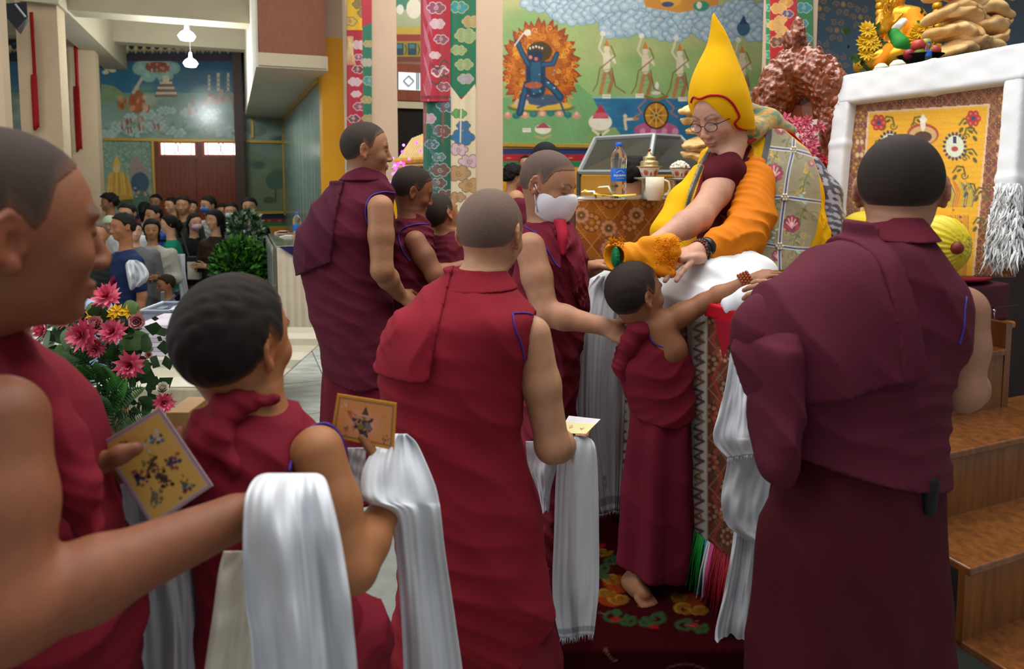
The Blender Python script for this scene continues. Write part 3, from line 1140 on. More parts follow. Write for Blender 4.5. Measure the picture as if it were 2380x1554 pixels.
class Head:
    def __init__(self, o, fwd, s=1.0, tilt=(0, 0, 1), child=0.0, wide=1.0):
        self.o, self.s, self.child, self.wide = np.asarray(o, float), s, child, wide
        self.R = rotm(fwd, tilt)

    def w(self, *q):
        return self.o + self.s * (self.R @ np.array(q))

    def local(self, V):
        return (V - self.o) @ self.R / self.s

    def cranium(self, f, infl=0.0):
        s, R, c = self.s, self.R, self.child
        f.ell(self.w(0, -0.008, 0.040), np.array((0.077, 0.094, 0.083)) * s * (1 + 0.03 * c) + infl, R, 0.02)
        f.ell(self.w(0, -0.020, 0.015), np.array((0.072, 0.078, 0.072)) * s + infl, R, 0.03)

    def skull(self, f, detail=True, neck=None, ears=True):
        s, R, c, w = self.s, self.R, self.child, self.wide
        E = lambda q, r, k=0.012, sub=False, R_=None: f.ell(self.w(*q), np.array(r) * s, R if R_ is None else R_, k * s, sub)
        self.cranium(f)
        E((0, 0.026, 0.0), (0.066 * w, 0.060, 0.080), 0.03)
        E((0, 0.028, -0.050 + 0.008 * c), (0.055 * w, 0.052, 0.048), 0.03)
        E((0, 0.062, -0.090 + 0.014 * c), (0.021, 0.020, 0.017), 0.025)
        if detail:
            for x in (-1, 1):
                E((x * 0.043 * w, 0.056, -0.022), (0.023, 0.021, 0.021), 0.02)
                E((x * 0.028, 0.079, 0.027), (0.025, 0.010, 0.008), 0.012)
                E((x * 0.032, 0.098, 0.008), (0.016, 0.013, 0.0095), 0.012, True)
                E((x * 0.032, 0.0735, 0.007), (0.0135, 0.0135, 0.0105), 0.004)
                E((x * 0.011, 0.096, -0.036), (0.0085, 0.011, 0.0075), 0.006)
                f.cap(self.w(x * 0.006, 0.106, -0.044), self.w(x * 0.007, 0.1, -0.040), 0.003 * s, None, 0.003 * s, True)
            f.cap(self.w(0, 0.080, 0.016), self.w(0, 0.1035, -0.028), 0.008 * s, 0.0105 * s, 0.012 * s)
            E((0, 0.084, -0.0595), (0.023, 0.011, 0.0065), 0.007)
            E((0, 0.082, -0.0695), (0.019, 0.011, 0.0075), 0.007)
            f.cap(self.w(-0.021, 0.094, -0.0645), self.w(0.021, 0.094, -0.0645), 0.0022 * s, None, 0.004 * s, True)
        else:
            f.cap(self.w(0, 0.080, 0.012), self.w(0, 0.100, -0.030), 0.009 * s, 0.013 * s, 0.012 * s)
        for x in ((-1, 1) if ears else ()):
            n = norm(R @ np.array((x, 0.42, 0.04)))
            a_ = norm(np.cross(R[:, 2], n)) * (1 if x > 0 else -1)
            a_ = a_ if a_ @ R[:, 1] > 0 else -a_
            b_ = norm(np.cross(n, a_))
            b_ = b_ if b_ @ R[:, 2] > 0 else -b_
            Re = np.stack([n, a_, b_], 1)
            ec = self.w(x * 0.080, -0.014, 0.003)
            f.ell(ec, np.array((0.0055, 0.017, 0.029)) * s, Re, 0.006 * s)
            f.ell(ec - b_ * 0.027 * s + a_ * 0.004 * s, np.array((0.0065, 0.009, 0.010)) * s, Re, 0.006 * s)
            if detail:
                rim = [ec + s * (a_ * 0.0165 * math.cos(t) + b_ * 0.029 * math.sin(t) + n * 0.003) for t in np.radians((20, 55, 90, 125, 160, 195, 225))]
                f.chain(rim, [0.0036 * s] * 7, 0.003 * s)
                f.ell(ec + s * (n * 0.0055 + a_ * 0.003 - b_ * 0.003), np.array((0.0062, 0.0085, 0.0135)) * s, Re, 0.003 * s, True)
                f.cap(ec + s * (a_ * 0.014 - b_ * 0.012 + n * 0.001), ec + s * (a_ * 0.015 - b_ * 0.003), 0.0045 * s, 0.004 * s, 0.004 * s)
        if neck is not None:
            f.cap(self.w(0, -0.012, -0.045), neck, 0.054 * s, 0.056 * s, 0.03)

    def hairmesh(self, h, infl, skin, dark, parent, dens=1.0, line=None, rag=0.0, name='hair', m=None, seed=1):
        f = Fld(h)
        self.skull(f, False, None, False)
        s = self.s
        f.add(lambda X, Y, Z: infl + (rag * np.abs(wob(X, Y, Z, 130 / s, seed)) if rag else 0 * X), self.o - 0.22, self.o + 0.22, 0.0, 'disp')
        L = line or ((-0.12, -0.055), (-0.09, -0.052), (-0.055, -0.042), (-0.03, -0.012), (-0.012, 0.038), (0.012, 0.012), (0.024, 0.028), (0.036, 0.062), (0.06, 0.078), (0.085, 0.086), (0.12, 0.09))
        ys, zs = np.array(L).T
        R, o = self.R, self.o

        def g(X, Y, Z):
            x, y, z = X - o[0], Y - o[1], Z - o[2]
            q = [(R[0, i] * x + R[1, i] * y + R[2, i] * z) / s for i in range(3)]
            return q, np.interp(q[1], ys, zs) - q[2]

        def cut(X, Y, Z):
            return g(X, Y, Z)[1] * s * 0.6
        lo, hi = o - 0.2, o + 0.2
        f.add(cut, lo, hi, 0, False, True)
        V, Q = f.run()
        _, gg = g(V[:, 0], V[:, 1], V[:, 2])
        t = np.clip(-gg / 0.026, 0, 1) ** 0.55 * dens
        t = t * (0.97 + 0.05 * wob(V[:, 0], V[:, 1], V[:, 2], 50, seed))
        t = np.clip(t, 0, 1)[:, None]
        g_ = lambda c_: np.array(lin(c_)) ** 0.4
        colr = (g_(skin) * (1 - t) + g_(dark) * t) ** 2.5
        return mesh_np(name, V, Q, m or M_hair, parent, True, colr)

    def colours(self, V, skin, lips='9c5a4c', brow='1c1512', brow_d=0.85, eye=True, extra=None):
        q = self.local(V)
        C = np.zeros((len(V), 3)) + np.array(lin(skin))
        C *= (1 + 0.10 * wob(V[:, 0], V[:, 1], V[:, 2], 35, 7))[:, None]
        x, y, z = q.T
        ax = np.abs(x)
        near = (np.abs(q) < 0.2).all(1)

        def blend(m, colr, a=1.0):
            m = np.clip(m, 0, 1)[:, None] * a * near[:, None]
            C[:] = C * (1 - m) + np.array(lin(colr)) * m
        # ears, nose and cheeks a touch redder
        warm = np.exp(-((ax - 0.083) / 0.012) ** 2 - ((y + 0.01) / 0.03) ** 2 - (z / 0.04) ** 2) + 0.6 * np.exp(-(x / 0.02) ** 2 - ((y - 0.105) / 0.02) ** 2 - ((z + 0.03) / 0.02) ** 2)
        redder = tuple(np.clip(np.array(lin(skin)) * (1.15, 0.78, 0.72), 0, 1))
        C[:] = C * (1 - 0.6 * np.clip(warm, 0, 1)[:, None] * near[:, None]) + np.array(redder) * 0.6 * np.clip(warm, 0, 1)[:, None] * near[:, None]
        f = y > 0.05
        lip = np.exp(-((x / 0.021) ** 4) - ((z + 0.0645) / 0.0085) ** 4) * f
        blend(lip, lips, 0.6)
        zb = 0.030 + 0.010 * np.sin(np.clip((ax - 0.012) / 0.04, 0, 1) * 2.6) - 0.004
        br = np.exp(-((z - zb) / 0.0045) ** 2) * ((ax > 0.010) & (ax < 0.052)) * f
        blend(br, brow, brow_d)
        if eye:
            ze = 0.004 + 0.35 * (ax - 0.032) ** 2 * 10 - 0.001
            ey = np.exp(-((z - ze) / 0.0026) ** 2) * ((ax > 0.018) & (ax < 0.047)) * f
            blend(ey, '1a100c', 0.9)
        if extra:
            extra(q, blend, near)
        return C


def hand(f, wrist, d, palm, side, s=1.0, curl=(0.35, 0.4, 0.45, 0.5), thumb=0.5, spread=0.06, k=0.004, thumb_dir=None):
    """wrist point, direction of the fingers, direction the palm faces; side +1: thumb on cross(d, palm) side"""
    wrist = np.asarray(wrist, float)
    d = norm(d)
    n = norm(np.asarray(palm, float) - d * np.dot(palm, d))
    t = np.cross(d, n) * side
    R = np.stack([t, d, n], 1)
    f.ell(wrist + d * 0.048 * s, np.array((0.040, 0.054, 0.0155)) * s, R, 0.012 * s)
    f.cap(wrist - d * 0.01 * s, wrist + d * 0.03 * s, 0.023 * s, 0.024 * s, 0.015 * s)
    f.ell(wrist + d * 0.035 * s + t * 0.024 * s + n * 0.006 * s, np.array((0.018, 0.030, 0.014)) * s, R, 0.012 * s)
    tips = []
    for i in range(4):
        off = (0.029, 0.010, -0.0095, -0.0275)[i]
        ln = (0.042, 0.047, 0.044, 0.034)[i] * s
        p = wrist + (d * (0.088, 0.093, 0.090, 0.080)[i] + t * off) * s
        dd = norm(d + t * (1.2 - i) * spread)
        a = 0.0
        for j, (l, r) in enumerate(((ln, 0.0092), (ln * 0.62, 0.0085), (ln * 0.5, 0.0078))):
            a += curl[i] * (0.9, 1.15, 0.8)[j]
            v = norm(dd * math.cos(a) + n * math.sin(a))
            p2 = p + v * l
            f.cap(p, p2, r * s, (r - 0.0006) * s, k * s)
            p = p2
        tips.append(p)
    p = wrist + (d * 0.022 + t * 0.030 + n * 0.004) * s
    td = norm(np.asarray(thumb_dir)) if thumb_dir is not None else norm(d * 0.75 + t * 0.75 + n * 0.25)
    v2 = norm(td * (1 - 0.5 * thumb) + (d * 0.6 + n * 0.6 - t * 0.3) * thumb)
    p1 = p + td * 0.040 * s
    p2 = p1 + v2 * 0.034 * s
    p3 = p2 + v2 * 0.026 * s
    f.cap(p, p1, 0.0135 * s, 0.0105 * s, 0.008 * s)
    f.cap(p1, p2, 0.0105 * s, 0.0095 * s, k * s)
    f.cap(p2, p3, 0.0095 * s, 0.0085 * s, k * s)
    return tips


def arm(f, sh, el, wr, r=(0.048, 0.040, 0.036, 0.026), k=0.02):
    sh, el, wr = (np.asarray(p, float) for p in (sh, el, wr))
    m1 = sh * 0.55 + el * 0.45
    f.chain([sh, m1, el], [r[0], (r[0] + r[1]) / 2 + 0.002, r[1]], k)
    m2 = el * 0.68 + wr * 0.32
    f.chain([el, m2, wr], [r[1] * 0.96, r[2] * 1.04, r[3]], k)


def row(py, x0, x1, Y, ry):
    a, b = P(x0, py, Y), P(x1, py, Y)
    return (a[2], (a[0] + b[0]) / 2, Y, (b[0] - a[0]) / 2, ry)


def folds(n, lam, amp, seed=0, warp=0.35, wf=9, sharp=0.8, mask=None):
    """irregular long creases running across direction n"""
    n = norm(n)
    t1 = norm(np.cross(n, (0.1, 1, 0.05)))
    t2 = np.cross(n, t1)
    rs = np.random.RandomState(seed)
    ph = rs.rand(8) * 6.28

    def fn(X, Y, Z, u=None, v=None, q=None):
        b = (X * n[0] + Y * n[1] + Z * n[2]) / lam
        a1 = (X * t1[0] + Y * t1[1] + Z * t1[2]) / lam
        a2 = (X * t2[0] + Y * t2[1] + Z * t2[2]) / lam
        w = warp * (np.sin(0.9 * a1 + 0.5 * b + ph[0]) + np.sin(0.55 * a1 - 0.8 * b + 0.7 * a2 + ph[1]) + 0.6 * np.sin(1.7 * a1 + 0.4 * a2 + ph[2]))
        r1 = 1 - 2 * np.abs(np.sin(PI * (b * 0.55 + w + ph[3]))) ** sharp
        r2 = 1 - 2 * np.abs(np.sin(PI * (b * 1.25 - 1.3 * w + 0.25 * a1 + ph[4]))) ** sharp
        m1 = 0.5 + 0.5 * np.sin(0.33 * b + 0.7 * a1 + ph[5])
        m2 = 0.5 + 0.5 * np.sin(0.6 * b - 0.5 * a1 + 0.3 * a2 + ph[6])
        r = amp * (1.0 * r1 * (0.35 + 0.65 * m1) + 0.55 * r2 * m2)
        return r if mask is None else r * mask(X, Y, Z)
    return fn


def pleats(nf, amp, z0, z1, seed=0, cx=0, cy=0):
    def fn(X, Y, Z, u=None, v=None, q=None):
        th = np.arctan2(v, u)
        w = np.clip((z1 - Z) / (z1 - z0), 0, 1) ** 0.7
        return amp * w * np.sin(nf * th + 1.2 * wob(X * 0.3, Y * 0.3, Z * 0.35, 7, seed)) * (0.6 + 0.5 * wob(X, Y, Z * 0.2, 5, seed + 2))
    return fn


def sumf(*fs):
    return lambda X, Y, Z, u=None, v=None, q=None: sum(f(X, Y, Z, u, v, q) for f in fs)


def pxcut(lines, Y):
    """half spaces given by photo lines at distance Y: list of ((x0,y0),(x1,y1)); kept side is left of the direction (in photo, y down)"""
    hs = []
    for a, b in lines:
        A, B = P(a[0], a[1], Y), P(b[0], b[1], Y)
        dx, dz = B[0] - A[0], B[2] - A[2]
        n = norm((-dz, dx))          # left normal in (x,z up)
        hs.append((A[0], A[2], n[0], n[1]))

    def fn(X, Yy, Z):
        out = -1e3
        for ax, az, nx, nz in hs:
            out = np.maximum(out, -((X - ax) * nx + (Z - az) * nz))
        return out
    return fn


BV = {}


def stick(pts, VQ, off=0.003, n=24, Yd=None):
    """3D polyline where the photo polyline meets the surface"""
    key = id(VQ[0])
    if key not in BV:
        BV[key] = BVHTree.FromPolygons(VQ[0].tolist(), VQ[1].tolist())
    bv = BV[key]
    out, last = [], Yd
    for x, y in crom(pts, n):
        d = Vector(P(x, y, 1.0) - np.array((0, 0, CAMZ))).normalized()
        h = bv.ray_cast(Vector((0, 0, CAMZ)), d)
        if h[0] is not None:
            p = np.array(h[0]) - off * np.array(d)
            last = p[1]
            out.append(p)
        elif last is not None:
            out.append(P(x, y, last))
    return out


def piping(pts, VQ, parent, r=0.0028, name='piping', m=None, n=26, Yd=None, off=0.002):
    p = stick(pts, VQ, off, n, Yd)
    if len(p) < 2:
        return None
    return MB().tube(p, r, 6).build(name, m or M_piping, parent, True)


def part(f, name, m, parent, h=None):
    V, Q = f.run()
    o = mesh_np(name, V, Q, m, parent, True)
    return (V, Q), o


M_piping = mat('purple_piping', '3a2a8a', 0.6, 0.1, 50)
# ------------------------------------------------------------------ the monks
GR = 'monks in maroon robes'


def skinbody(f, head, skin, parent, name='body', **kw):
    V, Q = f.run()
    o = mesh_np(name, V, Q, M_skin, parent, True, head.colours(V, skin, **kw))
    return (V, Q), o


# ================= monk in the centre, back to the camera
Y0 = 1.64
c = P(1120, 1500, Y0)
r = empty('person', (c[0], Y0, FG), 'monk in bright maroon robe seen from behind, cropped greying head, scarf over his forearm', 'person', GR)
rows = [row(632, 1040, 1178, Y0 + 0.05, 0.05), row(655, 1012, 1198, Y0 + 0.04, 0.075), row(690, 972, 1228, Y0 + 0.02, 0.10), row(730, 928, 1262, Y0, 0.12), row(780, 900, 1250, Y0, 0.135), row(850, 880, 1228, Y0, 0.14),
        row(930, 878, 1218, Y0, 0.14), row(1000, 885, 1214, Y0, 0.14), row(1060, 893, 1228, Y0, 0.145), row(1150, 908, 1254, Y0, 0.155), row(1250, 918, 1274, Y0, 0.16), row(1350, 915, 1284, Y0, 0.16), row(1500, 905, 1290, Y0, 0.16)]
diag = folds((0.62, 0.1, 0.78), 0.085, 0.0055, 3, 0.14, 8)
diag2 = folds((0.72, 0.0, 0.68), 0.16, 0.006, 8, 0.16, 6)
hem = pxcut([((1190, 1480), (1330, 1405)), ((860, 1500), (1190, 1480))], Y0)
sh_, el_, wr_ = P(1236, 778, Y0 - 0.01), P(1284, 1035, Y0 - 0.02), P(1322, 1035, Y0 + 0.21)
f = Fld(0.0055)
f.stack(rows, fold=sumf(diag, diag2), cut=lambda X, Y, Z: -hem(X, Y, Z) * 0 + hem(X, Y, Z))
f.cap(sh_ + (0.01, 0, 0.005), el_, 0.047, 0.05, 0.006, True)
VQc, _ = part(f, 'robe', cloth('maroon_robe_bright', '7c1826'), r)
# lower skirt
f = Fld(0.006)
rs = [(FG + 0.005,) + row(1820, 850, 1330, Y0, 0.19)[1:], row(1554, 893, 1306, Y0, 0.165), row(1400, 922, 1276, Y0, 0.145), row(1200, 925, 1255, Y0, 0.13), row(1080, 920, 1220, Y0, 0.12)]
f.stack(rs, fold=sumf(pleats(9, 0.012, FG, 0.5, 4), folds((0.3, 0, 0.95), 0.2, 0.004, 5)))
part(f, 'skirt', cloth('maroon_skirt', '641424'), r)
# shawl end over the left shoulder
f = Fld(0.0055)
cut = pxcut([((1046, 600), (1040, 660)), ((1040, 660), (1012, 845)), ((1012, 845), (925, 862)), ((925, 862), (862, 915))][:0], Y0)
cutA = pxcut([((1012, 850), (1048, 640)), ((860, 905), (1030, 838))], Y0)
f.stack(rows[:6], fold=folds((0.95, 0, 0.3), 0.055, 0.006, 21, 0.35), cut=cutA, inflate=0.012)
part(f, 'shawl', cloth('maroon_robe_bright'), r)
f = Fld(0.0055)
f.stack([row(628, 1046, 1172, Y0 + 0.055, 0.052), row(648, 1026, 1186, Y0 + 0.045, 0.07), row(668, 1012, 1200, Y0 + 0.035, 0.085)], inflate=0.006)
part(f, 'collar', cloth('maroon_robe_bright'), r)
for pts in ([(1192, 728), (1198, 765), (1212, 800), (1220, 842)], [(1192, 727), (1230, 728), (1262, 745), (1274, 765)]):
    piping(pts, VQc, r, 0.0022)
f = Fld(0.004)
hd = Head(P(1141, 548, Y0 + 0.09), phi(23, -0.12), 0.96, (0.05, 0.1, 1))
hd.skull(f, True, P(1112, 665, Y0 + 0.05))
f.stack([(z_, a_, b_, c_ * 0.8, d_ * 0.8) for z_, a_, b_, c_, d_ in rows[:9]], k=0.03)
arm(f, sh_, el_, wr_, (0.046, 0.041, 0.038, 0.028))
hand(f, wr_, (0.1, 1, -0.35), (-0.3, 0.2, 1), 1, 0.9, curl=(0.2, 0.2, 0.2, 0.2))
skinbody(f, hd, 'a87c5e', r)
hd.hairmesh(0.004, 0.0016, 'a87c5e', '5b4d47', r, 0.85, seed=3)

# ================= tall monk on the right, back to the camera
Y0 = 1.42
c = P(1970, 1500, Y0)
r = empty('person', (c[0], Y0, FG), 'broad monk in dark maroon shawl seen from behind beside the wooden steps', 'person', GR)
rows = [row(512, 2034, 2136, Y0 + 0.02, 0.05), row(545, 2008, 2156, Y0 + 0.01, 0.075), row(580, 1930, 2186, Y0, 0.10), row(620, 1858, 2216, Y0, 0.12), row(670, 1800, 2250, Y0, 0.135), row(730, 1752, 2252, Y0, 0.145), row(790, 1728, 2238, Y0, 0.15),
        row(860, 1742, 2205, Y0, 0.15), row(930, 1765, 2192, Y0, 0.145), row(1000, 1780, 2188, Y0, 0.145), row(1060, 1790, 2190, Y0, 0.15), row(1150, 1795, 2185, Y0, 0.15)]
hem = pxcut([((1980, 1060), (2260, 1118))], Y0)
low = folds((0.12, 0, 0.98), 0.055, 0.0048, 31, 0.2, 7, mask=lambda X, Y, Z: np.clip((0.99 - Z) / 0.10, 0, 1))
up_ = folds((0.70, 0, 0.70), 0.10, 0.008, 33, 0.2, 6, mask=lambda X, Y, Z: np.clip((Z - 0.86) / 0.08, 0, 1))
sh_, el_, wr_ = P(2236, 720, Y0), P(2232, 905, Y0 - 0.01), P(2262, 890, Y0 + 0.22)
f = Fld(0.0055)
f.stack(rows, fold=sumf(low, up_), cut=hem)
f.cap(sh_ + (0.012, 0, 0.012), el_ + (0.015, 0, 0), 0.050, 0.052, 0.006, True)
# left elbow pushed forward under the shawl
f.cap(P(1775, 745, Y0), P(1745, 800, Y0 + 0.1), 0.05, 0.045, 0.05)
VQe, _ = part(f, 'robe', cloth('maroon_robe_dark', '521a2b'), r)
f = Fld(0.006)
rs = [(FG + 0.005,) + row(2250, 1700, 2270, Y0, 0.2)[1:], row(1554, 1747, 2206, Y0, 0.17), row(1400, 1758, 2190, Y0, 0.16), row(1250, 1768, 2178, Y0, 0.15), row(1150, 1800, 2172, Y0, 0.14), row(1040, 1830, 2170, Y0, 0.13), row(980, 1830, 2170, Y0, 0.12)]
f.stack(rs, fold=sumf(pleats(7, 0.010, FG, 0.9, 14), folds((0.8, 0, 0.3), 0.18, 0.004, 15)))
part(f, 'skirt', cloth('maroon_skirt_dark', '430f19'), r)
# big shawl end: triangle over the left shoulder blade
f = Fld(0.0055)
cutA = pxcut([((2042, 828), (2010, 545)), ((1800, 905), (1902, 835)), ], Y0)
cutA = pxcut([((2046, 850), (2006, 540)), ((1795, 905), (2050, 812))], Y0)
f.stack(rows[:10], fold=folds((0.93, 0, 0.36), 0.085, 0.010, 41, 0.3, 5), cut=cutA, inflate=0.020)
part(f, 'shawl', cloth('maroon_robe_dark'), r)
f = Fld(0.0055)
cutB = pxcut([((1962, 870), (1850, 690)), ((1890, 760), (1968, 866))], Y0)
cutB = pxcut([((1972, 846), (1880, 560)), ((1830, 770), (1978, 850)), ((2100, 560), (1850, 780))][:2], Y0)
f.stack(rows[2:9], fold=folds((0.93, 0, 0.36), 0.085, 0.008, 43, 0.3, 5), cut=cutB, inflate=0.020)
f3 = Fld(0.0055)
f3.stack(rows[1:9], fold=folds((1, 0, 0.1), 0.06, 0.004, 45, 0.12), cut=pxcut([((2046, 840), (2010, 545)), ((1966, 545), (1992, 840)), ((1960, 836), (2060, 822))], Y0), inflate=0.030)
part(f3, 'shawl_strip', cloth('maroon_robe_dark'), r)
# loose hanging end at the left side
f2 = Fld(0.0055)
f2.stack([row(740, 1790, 1850, Y0 - 0.02, 0.10), row(770, 1752, 1850, Y0 - 0.02, 0.115), row(800, 1738, 1850, Y0 - 0.03, 0.12), row(900, 1748, 1850, Y0 - 0.03, 0.12), row(1000, 1752, 1850, Y0 - 0.04, 0.11), row(1060, 1758, 1846, Y0 - 0.05, 0.09), row(1100, 1768, 1838, Y0 - 0.05, 0.07), row(1116, 1785, 1825, Y0 - 0.05, 0.05)],
         fold=folds((0.97, 0.2, 0.1), 0.07, 0.005, 47, 0.15, 5))
part(f2, 'shawl_end', cloth('maroon_robe_dark'), r)
f = Fld(0.0055)
f.stack([row(508, 2038, 2132, Y0 + 0.022, 0.052), row(530, 2020, 2146, Y0 + 0.015, 0.07), row(556, 2000, 2166, Y0 + 0.005, 0.085)], inflate=0.006)
part(f, 'collar', cloth('maroon_robe_upper', '5e1a2b'), r)
piping([(2247, 690), (2243, 720), (2240, 760), (2230, 800)], VQe, r, 0.002)
f = Fld(0.006)
a_, b_ = P(2160, 1120, Y0 - 0.12), P(2158, 1180, Y0 - 0.12)
f.cap(a_, b_, 0.018, 0.014)
part(f, 'belt_pouch', mat('black_pouch_cloth', '0c0b0e', 0.7), r)
f = Fld(0.004)
hd = Head(P(2092, 448, Y0 + 0.05), phi(30, -0.10), 0.99, (0, 0.05, 1))
hd.skull(f, True, P(2080, 545, Y0 + 0.02))
f.stack([(z_, a_, b_, c_ * 0.8, d_ * 0.8) for z_, a_, b_, c_, d_ in rows[:9]], k=0.03)
arm(f, sh_, el_, wr_, (0.050, 0.044, 0.042, 0.032))
hand(f, wr_, (-0.3, 1, 0.1), (0, 0, 1), 1, 0.95)
# left forearm reaching forward to the boy's hand
w2 = P(1872, 702, Y0 + 0.30)
f.chain([P(1770, 780, Y0 + 0.06), w2], [0.04, 0.028])
hand(f, w2, (-0.55, 0.42, 0.18), (0.25, 0.3, -0.8), -1, 0.92, curl=(0.25, 0.3, 0.35, 0.4), spread=0.16)
skinbody(f, hd, '9c7058', r)
hd.hairmesh(0.004, 0.0022, '9c7058', '221b19', r, 0.97, seed=5)

# ================= small boy on tiptoe being blessed
Y0 = 2.08
c = P(1525, 1400, Y0)
r = empty('person', (c[0], Y0, 0.0), 'small barefoot boy monk on tiptoe with the orange bundle over his head', 'person', GR)
rows = [row(728, 1490, 1536, Y0 - 0.01, 0.04), row(746, 1466, 1562, Y0 - 0.01, 0.058), row(785, 1446, 1590, Y0, 0.075), row(815, 1436, 1606, Y0, 0.085), row(850, 1430, 1612, Y0, 0.09), row(890, 1442, 1613, Y0, 0.09), row(930, 1456, 1616, Y0, 0.09), row(960, 1464, 1618, Y0, 0.092), row(1000, 1462, 1612, Y0, 0.09)]
hem = pxcut([((1560, 975), (1640, 950)), ((1440, 955), (1560, 975))], Y0)
sh_, el_, wr_ = P(1544, 752, Y0 - 0.03), P(1640, 702, Y0 - 0.03), P(1738, 655, Y0 - 0.06)
swirl = folds((-0.35, 0.0, 0.93), 0.050, 0.0034, 51, 0.25, 11)
f = Fld(0.0045)
f.stack(rows, fold=swirl, cut=hem)
f.ell(P(1556, 772, Y0 - 0.075), (0.038, 0.05, 0.046), None, 0.008, True)
f.cap(sh_, el_, 0.034, 0.034, 0.005, True)
VQb, _ = part(f, 'robe', cloth('maroon_robe_boy', '6c1728'), r)
f = Fld(0.005)
f.stack([row(1326, 1500, 1575, Y0, 0.09), row(1318, 1437, 1604, Y0, 0.10), row(1250, 1438, 1612, Y0, 0.10), row(1100, 1449, 1607, Y0, 0.095), row(960, 1468, 1604, Y0, 0.082), row(930, 1475, 1600, Y0, 0.075)], fold=sumf(pleats(6, 0.010, 0.2, 0.8, 24), folds((0.95, 0, 0.2), 0.11, 0.004, 26)), cut=pxcut([((1560, 1328), (1650, 1310)), ((1420, 1296), (1560, 1328))], Y0))
part(f, 'skirt', cloth('maroon_skirt_boy', '651529'), r)
# shawl end pulled up behind the neck by the masked monk's hand
f = Fld(0.0045)
f.chain([P(1506, 738, Y0 - 0.03), P(1484, 768, Y0 - 0.055), P(1462, 800, Y0 - 0.045), P(1446, 850, Y0 - 0.03), P(1454, 902, Y0 - 0.02)], [0.018, 0.027, 0.027, 0.022, 0.010], 0.03)
f.chain([P(1440, 810, Y0 - 0.0), P(1429, 862, Y0)], [0.014, 0.008], 0.02)
fo = folds((0.8, 0.1, 0.6), 0.03, 0.005, 55, 0.3)
f.ops = [((lambda fn: (lambda X, Y, Z: fn(X, Y, Z) - fo(X, Y, Z)))(o_[0]),) + o_[1:] for o_ in f.ops]
part(f, 'shawl', cloth('maroon_robe_boy'), r)
piping([(1537, 722), (1512, 735), (1505, 765), (1518, 795), (1545, 808)], VQb, r, 0.0022, off=0.004)
f = Fld(0.0035)
hd = Head(P(1478, 690, Y0 - 0.02), phi(60, 0.16), 0.865, (-0.25, -0.05, 1), child=1.0)
hd.skull(f, True, P(1502, 752, Y0 - 0.0))
f.stack([(z_, a_, b_, c_ * 0.86, d_ * 0.86) for z_, a_, b_, c_, d_ in rows[:8]], k=0.02)
f.cap(P(1528, 765, Y0 - 0.03), P(1556, 808, Y0 - 0.035), 0.045, 0.05, 0.03)
arm(f, sh_, el_, wr_, (0.034, 0.028, 0.027, 0.019), 0.02)
hand(f, wr_, norm(P(1790, 632, Y0 - 0.06) - wr_), (0.2, 0.3, -0.9), -1, 0.72, curl=(0.45, 0.5, 0.5, 0.55), k=0.003)
f.chain([P(1470, 790, Y0 + 0.05), P(1500, 760, Y0 + 0.15), P(1545, 720, Y0 + 0.16)], [0.03, 0.026, 0.02])
# legs and bare feet
an, an2 = P(1487, 1318, Y0 - 0.02), P(1524, 1325, Y0 + 0.09)
f.chain([P(1520, 1000, Y0), P(1500, 1180, Y0), an], [0.05, 0.045, 0.024], 0.02)
f.chain([P(1545, 1000, Y0 + 0.03), P(1540, 1180, Y0 + 0.05), an2], [0.05, 0.043, 0.024], 0.02)
hl, ball = P(1464, 1352, Y0 - 0.03), P(1494, 1400, Y0 - 0.08)
ball[2] = 0.032
f.cap(an, hl, 0.024, 0.023, 0.02)
f.chain([hl, (hl + ball) / 2 + (0, 0, 0.004), ball], [0.022, 0.024, 0.026], 0.02)
f.cap(an, (hl + ball) / 2, 0.022, 0.02, 0.02)
lat = norm(np.cross(ball - hl, (0, 0, 1)))
for k_ in range(5):
    b0 = ball + lat * (k_ - 2) * 0.0115 + (0, 0, -0.006)
    tip = b0 + norm((ball - hl) * (1, 1, 0)) * (0.030, 0.032, 0.03, 0.028, 0.024)[k_]
    tip[2] = 0.011
    f.cap(b0, tip, 0.010, 0.0085 if k_ < 4 else 0.0078, 0.004)
hl2, ball2 = P(1518, 1352, Y0 + 0.10), P(1545, 1362, Y0 + 0.08)
ball2[2] = 0.022
hl2[2] = 0.07
f.cap(an2, hl2, 0.023, 0.021, 0.02)
f.cap(hl2, ball2, 0.022, 0.020, 0.02)
skinbody(f, hd, '8a5c40', r)
hd.hairmesh(0.0035, 0.003, '8a5c40', '1c1613', r, 0.95, seed=9, rag=0.001)

# ================= tall monk on the left in profile
Y0 = 2.8
c = P(830, 1200, Y0)
r = empty('person', (c[0], Y0, 0.0), 'tall bare-armed monk in profile in plum robe waiting near the yellow wall', 'person', GR)
rows = [row(392, 818, 880, Y0, 0.06), row(408, 798, 898, Y0, 0.075), row(430, 775, 912, Y0, 0.10), row(455, 752, 918, Y0, 0.13), row(490, 730, 918, Y0, 0.16), row(530, 706, 915, Y0, 0.17), row(580, 692, 905, Y0, 0.17), row(640, 700, 905, Y0, 0.165), row(700, 715, 915, Y0, 0.17), row(780, 738, 935, Y0, 0.175),
        row(850, 752, 945, Y0, 0.175), row(900, 752, 950, Y0, 0.175)]
hem = pxcut([((860, 882), (980, 860)), ((730, 850), (860, 882))], Y0)
sh_, el_, wr_ = P(884, 482, Y0 - 0.135), P(888, 628, Y0 - 0.17), P(930, 685, Y0 - 0.04)
f = Fld(0.006)
f.stack(rows, fold=sumf(folds((0.62, 0.2, 0.72), 0.085, 0.0055, 61, 0.16, 8), folds((0.3, 0, 0.95), 0.14, 0.005, 63, 0.2)), cut=hem)
f.cap(sh_ + (0.0, -0.025, -0.025), el_, 0.056, 0.05, 0.006, True)
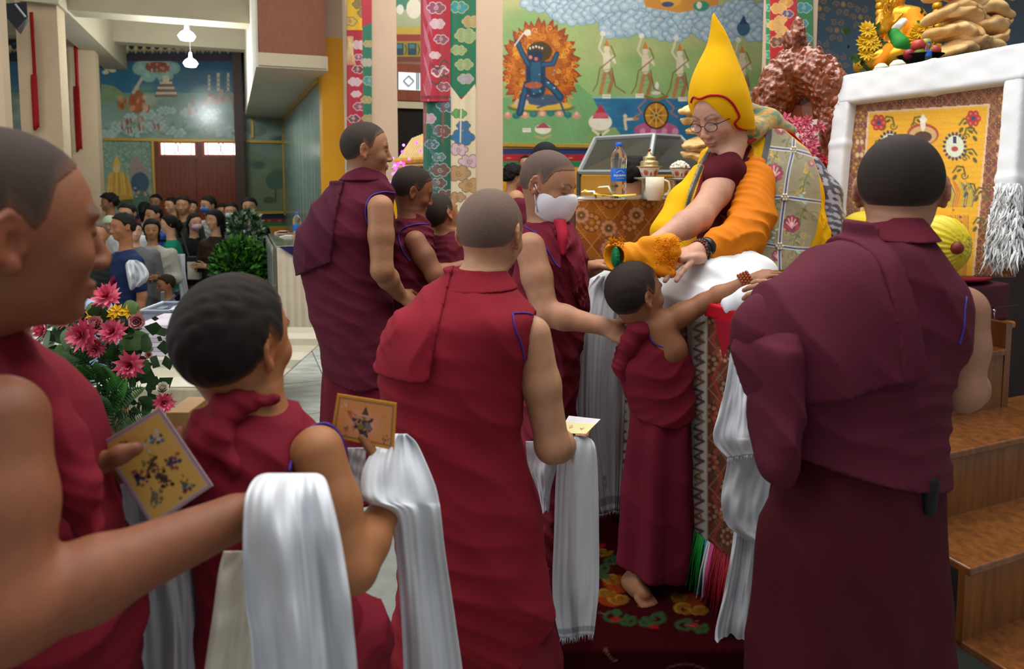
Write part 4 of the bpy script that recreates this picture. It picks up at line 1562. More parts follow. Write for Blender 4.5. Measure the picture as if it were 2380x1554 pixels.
VQf, _ = part(f, 'robe', cloth('plum_robe', '57192c'), r)
f = Fld(0.006)
f.stack([(0.006,) + row(1150, 740, 985, Y0, 0.2)[1:], row(1000, 748, 960, Y0, 0.17), row(880, 752, 940, Y0, 0.16), row(800, 760, 930, Y0, 0.15)], fold=pleats(10, 0.012, 0, 0.6, 64))
part(f, 'skirt', cloth('maroon_skirt'), r)
f = Fld(0.006)
cutA = pxcut([((795, 600), (812, 420)), ((690, 640), (835, 580))], Y0)
f.stack(rows[2:9], fold=folds((0.93, 0.1, 0.36), 0.075, 0.008, 67, 0.15), cut=cutA, inflate=0.018)
part(f, 'shawl', cloth('plum_shawl', '481729'), r)
f = Fld(0.006)
f.stack([row(388, 826, 876, Y0, 0.06), row(404, 806, 890, Y0, 0.075), row(420, 790, 900, Y0, 0.09)], inflate=0.006)
part(f, 'collar', cloth('plum_robe'), r)
piping([(918, 448), (890, 446), (862, 456), (850, 480), (852, 510), (862, 532)], VQf, r, 0.003, off=0.004)
f = Fld(0.0045)
hd = Head(P(851, 352, Y0 - 0.01), phi(75, -0.02), 0.95, (0.1, 0, 1))
hd.skull(f, True, P(836, 412, Y0))
f.stack([(z_, a_, b_, c_ * 0.8, d_ * 0.8) for z_, a_, b_, c_, d_ in rows[:9]], k=0.03)
arm(f, sh_, el_, wr_, (0.050, 0.042, 0.039, 0.027))
hand(f, wr_, (0.55, 0.25, -0.4), (-0.3, 0.5, -0.5), 1, 0.95)
skinbody(f, hd, '9a6c4e', r)
hd.hairmesh(0.0045, 0.003, '9a6c4e', '2a2422', r, 0.93, seed=12)

# ================= teenage monk behind him, eyes lowered
Y0 = 2.98
c = P(970, 1100, Y0)
r = empty('person', (c[0], Y0, 0.0), 'teenage monk in profile with lowered eyes, behind the tall plum-robed monk', 'person', GR)
rows = [row(492, 935, 985, Y0, 0.05), row(515, 918, 1000, Y0, 0.08), row(545, 905, 1010, Y0, 0.11), row(600, 900, 1012, Y0, 0.13), row(680, 905, 1015, Y0, 0.14), row(800, 905, 1030, Y0, 0.15), row(1000, 900, 1040, Y0, 0.16), (0.006,) + row(1090, 890, 1050, Y0, 0.18)[1:]]
sh_, el_, wr_ = P(965, 560, Y0 - 0.11), P(1012, 640, Y0 - 0.14), P(1078, 618, Y0 - 0.03)
f = Fld(0.006)
f.stack(rows, fold=folds((0.5, 0.2, 0.8), 0.06, 0.008, 71, 0.4))
f.cap(sh_, el_, 0.046, 0.044, 0.006, True)
VQg, _ = part(f, 'robe', cloth('maroon_robe_teen', '5c1829'), r)
piping([(1005, 520), (960, 522), (928, 540), (935, 580), (955, 608)], VQg, r, 0.003, off=0.004)
f = Fld(0.0045)
hd = Head(P(958, 446, Y0), phi(70, -0.30), 0.89, (0.2, 0, 1), child=0.4)
hd.skull(f, True, P(952, 510, Y0))
f.stack([(z_, a_, b_, c_ * 0.8, d_ * 0.8) for z_, a_, b_, c_, d_ in rows[:5]], k=0.03)
arm(f, sh_, el_, wr_, (0.045, 0.038, 0.034, 0.025))
hand(f, wr_, (0.8, 0.3, 0.1), (0, 0.2, -1), -1, 0.9)
skinbody(f, hd, '7d5038', r)
hd.hairmesh(0.0045, 0.003, '7d5038', '1d1815', r, 0.93, seed=14)

# ================= little monk whose head rests against the teenager
Y0 = 3.14
c = P(1045, 1050, Y0)
r = empty('person', (c[0], Y0, 0.0), 'little monk with tilted head squeezed between the teenage monk and the hung column', 'person', GR)
rows = [row(535, 1015, 1070, Y0, 0.05), row(555, 1000, 1085, Y0, 0.08), row(600, 995, 1095, Y0, 0.11), row(700, 998, 1100, Y0, 0.13), (0.006,) + row(1060, 985, 1110, Y0, 0.16)[1:]]
f = Fld(0.006)
f.stack(rows, fold=folds((0.5, 0.2, 0.8), 0.05, 0.007, 75, 0.4))
part(f, 'robe', cloth('maroon_robe_teen'), r)
f = Fld(0.0045)
hd = Head(P(1028, 502, Y0), phi(43, 0.25), 0.84, (-0.3, 0, 1), child=1.0)
hd.skull(f, True, P(1040, 552, Y0))
f.stack([(z_, a_, b_, c_ * 0.8, d_ * 0.8) for z_, a_, b_, c_, d_ in rows[:4]], k=0.03)
skinbody(f, hd, '9a6a48', r)
hd.hairmesh(0.0045, 0.003, '9a6a48', '201a17', r, 0.93, seed=16)

# ================= masked monk steadying the boy
Y0 = 2.34
c = P(1300, 1250, Y0)
r = empty('person', (c[0], Y0, 0.0), 'monk in white face mask reaching out to steady the small boy', 'person', GR)
rows = [row(500, 1246, 1306, Y0 - 0.0, 0.06), row(518, 1222, 1328, Y0 - 0.0, 0.085), row(545, 1206, 1348, Y0, 0.115), row(580, 1196, 1362, Y0, 0.14), row(640, 1190, 1370, Y0, 0.15), row(720, 1195, 1368, Y0, 0.15), row(820, 1200, 1352, Y0, 0.15), row(940, 1205, 1340, Y0, 0.155), row(1080, 1205, 1335, Y0, 0.16), row(1180, 1208, 1330, Y0, 0.16),
        (0.006,) + row(1270, 1200, 1335, Y0, 0.17)[1:]]
sh_, el_, wr_ = P(1232, 575, Y0 - 0.13), P(1268, 728, Y0 - 0.2), P(1404, 758, Y0 - 0.27)
f = Fld(0.0055)
f.stack(rows, fold=sumf(folds((0.92, 0.1, 0.38), 0.05, 0.008, 81, 0.35, 6), folds((0.8, 0, 0.6), 0.1, 0.006, 83)))
f.cap(sh_ + (-0.01, -0.02, 0.01), el_, 0.056, 0.052, 0.006, True)
VQi, _ = part(f, 'robe', cloth('maroon_robe_mask', '6b1a2b'), r)
f = Fld(0.005)
cutA = pxcut([((1390, 480), (1300, 620)), ], Y0)
f.stack([row(520, 1262, 1336, Y0 - 0.02, 0.085), row(565, 1292, 1352, Y0 - 0.05, 0.11), row(640, 1315, 1366, Y0 - 0.06, 0.11), row(690, 1330, 1360, Y0 - 0.06, 0.09), row(720, 1342, 1352, Y0 - 0.06, 0.05)], fold=folds((1, 0, 0.1), 0.022, 0.006, 86, 0.2))
part(f, 'shawl', cloth('maroon_robe_mask'), r)
f = Fld(0.005)
f.stack([row(508, 1284, 1314, Y0 - 0.05, 0.06), row(545, 1290, 1322, Y0 - 0.085, 0.06), row(590, 1298, 1318, Y0 - 0.10, 0.05)])
part(f, 'undershirt', cloth('crimson_shirt', 'a01f33'), r)
piping([(1218, 525), (1250, 545), (1272, 580), (1290, 610), (1302, 622)], VQi, r, 0.0026, off=0.003)
f = Fld(0.0038)
hd = Head(P(1272, 433, Y0 - 0.02), phi(116, -0.34), 0.97, (0.10, -0.05, 1))
hd.skull(f, True, P(1262, 505, Y0))
f.stack([(z_, a_, b_, c_ * 0.82, d_ * 0.82) for z_, a_, b_, c_, d_ in rows[:7]], k=0.03)
arm(f, sh_, el_, wr_, (0.050, 0.042, 0.037, 0.026))
hand(f, wr_, norm(P(1470, 790, Y0 - 0.29) - wr_), (0.15, 0.45, -0.85), 1, 0.98, curl=(0.5, 0.55, 0.6, 0.65), thumb=0.6, spread=0.12, thumb_dir=P(1450, 740, Y0 - 0.3) - wr_)
w2 = P(1372, 625, Y0 + 0.0)
f.chain([P(1340, 640, Y0 + 0.05), w2], [0.035, 0.027])
hand(f, w2, norm(P(1440, 600, Y0 - 0.02) - w2), (0.1, -0.2, -0.9), -1, 0.95, curl=(0.35, 0.4, 0.45, 0.5))
skinbody(f, hd, 'a3755a', r)
hd.hairmesh(0.0038, 0.0018, 'a3755a', '4a403c', r, 0.85, seed=18)
# face mask with pleats and ear loops
f = Fld(0.003)
fm = Fld(0.003)
hd2 = Head(hd.o, hd.R[:, 1], hd.s, hd.R[:, 2])
E = lambda q, rr_, k=0.012: fm.ell(hd2.w(*q), np.array(rr_) * hd2.s, hd2.R, k)
E((0, 0.032, -0.040), (0.0765, 0.076, 0.078), 0.02)
E((0, 0.092, -0.026), (0.026, 0.030, 0.036), 0.03)
E((0, 0.068, -0.072), (0.046, 0.042, 0.040), 0.03)
Rm, om, sm = hd2.R, hd2.o, hd2.s


def mcut(X, Y, Z):
    x, y, z = X - om[0], Y - om[1], Z - om[2]
    q = [(Rm[0, i] * x + Rm[1, i] * y + Rm[2, i] * z) / sm for i in range(3)]
    top = 0.006 - 0.32 * np.clip(np.abs(q[0]) - 0.010, 0, 0.06)
    return np.maximum(np.maximum(q[2] - top, -0.112 - q[2]), 0.006 - q[1]) * sm


fm.add(mcut, om - 0.2, om + 0.2, 0, False, True)
fm.add(lambda X, Y, Z: 0.0016 * np.sin(((X - om[0]) * Rm[0, 2] + (Y - om[1]) * Rm[1, 2] + (Z - om[2]) * Rm[2, 2]) * 420) + 0 * X - 0.002, om - 0.2, om + 0.2, 0, False, False) if False else None
(_, mo) = part(fm, 'face_mask', cloth('white_mask_fabric', 'd6d3da', 0.8, 0.03, 300), r)
lp = MB()
for z_ in (-0.022, -0.085):
    lp.tube([hd.w(0.066, 0.02, z_), hd.w(0.078, 0.0, z_ * 0.45), hd.w(0.082, -0.012, z_ * 0.2 + 0.01)], 0.0018, 6)
lp.build('ear_loop', cloth('white_mask_fabric'), mo, True)
# ------------------------------------------------------------------ the two nearest monks at the left
# ================= large monk at the left edge, in profile
Y0 = 0.88
c = P(20, 1500, Y0)
r = empty('person', (c[0], Y0, FG), 'nearest monk at the left edge in profile holding a printed card', 'person', GR)
rows = [row(745, -130, 6, Y0, 0.06), row(785, -175, 32, Y0, 0.075), row(840, -210, 76, Y0 - 0.01, 0.10), row(890, -235, 116, Y0 - 0.02, 0.13), row(960, -245, 156, Y0 - 0.02, 0.15), row(1060, -245, 200, Y0 - 0.02, 0.155), row(1200, -245, 236, Y0 - 0.02, 0.16), row(1300, -240, 266, Y0 - 0.02, 0.16), row(1480, -235, 300, Y0 - 0.01, 0.165), row(1700, -240, 310, Y0, 0.17),
        (FG + 0.006,) + row(2400, -330, 400, Y0, 0.2)[1:]]
sh_, el_, wr_ = P(-14, 985, 0.72), P(18, 1432, 0.66), P(540, 1205, 0.84)
f = Fld(0.0055)
f.stack(rows, fold=sumf(folds((0.85, 0.1, 0.5), 0.07, 0.007, 91, 0.35, 7), folds((0.2, 0, 1), 0.12, 0.005, 93)))
f.cap(sh_ + (0.01, -0.02, 0.02), el_ + (0, 0, 0), 0.062, 0.055, 0.008, True)
VQl, _ = part(f, 'robe', cloth('maroon_robe_left', '6f1424'), r)
f = Fld(0.005)
f.chain([P(-60, 755, Y0 - 0.03), P(2, 815, Y0 - 0.05), P(75, 910, Y0 - 0.07), P(135, 1025, Y0 - 0.09), P(180, 1135, Y0 - 0.1), P(208, 1235, Y0 - 0.1)], [0.022, 0.024, 0.026, 0.026, 0.022, 0.015], 0.03)
fo = folds((0.8, 0.1, 0.6), 0.03, 0.003, 98, 0.3)
f.ops = [((lambda fn: (lambda X, Y, Z: fn(X, Y, Z) - fo(X, Y, Z)))(o_[0]),) + o_[1:] for o_ in f.ops]
part(f, 'lapel', cloth('maroon_robe_left'), r)
piping([(-10, 893), (40, 912), (90, 962), (130, 1040), (160, 1130), (178, 1200), (194, 1246)], VQl, r, 0.0022, off=0.003)
f = Fld(0.0038)
hd = Head(P(2, 552, 0.80), phi(40, -0.03), 1.04, (0.03, 0, 1))
hd.skull(f, True, P(-50, 740, Y0))
f.stack([(z_, a_, b_, c_ * 0.8, d_ * 0.8) for z_, a_, b_, c_, d_ in rows[:7]], k=0.03)
arm(f, sh_, el_, wr_, (0.052, 0.043, 0.040, 0.029), 0.02)
hand(f, wr_, P(660, 1150, 0.92) - wr_, (0.1, 0.3, -0.9), 1, 0.92, curl=(0.4, 0.4, 0.45, 0.5), thumb=0.8, thumb_dir=P(640, 1140, 0.95) - wr_)
w2 = P(190, 1096, 0.95)
f.chain([P(90, 1180, 0.95), w2], [0.034, 0.028])
hand(f, w2, (0.85, 0.30, -0.10), (-0.1, 0.5, 0.9), -1, 1.0, curl=(0.5, 0.5, 0.5, 0.5), thumb=0.0, thumb_dir=P(318, 1042, 0.915) - P(222, 1080, 0.93))
f.chain([w2 + (0.01, -0.015, 0.0), P(230, 1078, 0.905), P(280, 1056, 0.902), P(316, 1042, 0.906)], [0.018, 0.0145, 0.012, 0.0095], 0.01)
skinbody(f, hd, '7d4c34', r)
hd.hairmesh(0.004, 0.0015, '7d4c34', '2e2826', r, 0.9, seed=22)

# ================= boy monk in front of him, head turned away
Y0 = 1.10
c = P(600, 1500, Y0)
r = empty('person', (c[0], Y0, FG), 'boy monk with dark brush-cut hair seen from behind at lower left, scarf over his wrist', 'person', GR)
rows = [row(915, 528, 640, Y0 + 0.01, 0.05), row(940, 492, 666, Y0 + 0.005, 0.07), row(975, 455, 705, Y0, 0.09), row(1010, 440, 745, Y0, 0.105), row(1060, 436, 762, Y0, 0.115), row(1130, 446, 745, Y0, 0.12), row(1220, 458, 728, Y0, 0.12), row(1320, 465, 745, Y0, 0.125), row(1400, 470, 815, Y0, 0.13), row(1480, 470, 870, Y0, 0.14), row(1560, 470, 915, Y0, 0.15), (FG + 0.006,) + row(2000, 440, 960, Y0, 0.17)[1:]]
sh_, el_, wr_ = P(738, 1050, Y0 - 0.04), P(822, 1322, Y0 - 0.08), P(918, 1140, Y0 + 0.04)
f = Fld(0.005)
f.stack(rows, fold=sumf(folds((0.75, 0.1, 0.62), 0.055, 0.006, 95, 0.35, 7), folds((0.1, 0, 1), 0.1, 0.006, 96, mask=lambda X, Y, Z: np.clip((0.75 - Z) / 0.1, 0, 1))))
f.cap(sh_ + (0.004, -0.012, 0.006), el_, 0.042, 0.044, 0.006, True)
VQk, _ = part(f, 'robe', cloth('maroon_robe_kid', '6f1425'), r)
f = Fld(0.005)
f.chain([P(560, 915, Y0 - 0.02), P(520, 950, Y0 - 0.06), P(500, 1010, Y0 - 0.09), P(545, 1090, Y0 - 0.11)], [0.014, 0.017, 0.018, 0.012], 0.03)
f.chain([P(640, 928, Y0 - 0.03), P(560, 935, Y0 - 0.055), P(470, 990, Y0 - 0.06)], [0.012, 0.015, 0.015], 0.03)
f.chain([P(470, 985, Y0 - 0.07), P(455, 1050, Y0 - 0.09), P(480, 1120, Y0 - 0.10)], [0.016, 0.018, 0.014], 0.03)
fo = folds((0.75, 0.1, 0.62), 0.03, 0.004, 99, 0.3)
f.ops = [((lambda fn: (lambda X, Y, Z: fn(X, Y, Z) - fo(X, Y, Z)))(o_[0]),) + o_[1:] for o_ in f.ops]
part(f, 'shawl', cloth('maroon_robe_kid'), r)
piping([(672, 1096), (680, 1060), (698, 1020), (728, 990), (765, 986), (795, 1020), (806, 1060)], VQk, r, 0.0025, off=0.003)
f = Fld(0.0038)
hd = Head(P(547, 806, Y0 + 0.005), phi(20, 0.05), 0.95, (0.0, 0, 1), child=0.7)
hd.skull(f, True, P(580, 938, Y0))
f.stack([(z_, a_, b_, c_ * 0.8, d_ * 0.8) for z_, a_, b_, c_, d_ in rows[:8]], k=0.03)
arm(f, sh_, el_, wr_, (0.041, 0.034, 0.031, 0.023), 0.02)
hand(f, wr_, P(915, 1040, Y0 + 0.08) - wr_, (-0.8, 0.2, 0.1), 1, 0.85)
skinbody(f, hd, '96633f', r)
hd.hairmesh(0.0038, 0.0045, '96633f', '161210', r, 1.0, seed=24, rag=0.0025)
# ------------------------------------------------------------------ throne, stairs, lama
UF, V0, V1, ZT = 1.316, 1.50, 2.50, 0.915


def planeN(p0, n):
    p0, n = np.asarray(p0, float), norm(n)

    def fn(X, Y):
        a = (np.asarray(X, float) - CX) / F
        b = (CY - np.asarray(Y, float)) / F
        fy = cp + b * sp
        fz = -sp + b * cp
        t = ((p0 - (0, 0, CAMZ)) @ n) / (a * n[0] + fy * n[1] + fz * n[2])
        return np.stack([a * t, fy * t, CAMZ + fz * t], -1)
    return fn


def motif(cv, x, y, r, c1, c2, c3, k=8):
    """round woven flower"""
    cv.ell(x, y, r, r, c1)
    for i in range(k):
        a = 2 * PI * i / k
        cv.ell(x + r * 0.66 * math.cos(a), y + r * 0.66 * math.sin(a), r * 0.24, r * 0.24, c2)
    cv.ell(x, y, r * 0.36, r * 0.36, c3)
    cv.ell(x, y, r * 0.15, r * 0.15, c2)


def brocade(cv, x0, y0, x1, y1, cell, base, cols, seed=0, lw=1.5):
    """woven lattice of medallions and scrolls"""
    rb = random.Random(seed)
    cv.rect(x0, y0, x1, y1, base)
    j = 0
    y = y0
    while y < y1 + cell:
        x = x0 + (cell / 2 if j % 2 else 0)
        while x < x1 + cell:
            cv.poly([(x, y - cell * 0.62), (x + cell * 0.5, y), (x, y + cell * 0.62), (x - cell * 0.5, y)], rb.choice(cols[:3]), 0.8)
            cv.stroke([(x, y - cell * 0.62), (x + cell * 0.5, y), (x, y + cell * 0.62), (x - cell * 0.5, y), (x, y - cell * 0.62)], lw, cols[3])
            motif(cv, x, y, cell * 0.27, cols[4], cols[3], cols[rb.randrange(3)])
            for a in range(4):
                cv.spiral(x + cell * 0.30 * math.cos(a * PI / 2 + 0.78), y + cell * 0.36 * math.sin(a * PI / 2 + 0.78), cell * 0.1, 1.3, lw * 0.8, cols[3], a)
            x += cell
        y += cell * 0.62
        j += 1


M_wood = mat('varnished_stair_wood', '74451d', 0.28, 0.34, 7, stretch=(7.0, 7.0, 0.7), coat=0.35)
_nt = M_wood.node_tree
M_carve = mat('carved_polished_wood', '7a3a1c', 0.25, 0.3, 30, coat=0.5, bump=0.5)
M_white = cloth('white_silk', 'dde0e4', 0.55, 0.03, 500, 0.12)
M_khata = mat('sheer_white_scarf', 'ccd0d6', 0.8, 0.05, 14, 0.15, bscale=300, spec=0.2)
_b = M_khata.node_tree.nodes['Principled BSDF']
_b.inputs['Transmission Weight'].default_value = 0.0

th = empty('throne', wp(1.9, 1.9, 0), 'high throne dais hung with brown and white brocade and a rainbow fringe', 'throne')
rbox('core', mat('throne_core_wood', '4a2a18', 0.6), UF + 0.012, 1.68, V0, V1, 0.0, ZT, th)
rbox('core', mat('throne_core_wood'), 1.68, 2.34, 1.80, V1, 0.0, ZT, th)
pf = planeU(UF)
cv = Canvas(1330, 560, 1830, 1480, 2.2, '6d3a2a')
brocade(cv, 1330, 560, 1830, 1480, 92, '65392a', ['6b3527', '5c3424', '7b3d2c', '9a7250', '4c2c22'], 5, 1.6)
for k in range(9):
    motif(cv, 1690 + (k % 2) * 36, 640 + k * 92, 20, '7c4a34', 'c9a878', '8f3a30')
    cv.stroke([(1660, 600 + k * 92), (1680, 650 + k * 92), (1664, 690 + k * 92)], 6, 'a03a30', 0.8)
for xa, xb in ((1612, 1648), (1428, 1466)):
    cv.rect(xa - 10, 560, xb + 2, 1480, 'b9b0a4')
    cv.rect(xa, 560, xb, 1480, 'c9c2b8')
    yy = 580
    while yy < 1300:
        k = int(yy / 40)
        cc = ['6a4a44', '8a5a4c', '5a4a50', '7d6a4c'][k % 4]
        cv.stroke([(xa + 6, yy), (xb - 8, yy + 8), (xa + 8, yy + 20), (xb - 6, yy + 30), (xa + 10, yy + 40)], 6, cc)
        cv.spiral((xa + xb) / 2, yy + 22, 9, 1.3, 3, cc, k)
        yy += 46
    cv.stroke([(xb + 1, 560), (xb + 1, 1480)], 2, '8a7a68')
pan = MB()


def throne_face(X, Y):
    G = pf(X, Y)
    G[..., 2] = np.clip(G[..., 2], 0.17, ZT)
    u_, v_ = uv(G)
    v_ = np.clip(v_, V0, V1)
    G2 = u_[..., None] * 0 + (UF - 0.006) * E2 + v_[..., None] * EV
    G2[..., 2] = G[..., 2]
    # gentle waviness of the hung cloth
    G2 += E2 * (0.004 * np.sin(v_ * 40) * np.clip((ZT - G[..., 2]) * 2, 0, 1))[..., None]
    return G2


cv.sheet('brocade_front', throne_face, M_paint, th, 0.004)
rbox('top_edging', cloth('red_silk_edge', 'b01424', 0.5), UF - 0.02, UF + 0.2, V0, V1, ZT - 0.035, ZT + 0.008, th, 0.006)
MB().add([wp(UF - 0.024, 1.62, ZT - 0.03), wp(UF - 0.024, 1.52, ZT - 0.03), wp(UF - 0.03, 1.57, ZT - 0.14), wp(UF - 0.014, 1.57, ZT - 0.03)], [(0, 1, 2), (0, 2, 3), (1, 3, 2), (0, 3, 1)]).build('pennant', cloth('red_silk_dark', '8c1022'), th)
# rainbow fringe: one mesh of loose threads
fr = MB()
rg = random.Random(8)
bands = ['b02a6a', '8a1020', '8a1020', 'c8508a', 'd8d8d8', '3aa0c0', '1f9a3a', '1c7a34', '1f9a3a', '3aa0c0', 'c9c9c4', 'd8b03a', 'c9901f', 'd8b03a', 'c9c9c4', '3a62c0', 'b02a6a', '8a1020']
nth = 330
pal = [(1800, 'b02a6a'), (1700, '8a1020'), (1668, '8a1020'), (1662, 'c8508a'), (1652, 'd8d8d8'), (1644, '3aa0c0'), (1636, '1f9a3a'), (1622, '12602a'), (1612, '1f9a3a'), (1600, '3aa0c0'), (1590, 'c9c9c4'), (1580, 'd8b03a'), (1566, 'a8741f'), (1556, 'd8b03a'), (1546, 'c9c9c4'), (1536, '3a62c0'), (1500, '8a1020'), (1470, '1f9a3a'), (1450, 'b02a6a'), (1425, 'c9c9c4'), (1400, '8a1020'), (0, 'b02a6a')]
for k in range(nth):
    v = V0 + 0.02 + (V1 - V0 - 0.02) * k / nth
    t0 = wp(UF - 0.014 + rg.uniform(-0.004, 0.004), v, 0.195)
    xx = pix(t0)[0]
    col_ = [c_ for x_, c_ in pal if xx < x_][-1] if xx < 1800 else 'b02a6a'
    t1 = wp(UF - 0.03 + rg.uniform(-0.02, 0.012), v + rg.uniform(-0.012, 0.012), 0.018 + rg.uniform(-0.006, 0.02))
    tm_ = (t0 + t1) / 2 + E2 * rg.uniform(-0.008, 0.0)
    fr.tube([t0, tm_, t1], 0.0026, 4, col=col_)
o = fr.build('fringe', mat('silk_fringe', attr=True, rough=0.5), th, True)
o['kind'] = 'stuff'

# ---- stairs at the near side
st = empty('wooden_stairs', wp(2.35, 1.0, 0.0), 'varnished wooden stairs climbing to the throne at the right edge', 'stairs')
b0 = [(0.108, 0.98, 1.60, 3.4), (0.312, 1.16, 1.60, 3.3), (0.512, 1.34, 1.60, 3.2), (0.715, 1.54, 1.60, None)]
pt = planeN(P(2230, 1068, 1.905), EV)
vA = uv(P(2200, 1072, 1.905))[1]
steps = [(0.51, vA), (0.31, vA - 0.19), (0.11, vA - 0.37)]
uR = uv(planeV(vA + 0.19)(2342, 835))[0]
uL = 1.70
for i_, (z, v) in enumerate([(0.715, vA + 0.19)] + steps):
    u1 = uR if i_ == 0 else uR + 0.5
    rbox('riser', M_wood, uL, u1 - 0.004, v + 0.012, v + 0.03, z - 0.215, z - 0.02, st)
    rbox('tread', M_wood, uL, u1, v, v + 0.26, z - 0.022, z, st, 0.004)
    rbox('stringer', M_wood, u1 - 0.03, u1 - 0.006, v + 0.02, v + 0.25, z - 0.215 if i_ < 3 else 0.0, z - 0.022, st)
rbox('side_cheek', M_wood, uR, uR + 0.03, vA + 0.2, vA + 0.5, 0.0, 0.80, st)

# ---- little cabinet behind with a bag on it
vC = vA + 0.48
pc = planeV(vC)
ua, ub = uv(pc(2215, 800))[0], uv(pc(2352, 800))[0]
zc = pc(2300, 752)[2]
cb = empty('altar_cabinet', wp((ua + ub) / 2, vC + 0.2, 0), 'small varnished wooden cabinet with panelled front behind the top step', 'cabinet')
rbox('body', M_wood, ua, ub - 0.01, vC + 0.01, vC + 0.35, 0.0, zc - 0.03, cb)
rbox('top', mat('cabinet_top_wood', '9a6228', 0.3, 0.2, 12), ua - 0.01, ub + 0.005, vC - 0.01, vC + 0.36, zc - 0.028, zc, cb, 0.008)
rbox('panel', M_wood, ua + 0.02, ub - 0.06, vC, vC + 0.012, zc - 0.30, zc - 0.09, cb, 0.006)
bg = empty('travel_bag', wp((ua + ub) / 2, vC + 0.2, zc), 'dark maroon zipped bag standing on the small cabinet', 'bag')
zb = pc(2300, 665)[2]
f = Fld(0.005)
cb_ = wp((ua + ub) / 2, vC + 0.17, (zc + zb) / 2)


def rbx(X, Y, Z, c=cb_, hx=(ub - ua) / 2 - 0.008, hy=0.14, hz=(zb - zc) / 2 - 0.012):
    x, y, z = X - c[0], Y - c[1], Z - c[2]
    u, v = x * E2[0] + y * E2[1], x * EV[0] + y * EV[1]
    q = np.stack(np.broadcast_arrays(np.abs(u) - hx, np.abs(v) - hy, np.abs(z) - hz))
    return np.sqrt((np.maximum(q, 0) ** 2).sum(0)) + np.minimum(q.max(0), 0) - 0.012


f.add(rbx, cb_ - 0.4, cb_ + 0.4)
part(f, 'body', cloth('bag_nylon', '4c1a28', 0.5), bg)
MB().tube([pc(2290, 712) - EV * 0.03, pc(2350, 706) - EV * 0.03], 0.003, 6).build('zip', mat('zip_dark', '241018', 0.4), bg)
zp = MB()
zp.tube([pc(2288, 718) - EV * 0.036, pc(2288, 736) - EV * 0.036], 0.004, 6)
zp.sphere(pc(2288, 718) - EV * 0.036, 0.007)
zp.build('zip_pull', mat('steel', 'b8b8b8', 0.3, metal=1.0), bg, True)
f = Fld(0.004)
q0 = wp((ua + ub) / 2, vC + 0.15, zb + 0.022)
f.ell(q0, ((ub - ua) / 2, 0.13, 0.020), RM)
V_, Q_ = f.run()
tag(mesh_np('folded_cloth', V_, Q_, cloth('crimson_folded_cloth', '7c1226')), 'folded crimson cloth lying on the zipped bag', 'cloth')

# ---- tall seat back with white border and brocade panel
TLp = P(1958, 180, 2.96)
slant = norm(E2 * -0.16 + np.array((0, 0, -0.8)))
nB = norm(np.cross(EV, slant))
bk = None
pb = planeN(TLp, nB)
if nB @ (np.array((0, 0, CAMZ)) - TLp) < 0:
    nB = -nB
cv = Canvas(1930, 150, 2420, 690, 2.0, '7c4a38')
brocade(cv, 1930, 150, 2420, 690, 46, '7a3f36', ['7d4238', '6e3a34', '84503a', 'a8753c', '5a3430'], 9, 1.3)
for x0_, x1_ in ((1978, 2012), (2306, 2362)):
    for k in range(12):
        motif(cv, (x0_ + x1_) / 2, 230 + k * 40, 16, '8a5a2c', 'c28a34', '6e3a34', 6)
for k in range(9):
    motif(cv, 2030 + k * 38, 222 - k * 5, 14, '6a3a44', 'b08a7a', '4a4458', 8)
for x_ in (1998, 2325):
    for y_ in (330, 360, 520, 550):
        cv.ell(x_ - 5, y_, 5, 7, 'd2b48c')
        cv.ell(x_ + 5, y_, 5, 7, 'd2b48c')
    cv.ell(x_, 345, 6, 9, '8a3a48')
    cv.ell(x_, 535, 6, 9, '8a3a48')
yq = [(2022, 264), (2296, 246), (2256, 668), (1990, 668)]
cv.poly([(yq[0][0] - 5, yq[0][1] - 5), (yq[1][0] + 5, yq[1][1] - 5), (yq[2][0] + 5, 672), (yq[3][0] - 5, 672)], 'd8b890')
cv.poly(yq, 'dfa512')
rg = random.Random(3)
for k in range(30):
    y_ = 270 + k * 13
    cv.stroke([(2015, y_), (2290, y_ - 14)], 1.2, 'c98f10', 0.6)
GD = '4c4f1c'
for x_, y_, s_ in ((2050, 285, 1), (2150, 285, -1), (2110, 330, 1), (2230, 290, 1), (2060, 340, -1), (2215, 400, 1), (2270, 360, -1), (2240, 440, 1), (2200, 440, -1), (2270, 310, -1), (2060, 420, 1), (2265, 450, 1), (2210, 520, -1), (2262, 520, 1), (2230, 580, -1)):
    cv.stroke([(x_, y_), (x_ + 10 * s_, y_ - 14), (x_ + 24 * s_, y_ - 12), (x_ + 28 * s_, y_ + 4)], 4, GD)
    cv.spiral(x_ + 26 * s_, y_ + 8, 9, 1.2, 3, '5c5a20', 0, s_)
    cv.ell(x_ + 4 * s_, y_ + 12, 5, 9, GD, 0.6 * s_)
    cv.ell(x_ + 14 * s_, y_ - 4, 8, 4, GD, -0.5 * s_)
for x_, y_ in ((2042, 285), (2262, 275)):
    for a in range(6):
        cv.ell(x_ + 11 * math.cos(a * 1.05), y_ + 12 * math.sin(a * 1.05), 8, 9, 'a8281c')
        cv.ell(x_ + 12 * math.cos(a * 1.05), y_ + 13 * math.sin(a * 1.05), 4, 4, 'c9604a')
    cv.ell(x_, y_, 6, 6, '2c3468')
cv.ell(2145, 312, 38, 26, 'a8402c')
cv.ell(2145, 314, 33, 22, 'c9a06a')
cv.ell(2145, 318, 22, 14, '4a2c24')
for k in range(9):
    cv.stroke([(2145, 330), (2113 + k * 8, 350)], 2, 'a8402c')
cv.ell(2145, 285, 7, 22, 'e2dac4')
cv.ell(2146, 278, 10, 7, 'e8e2d0')
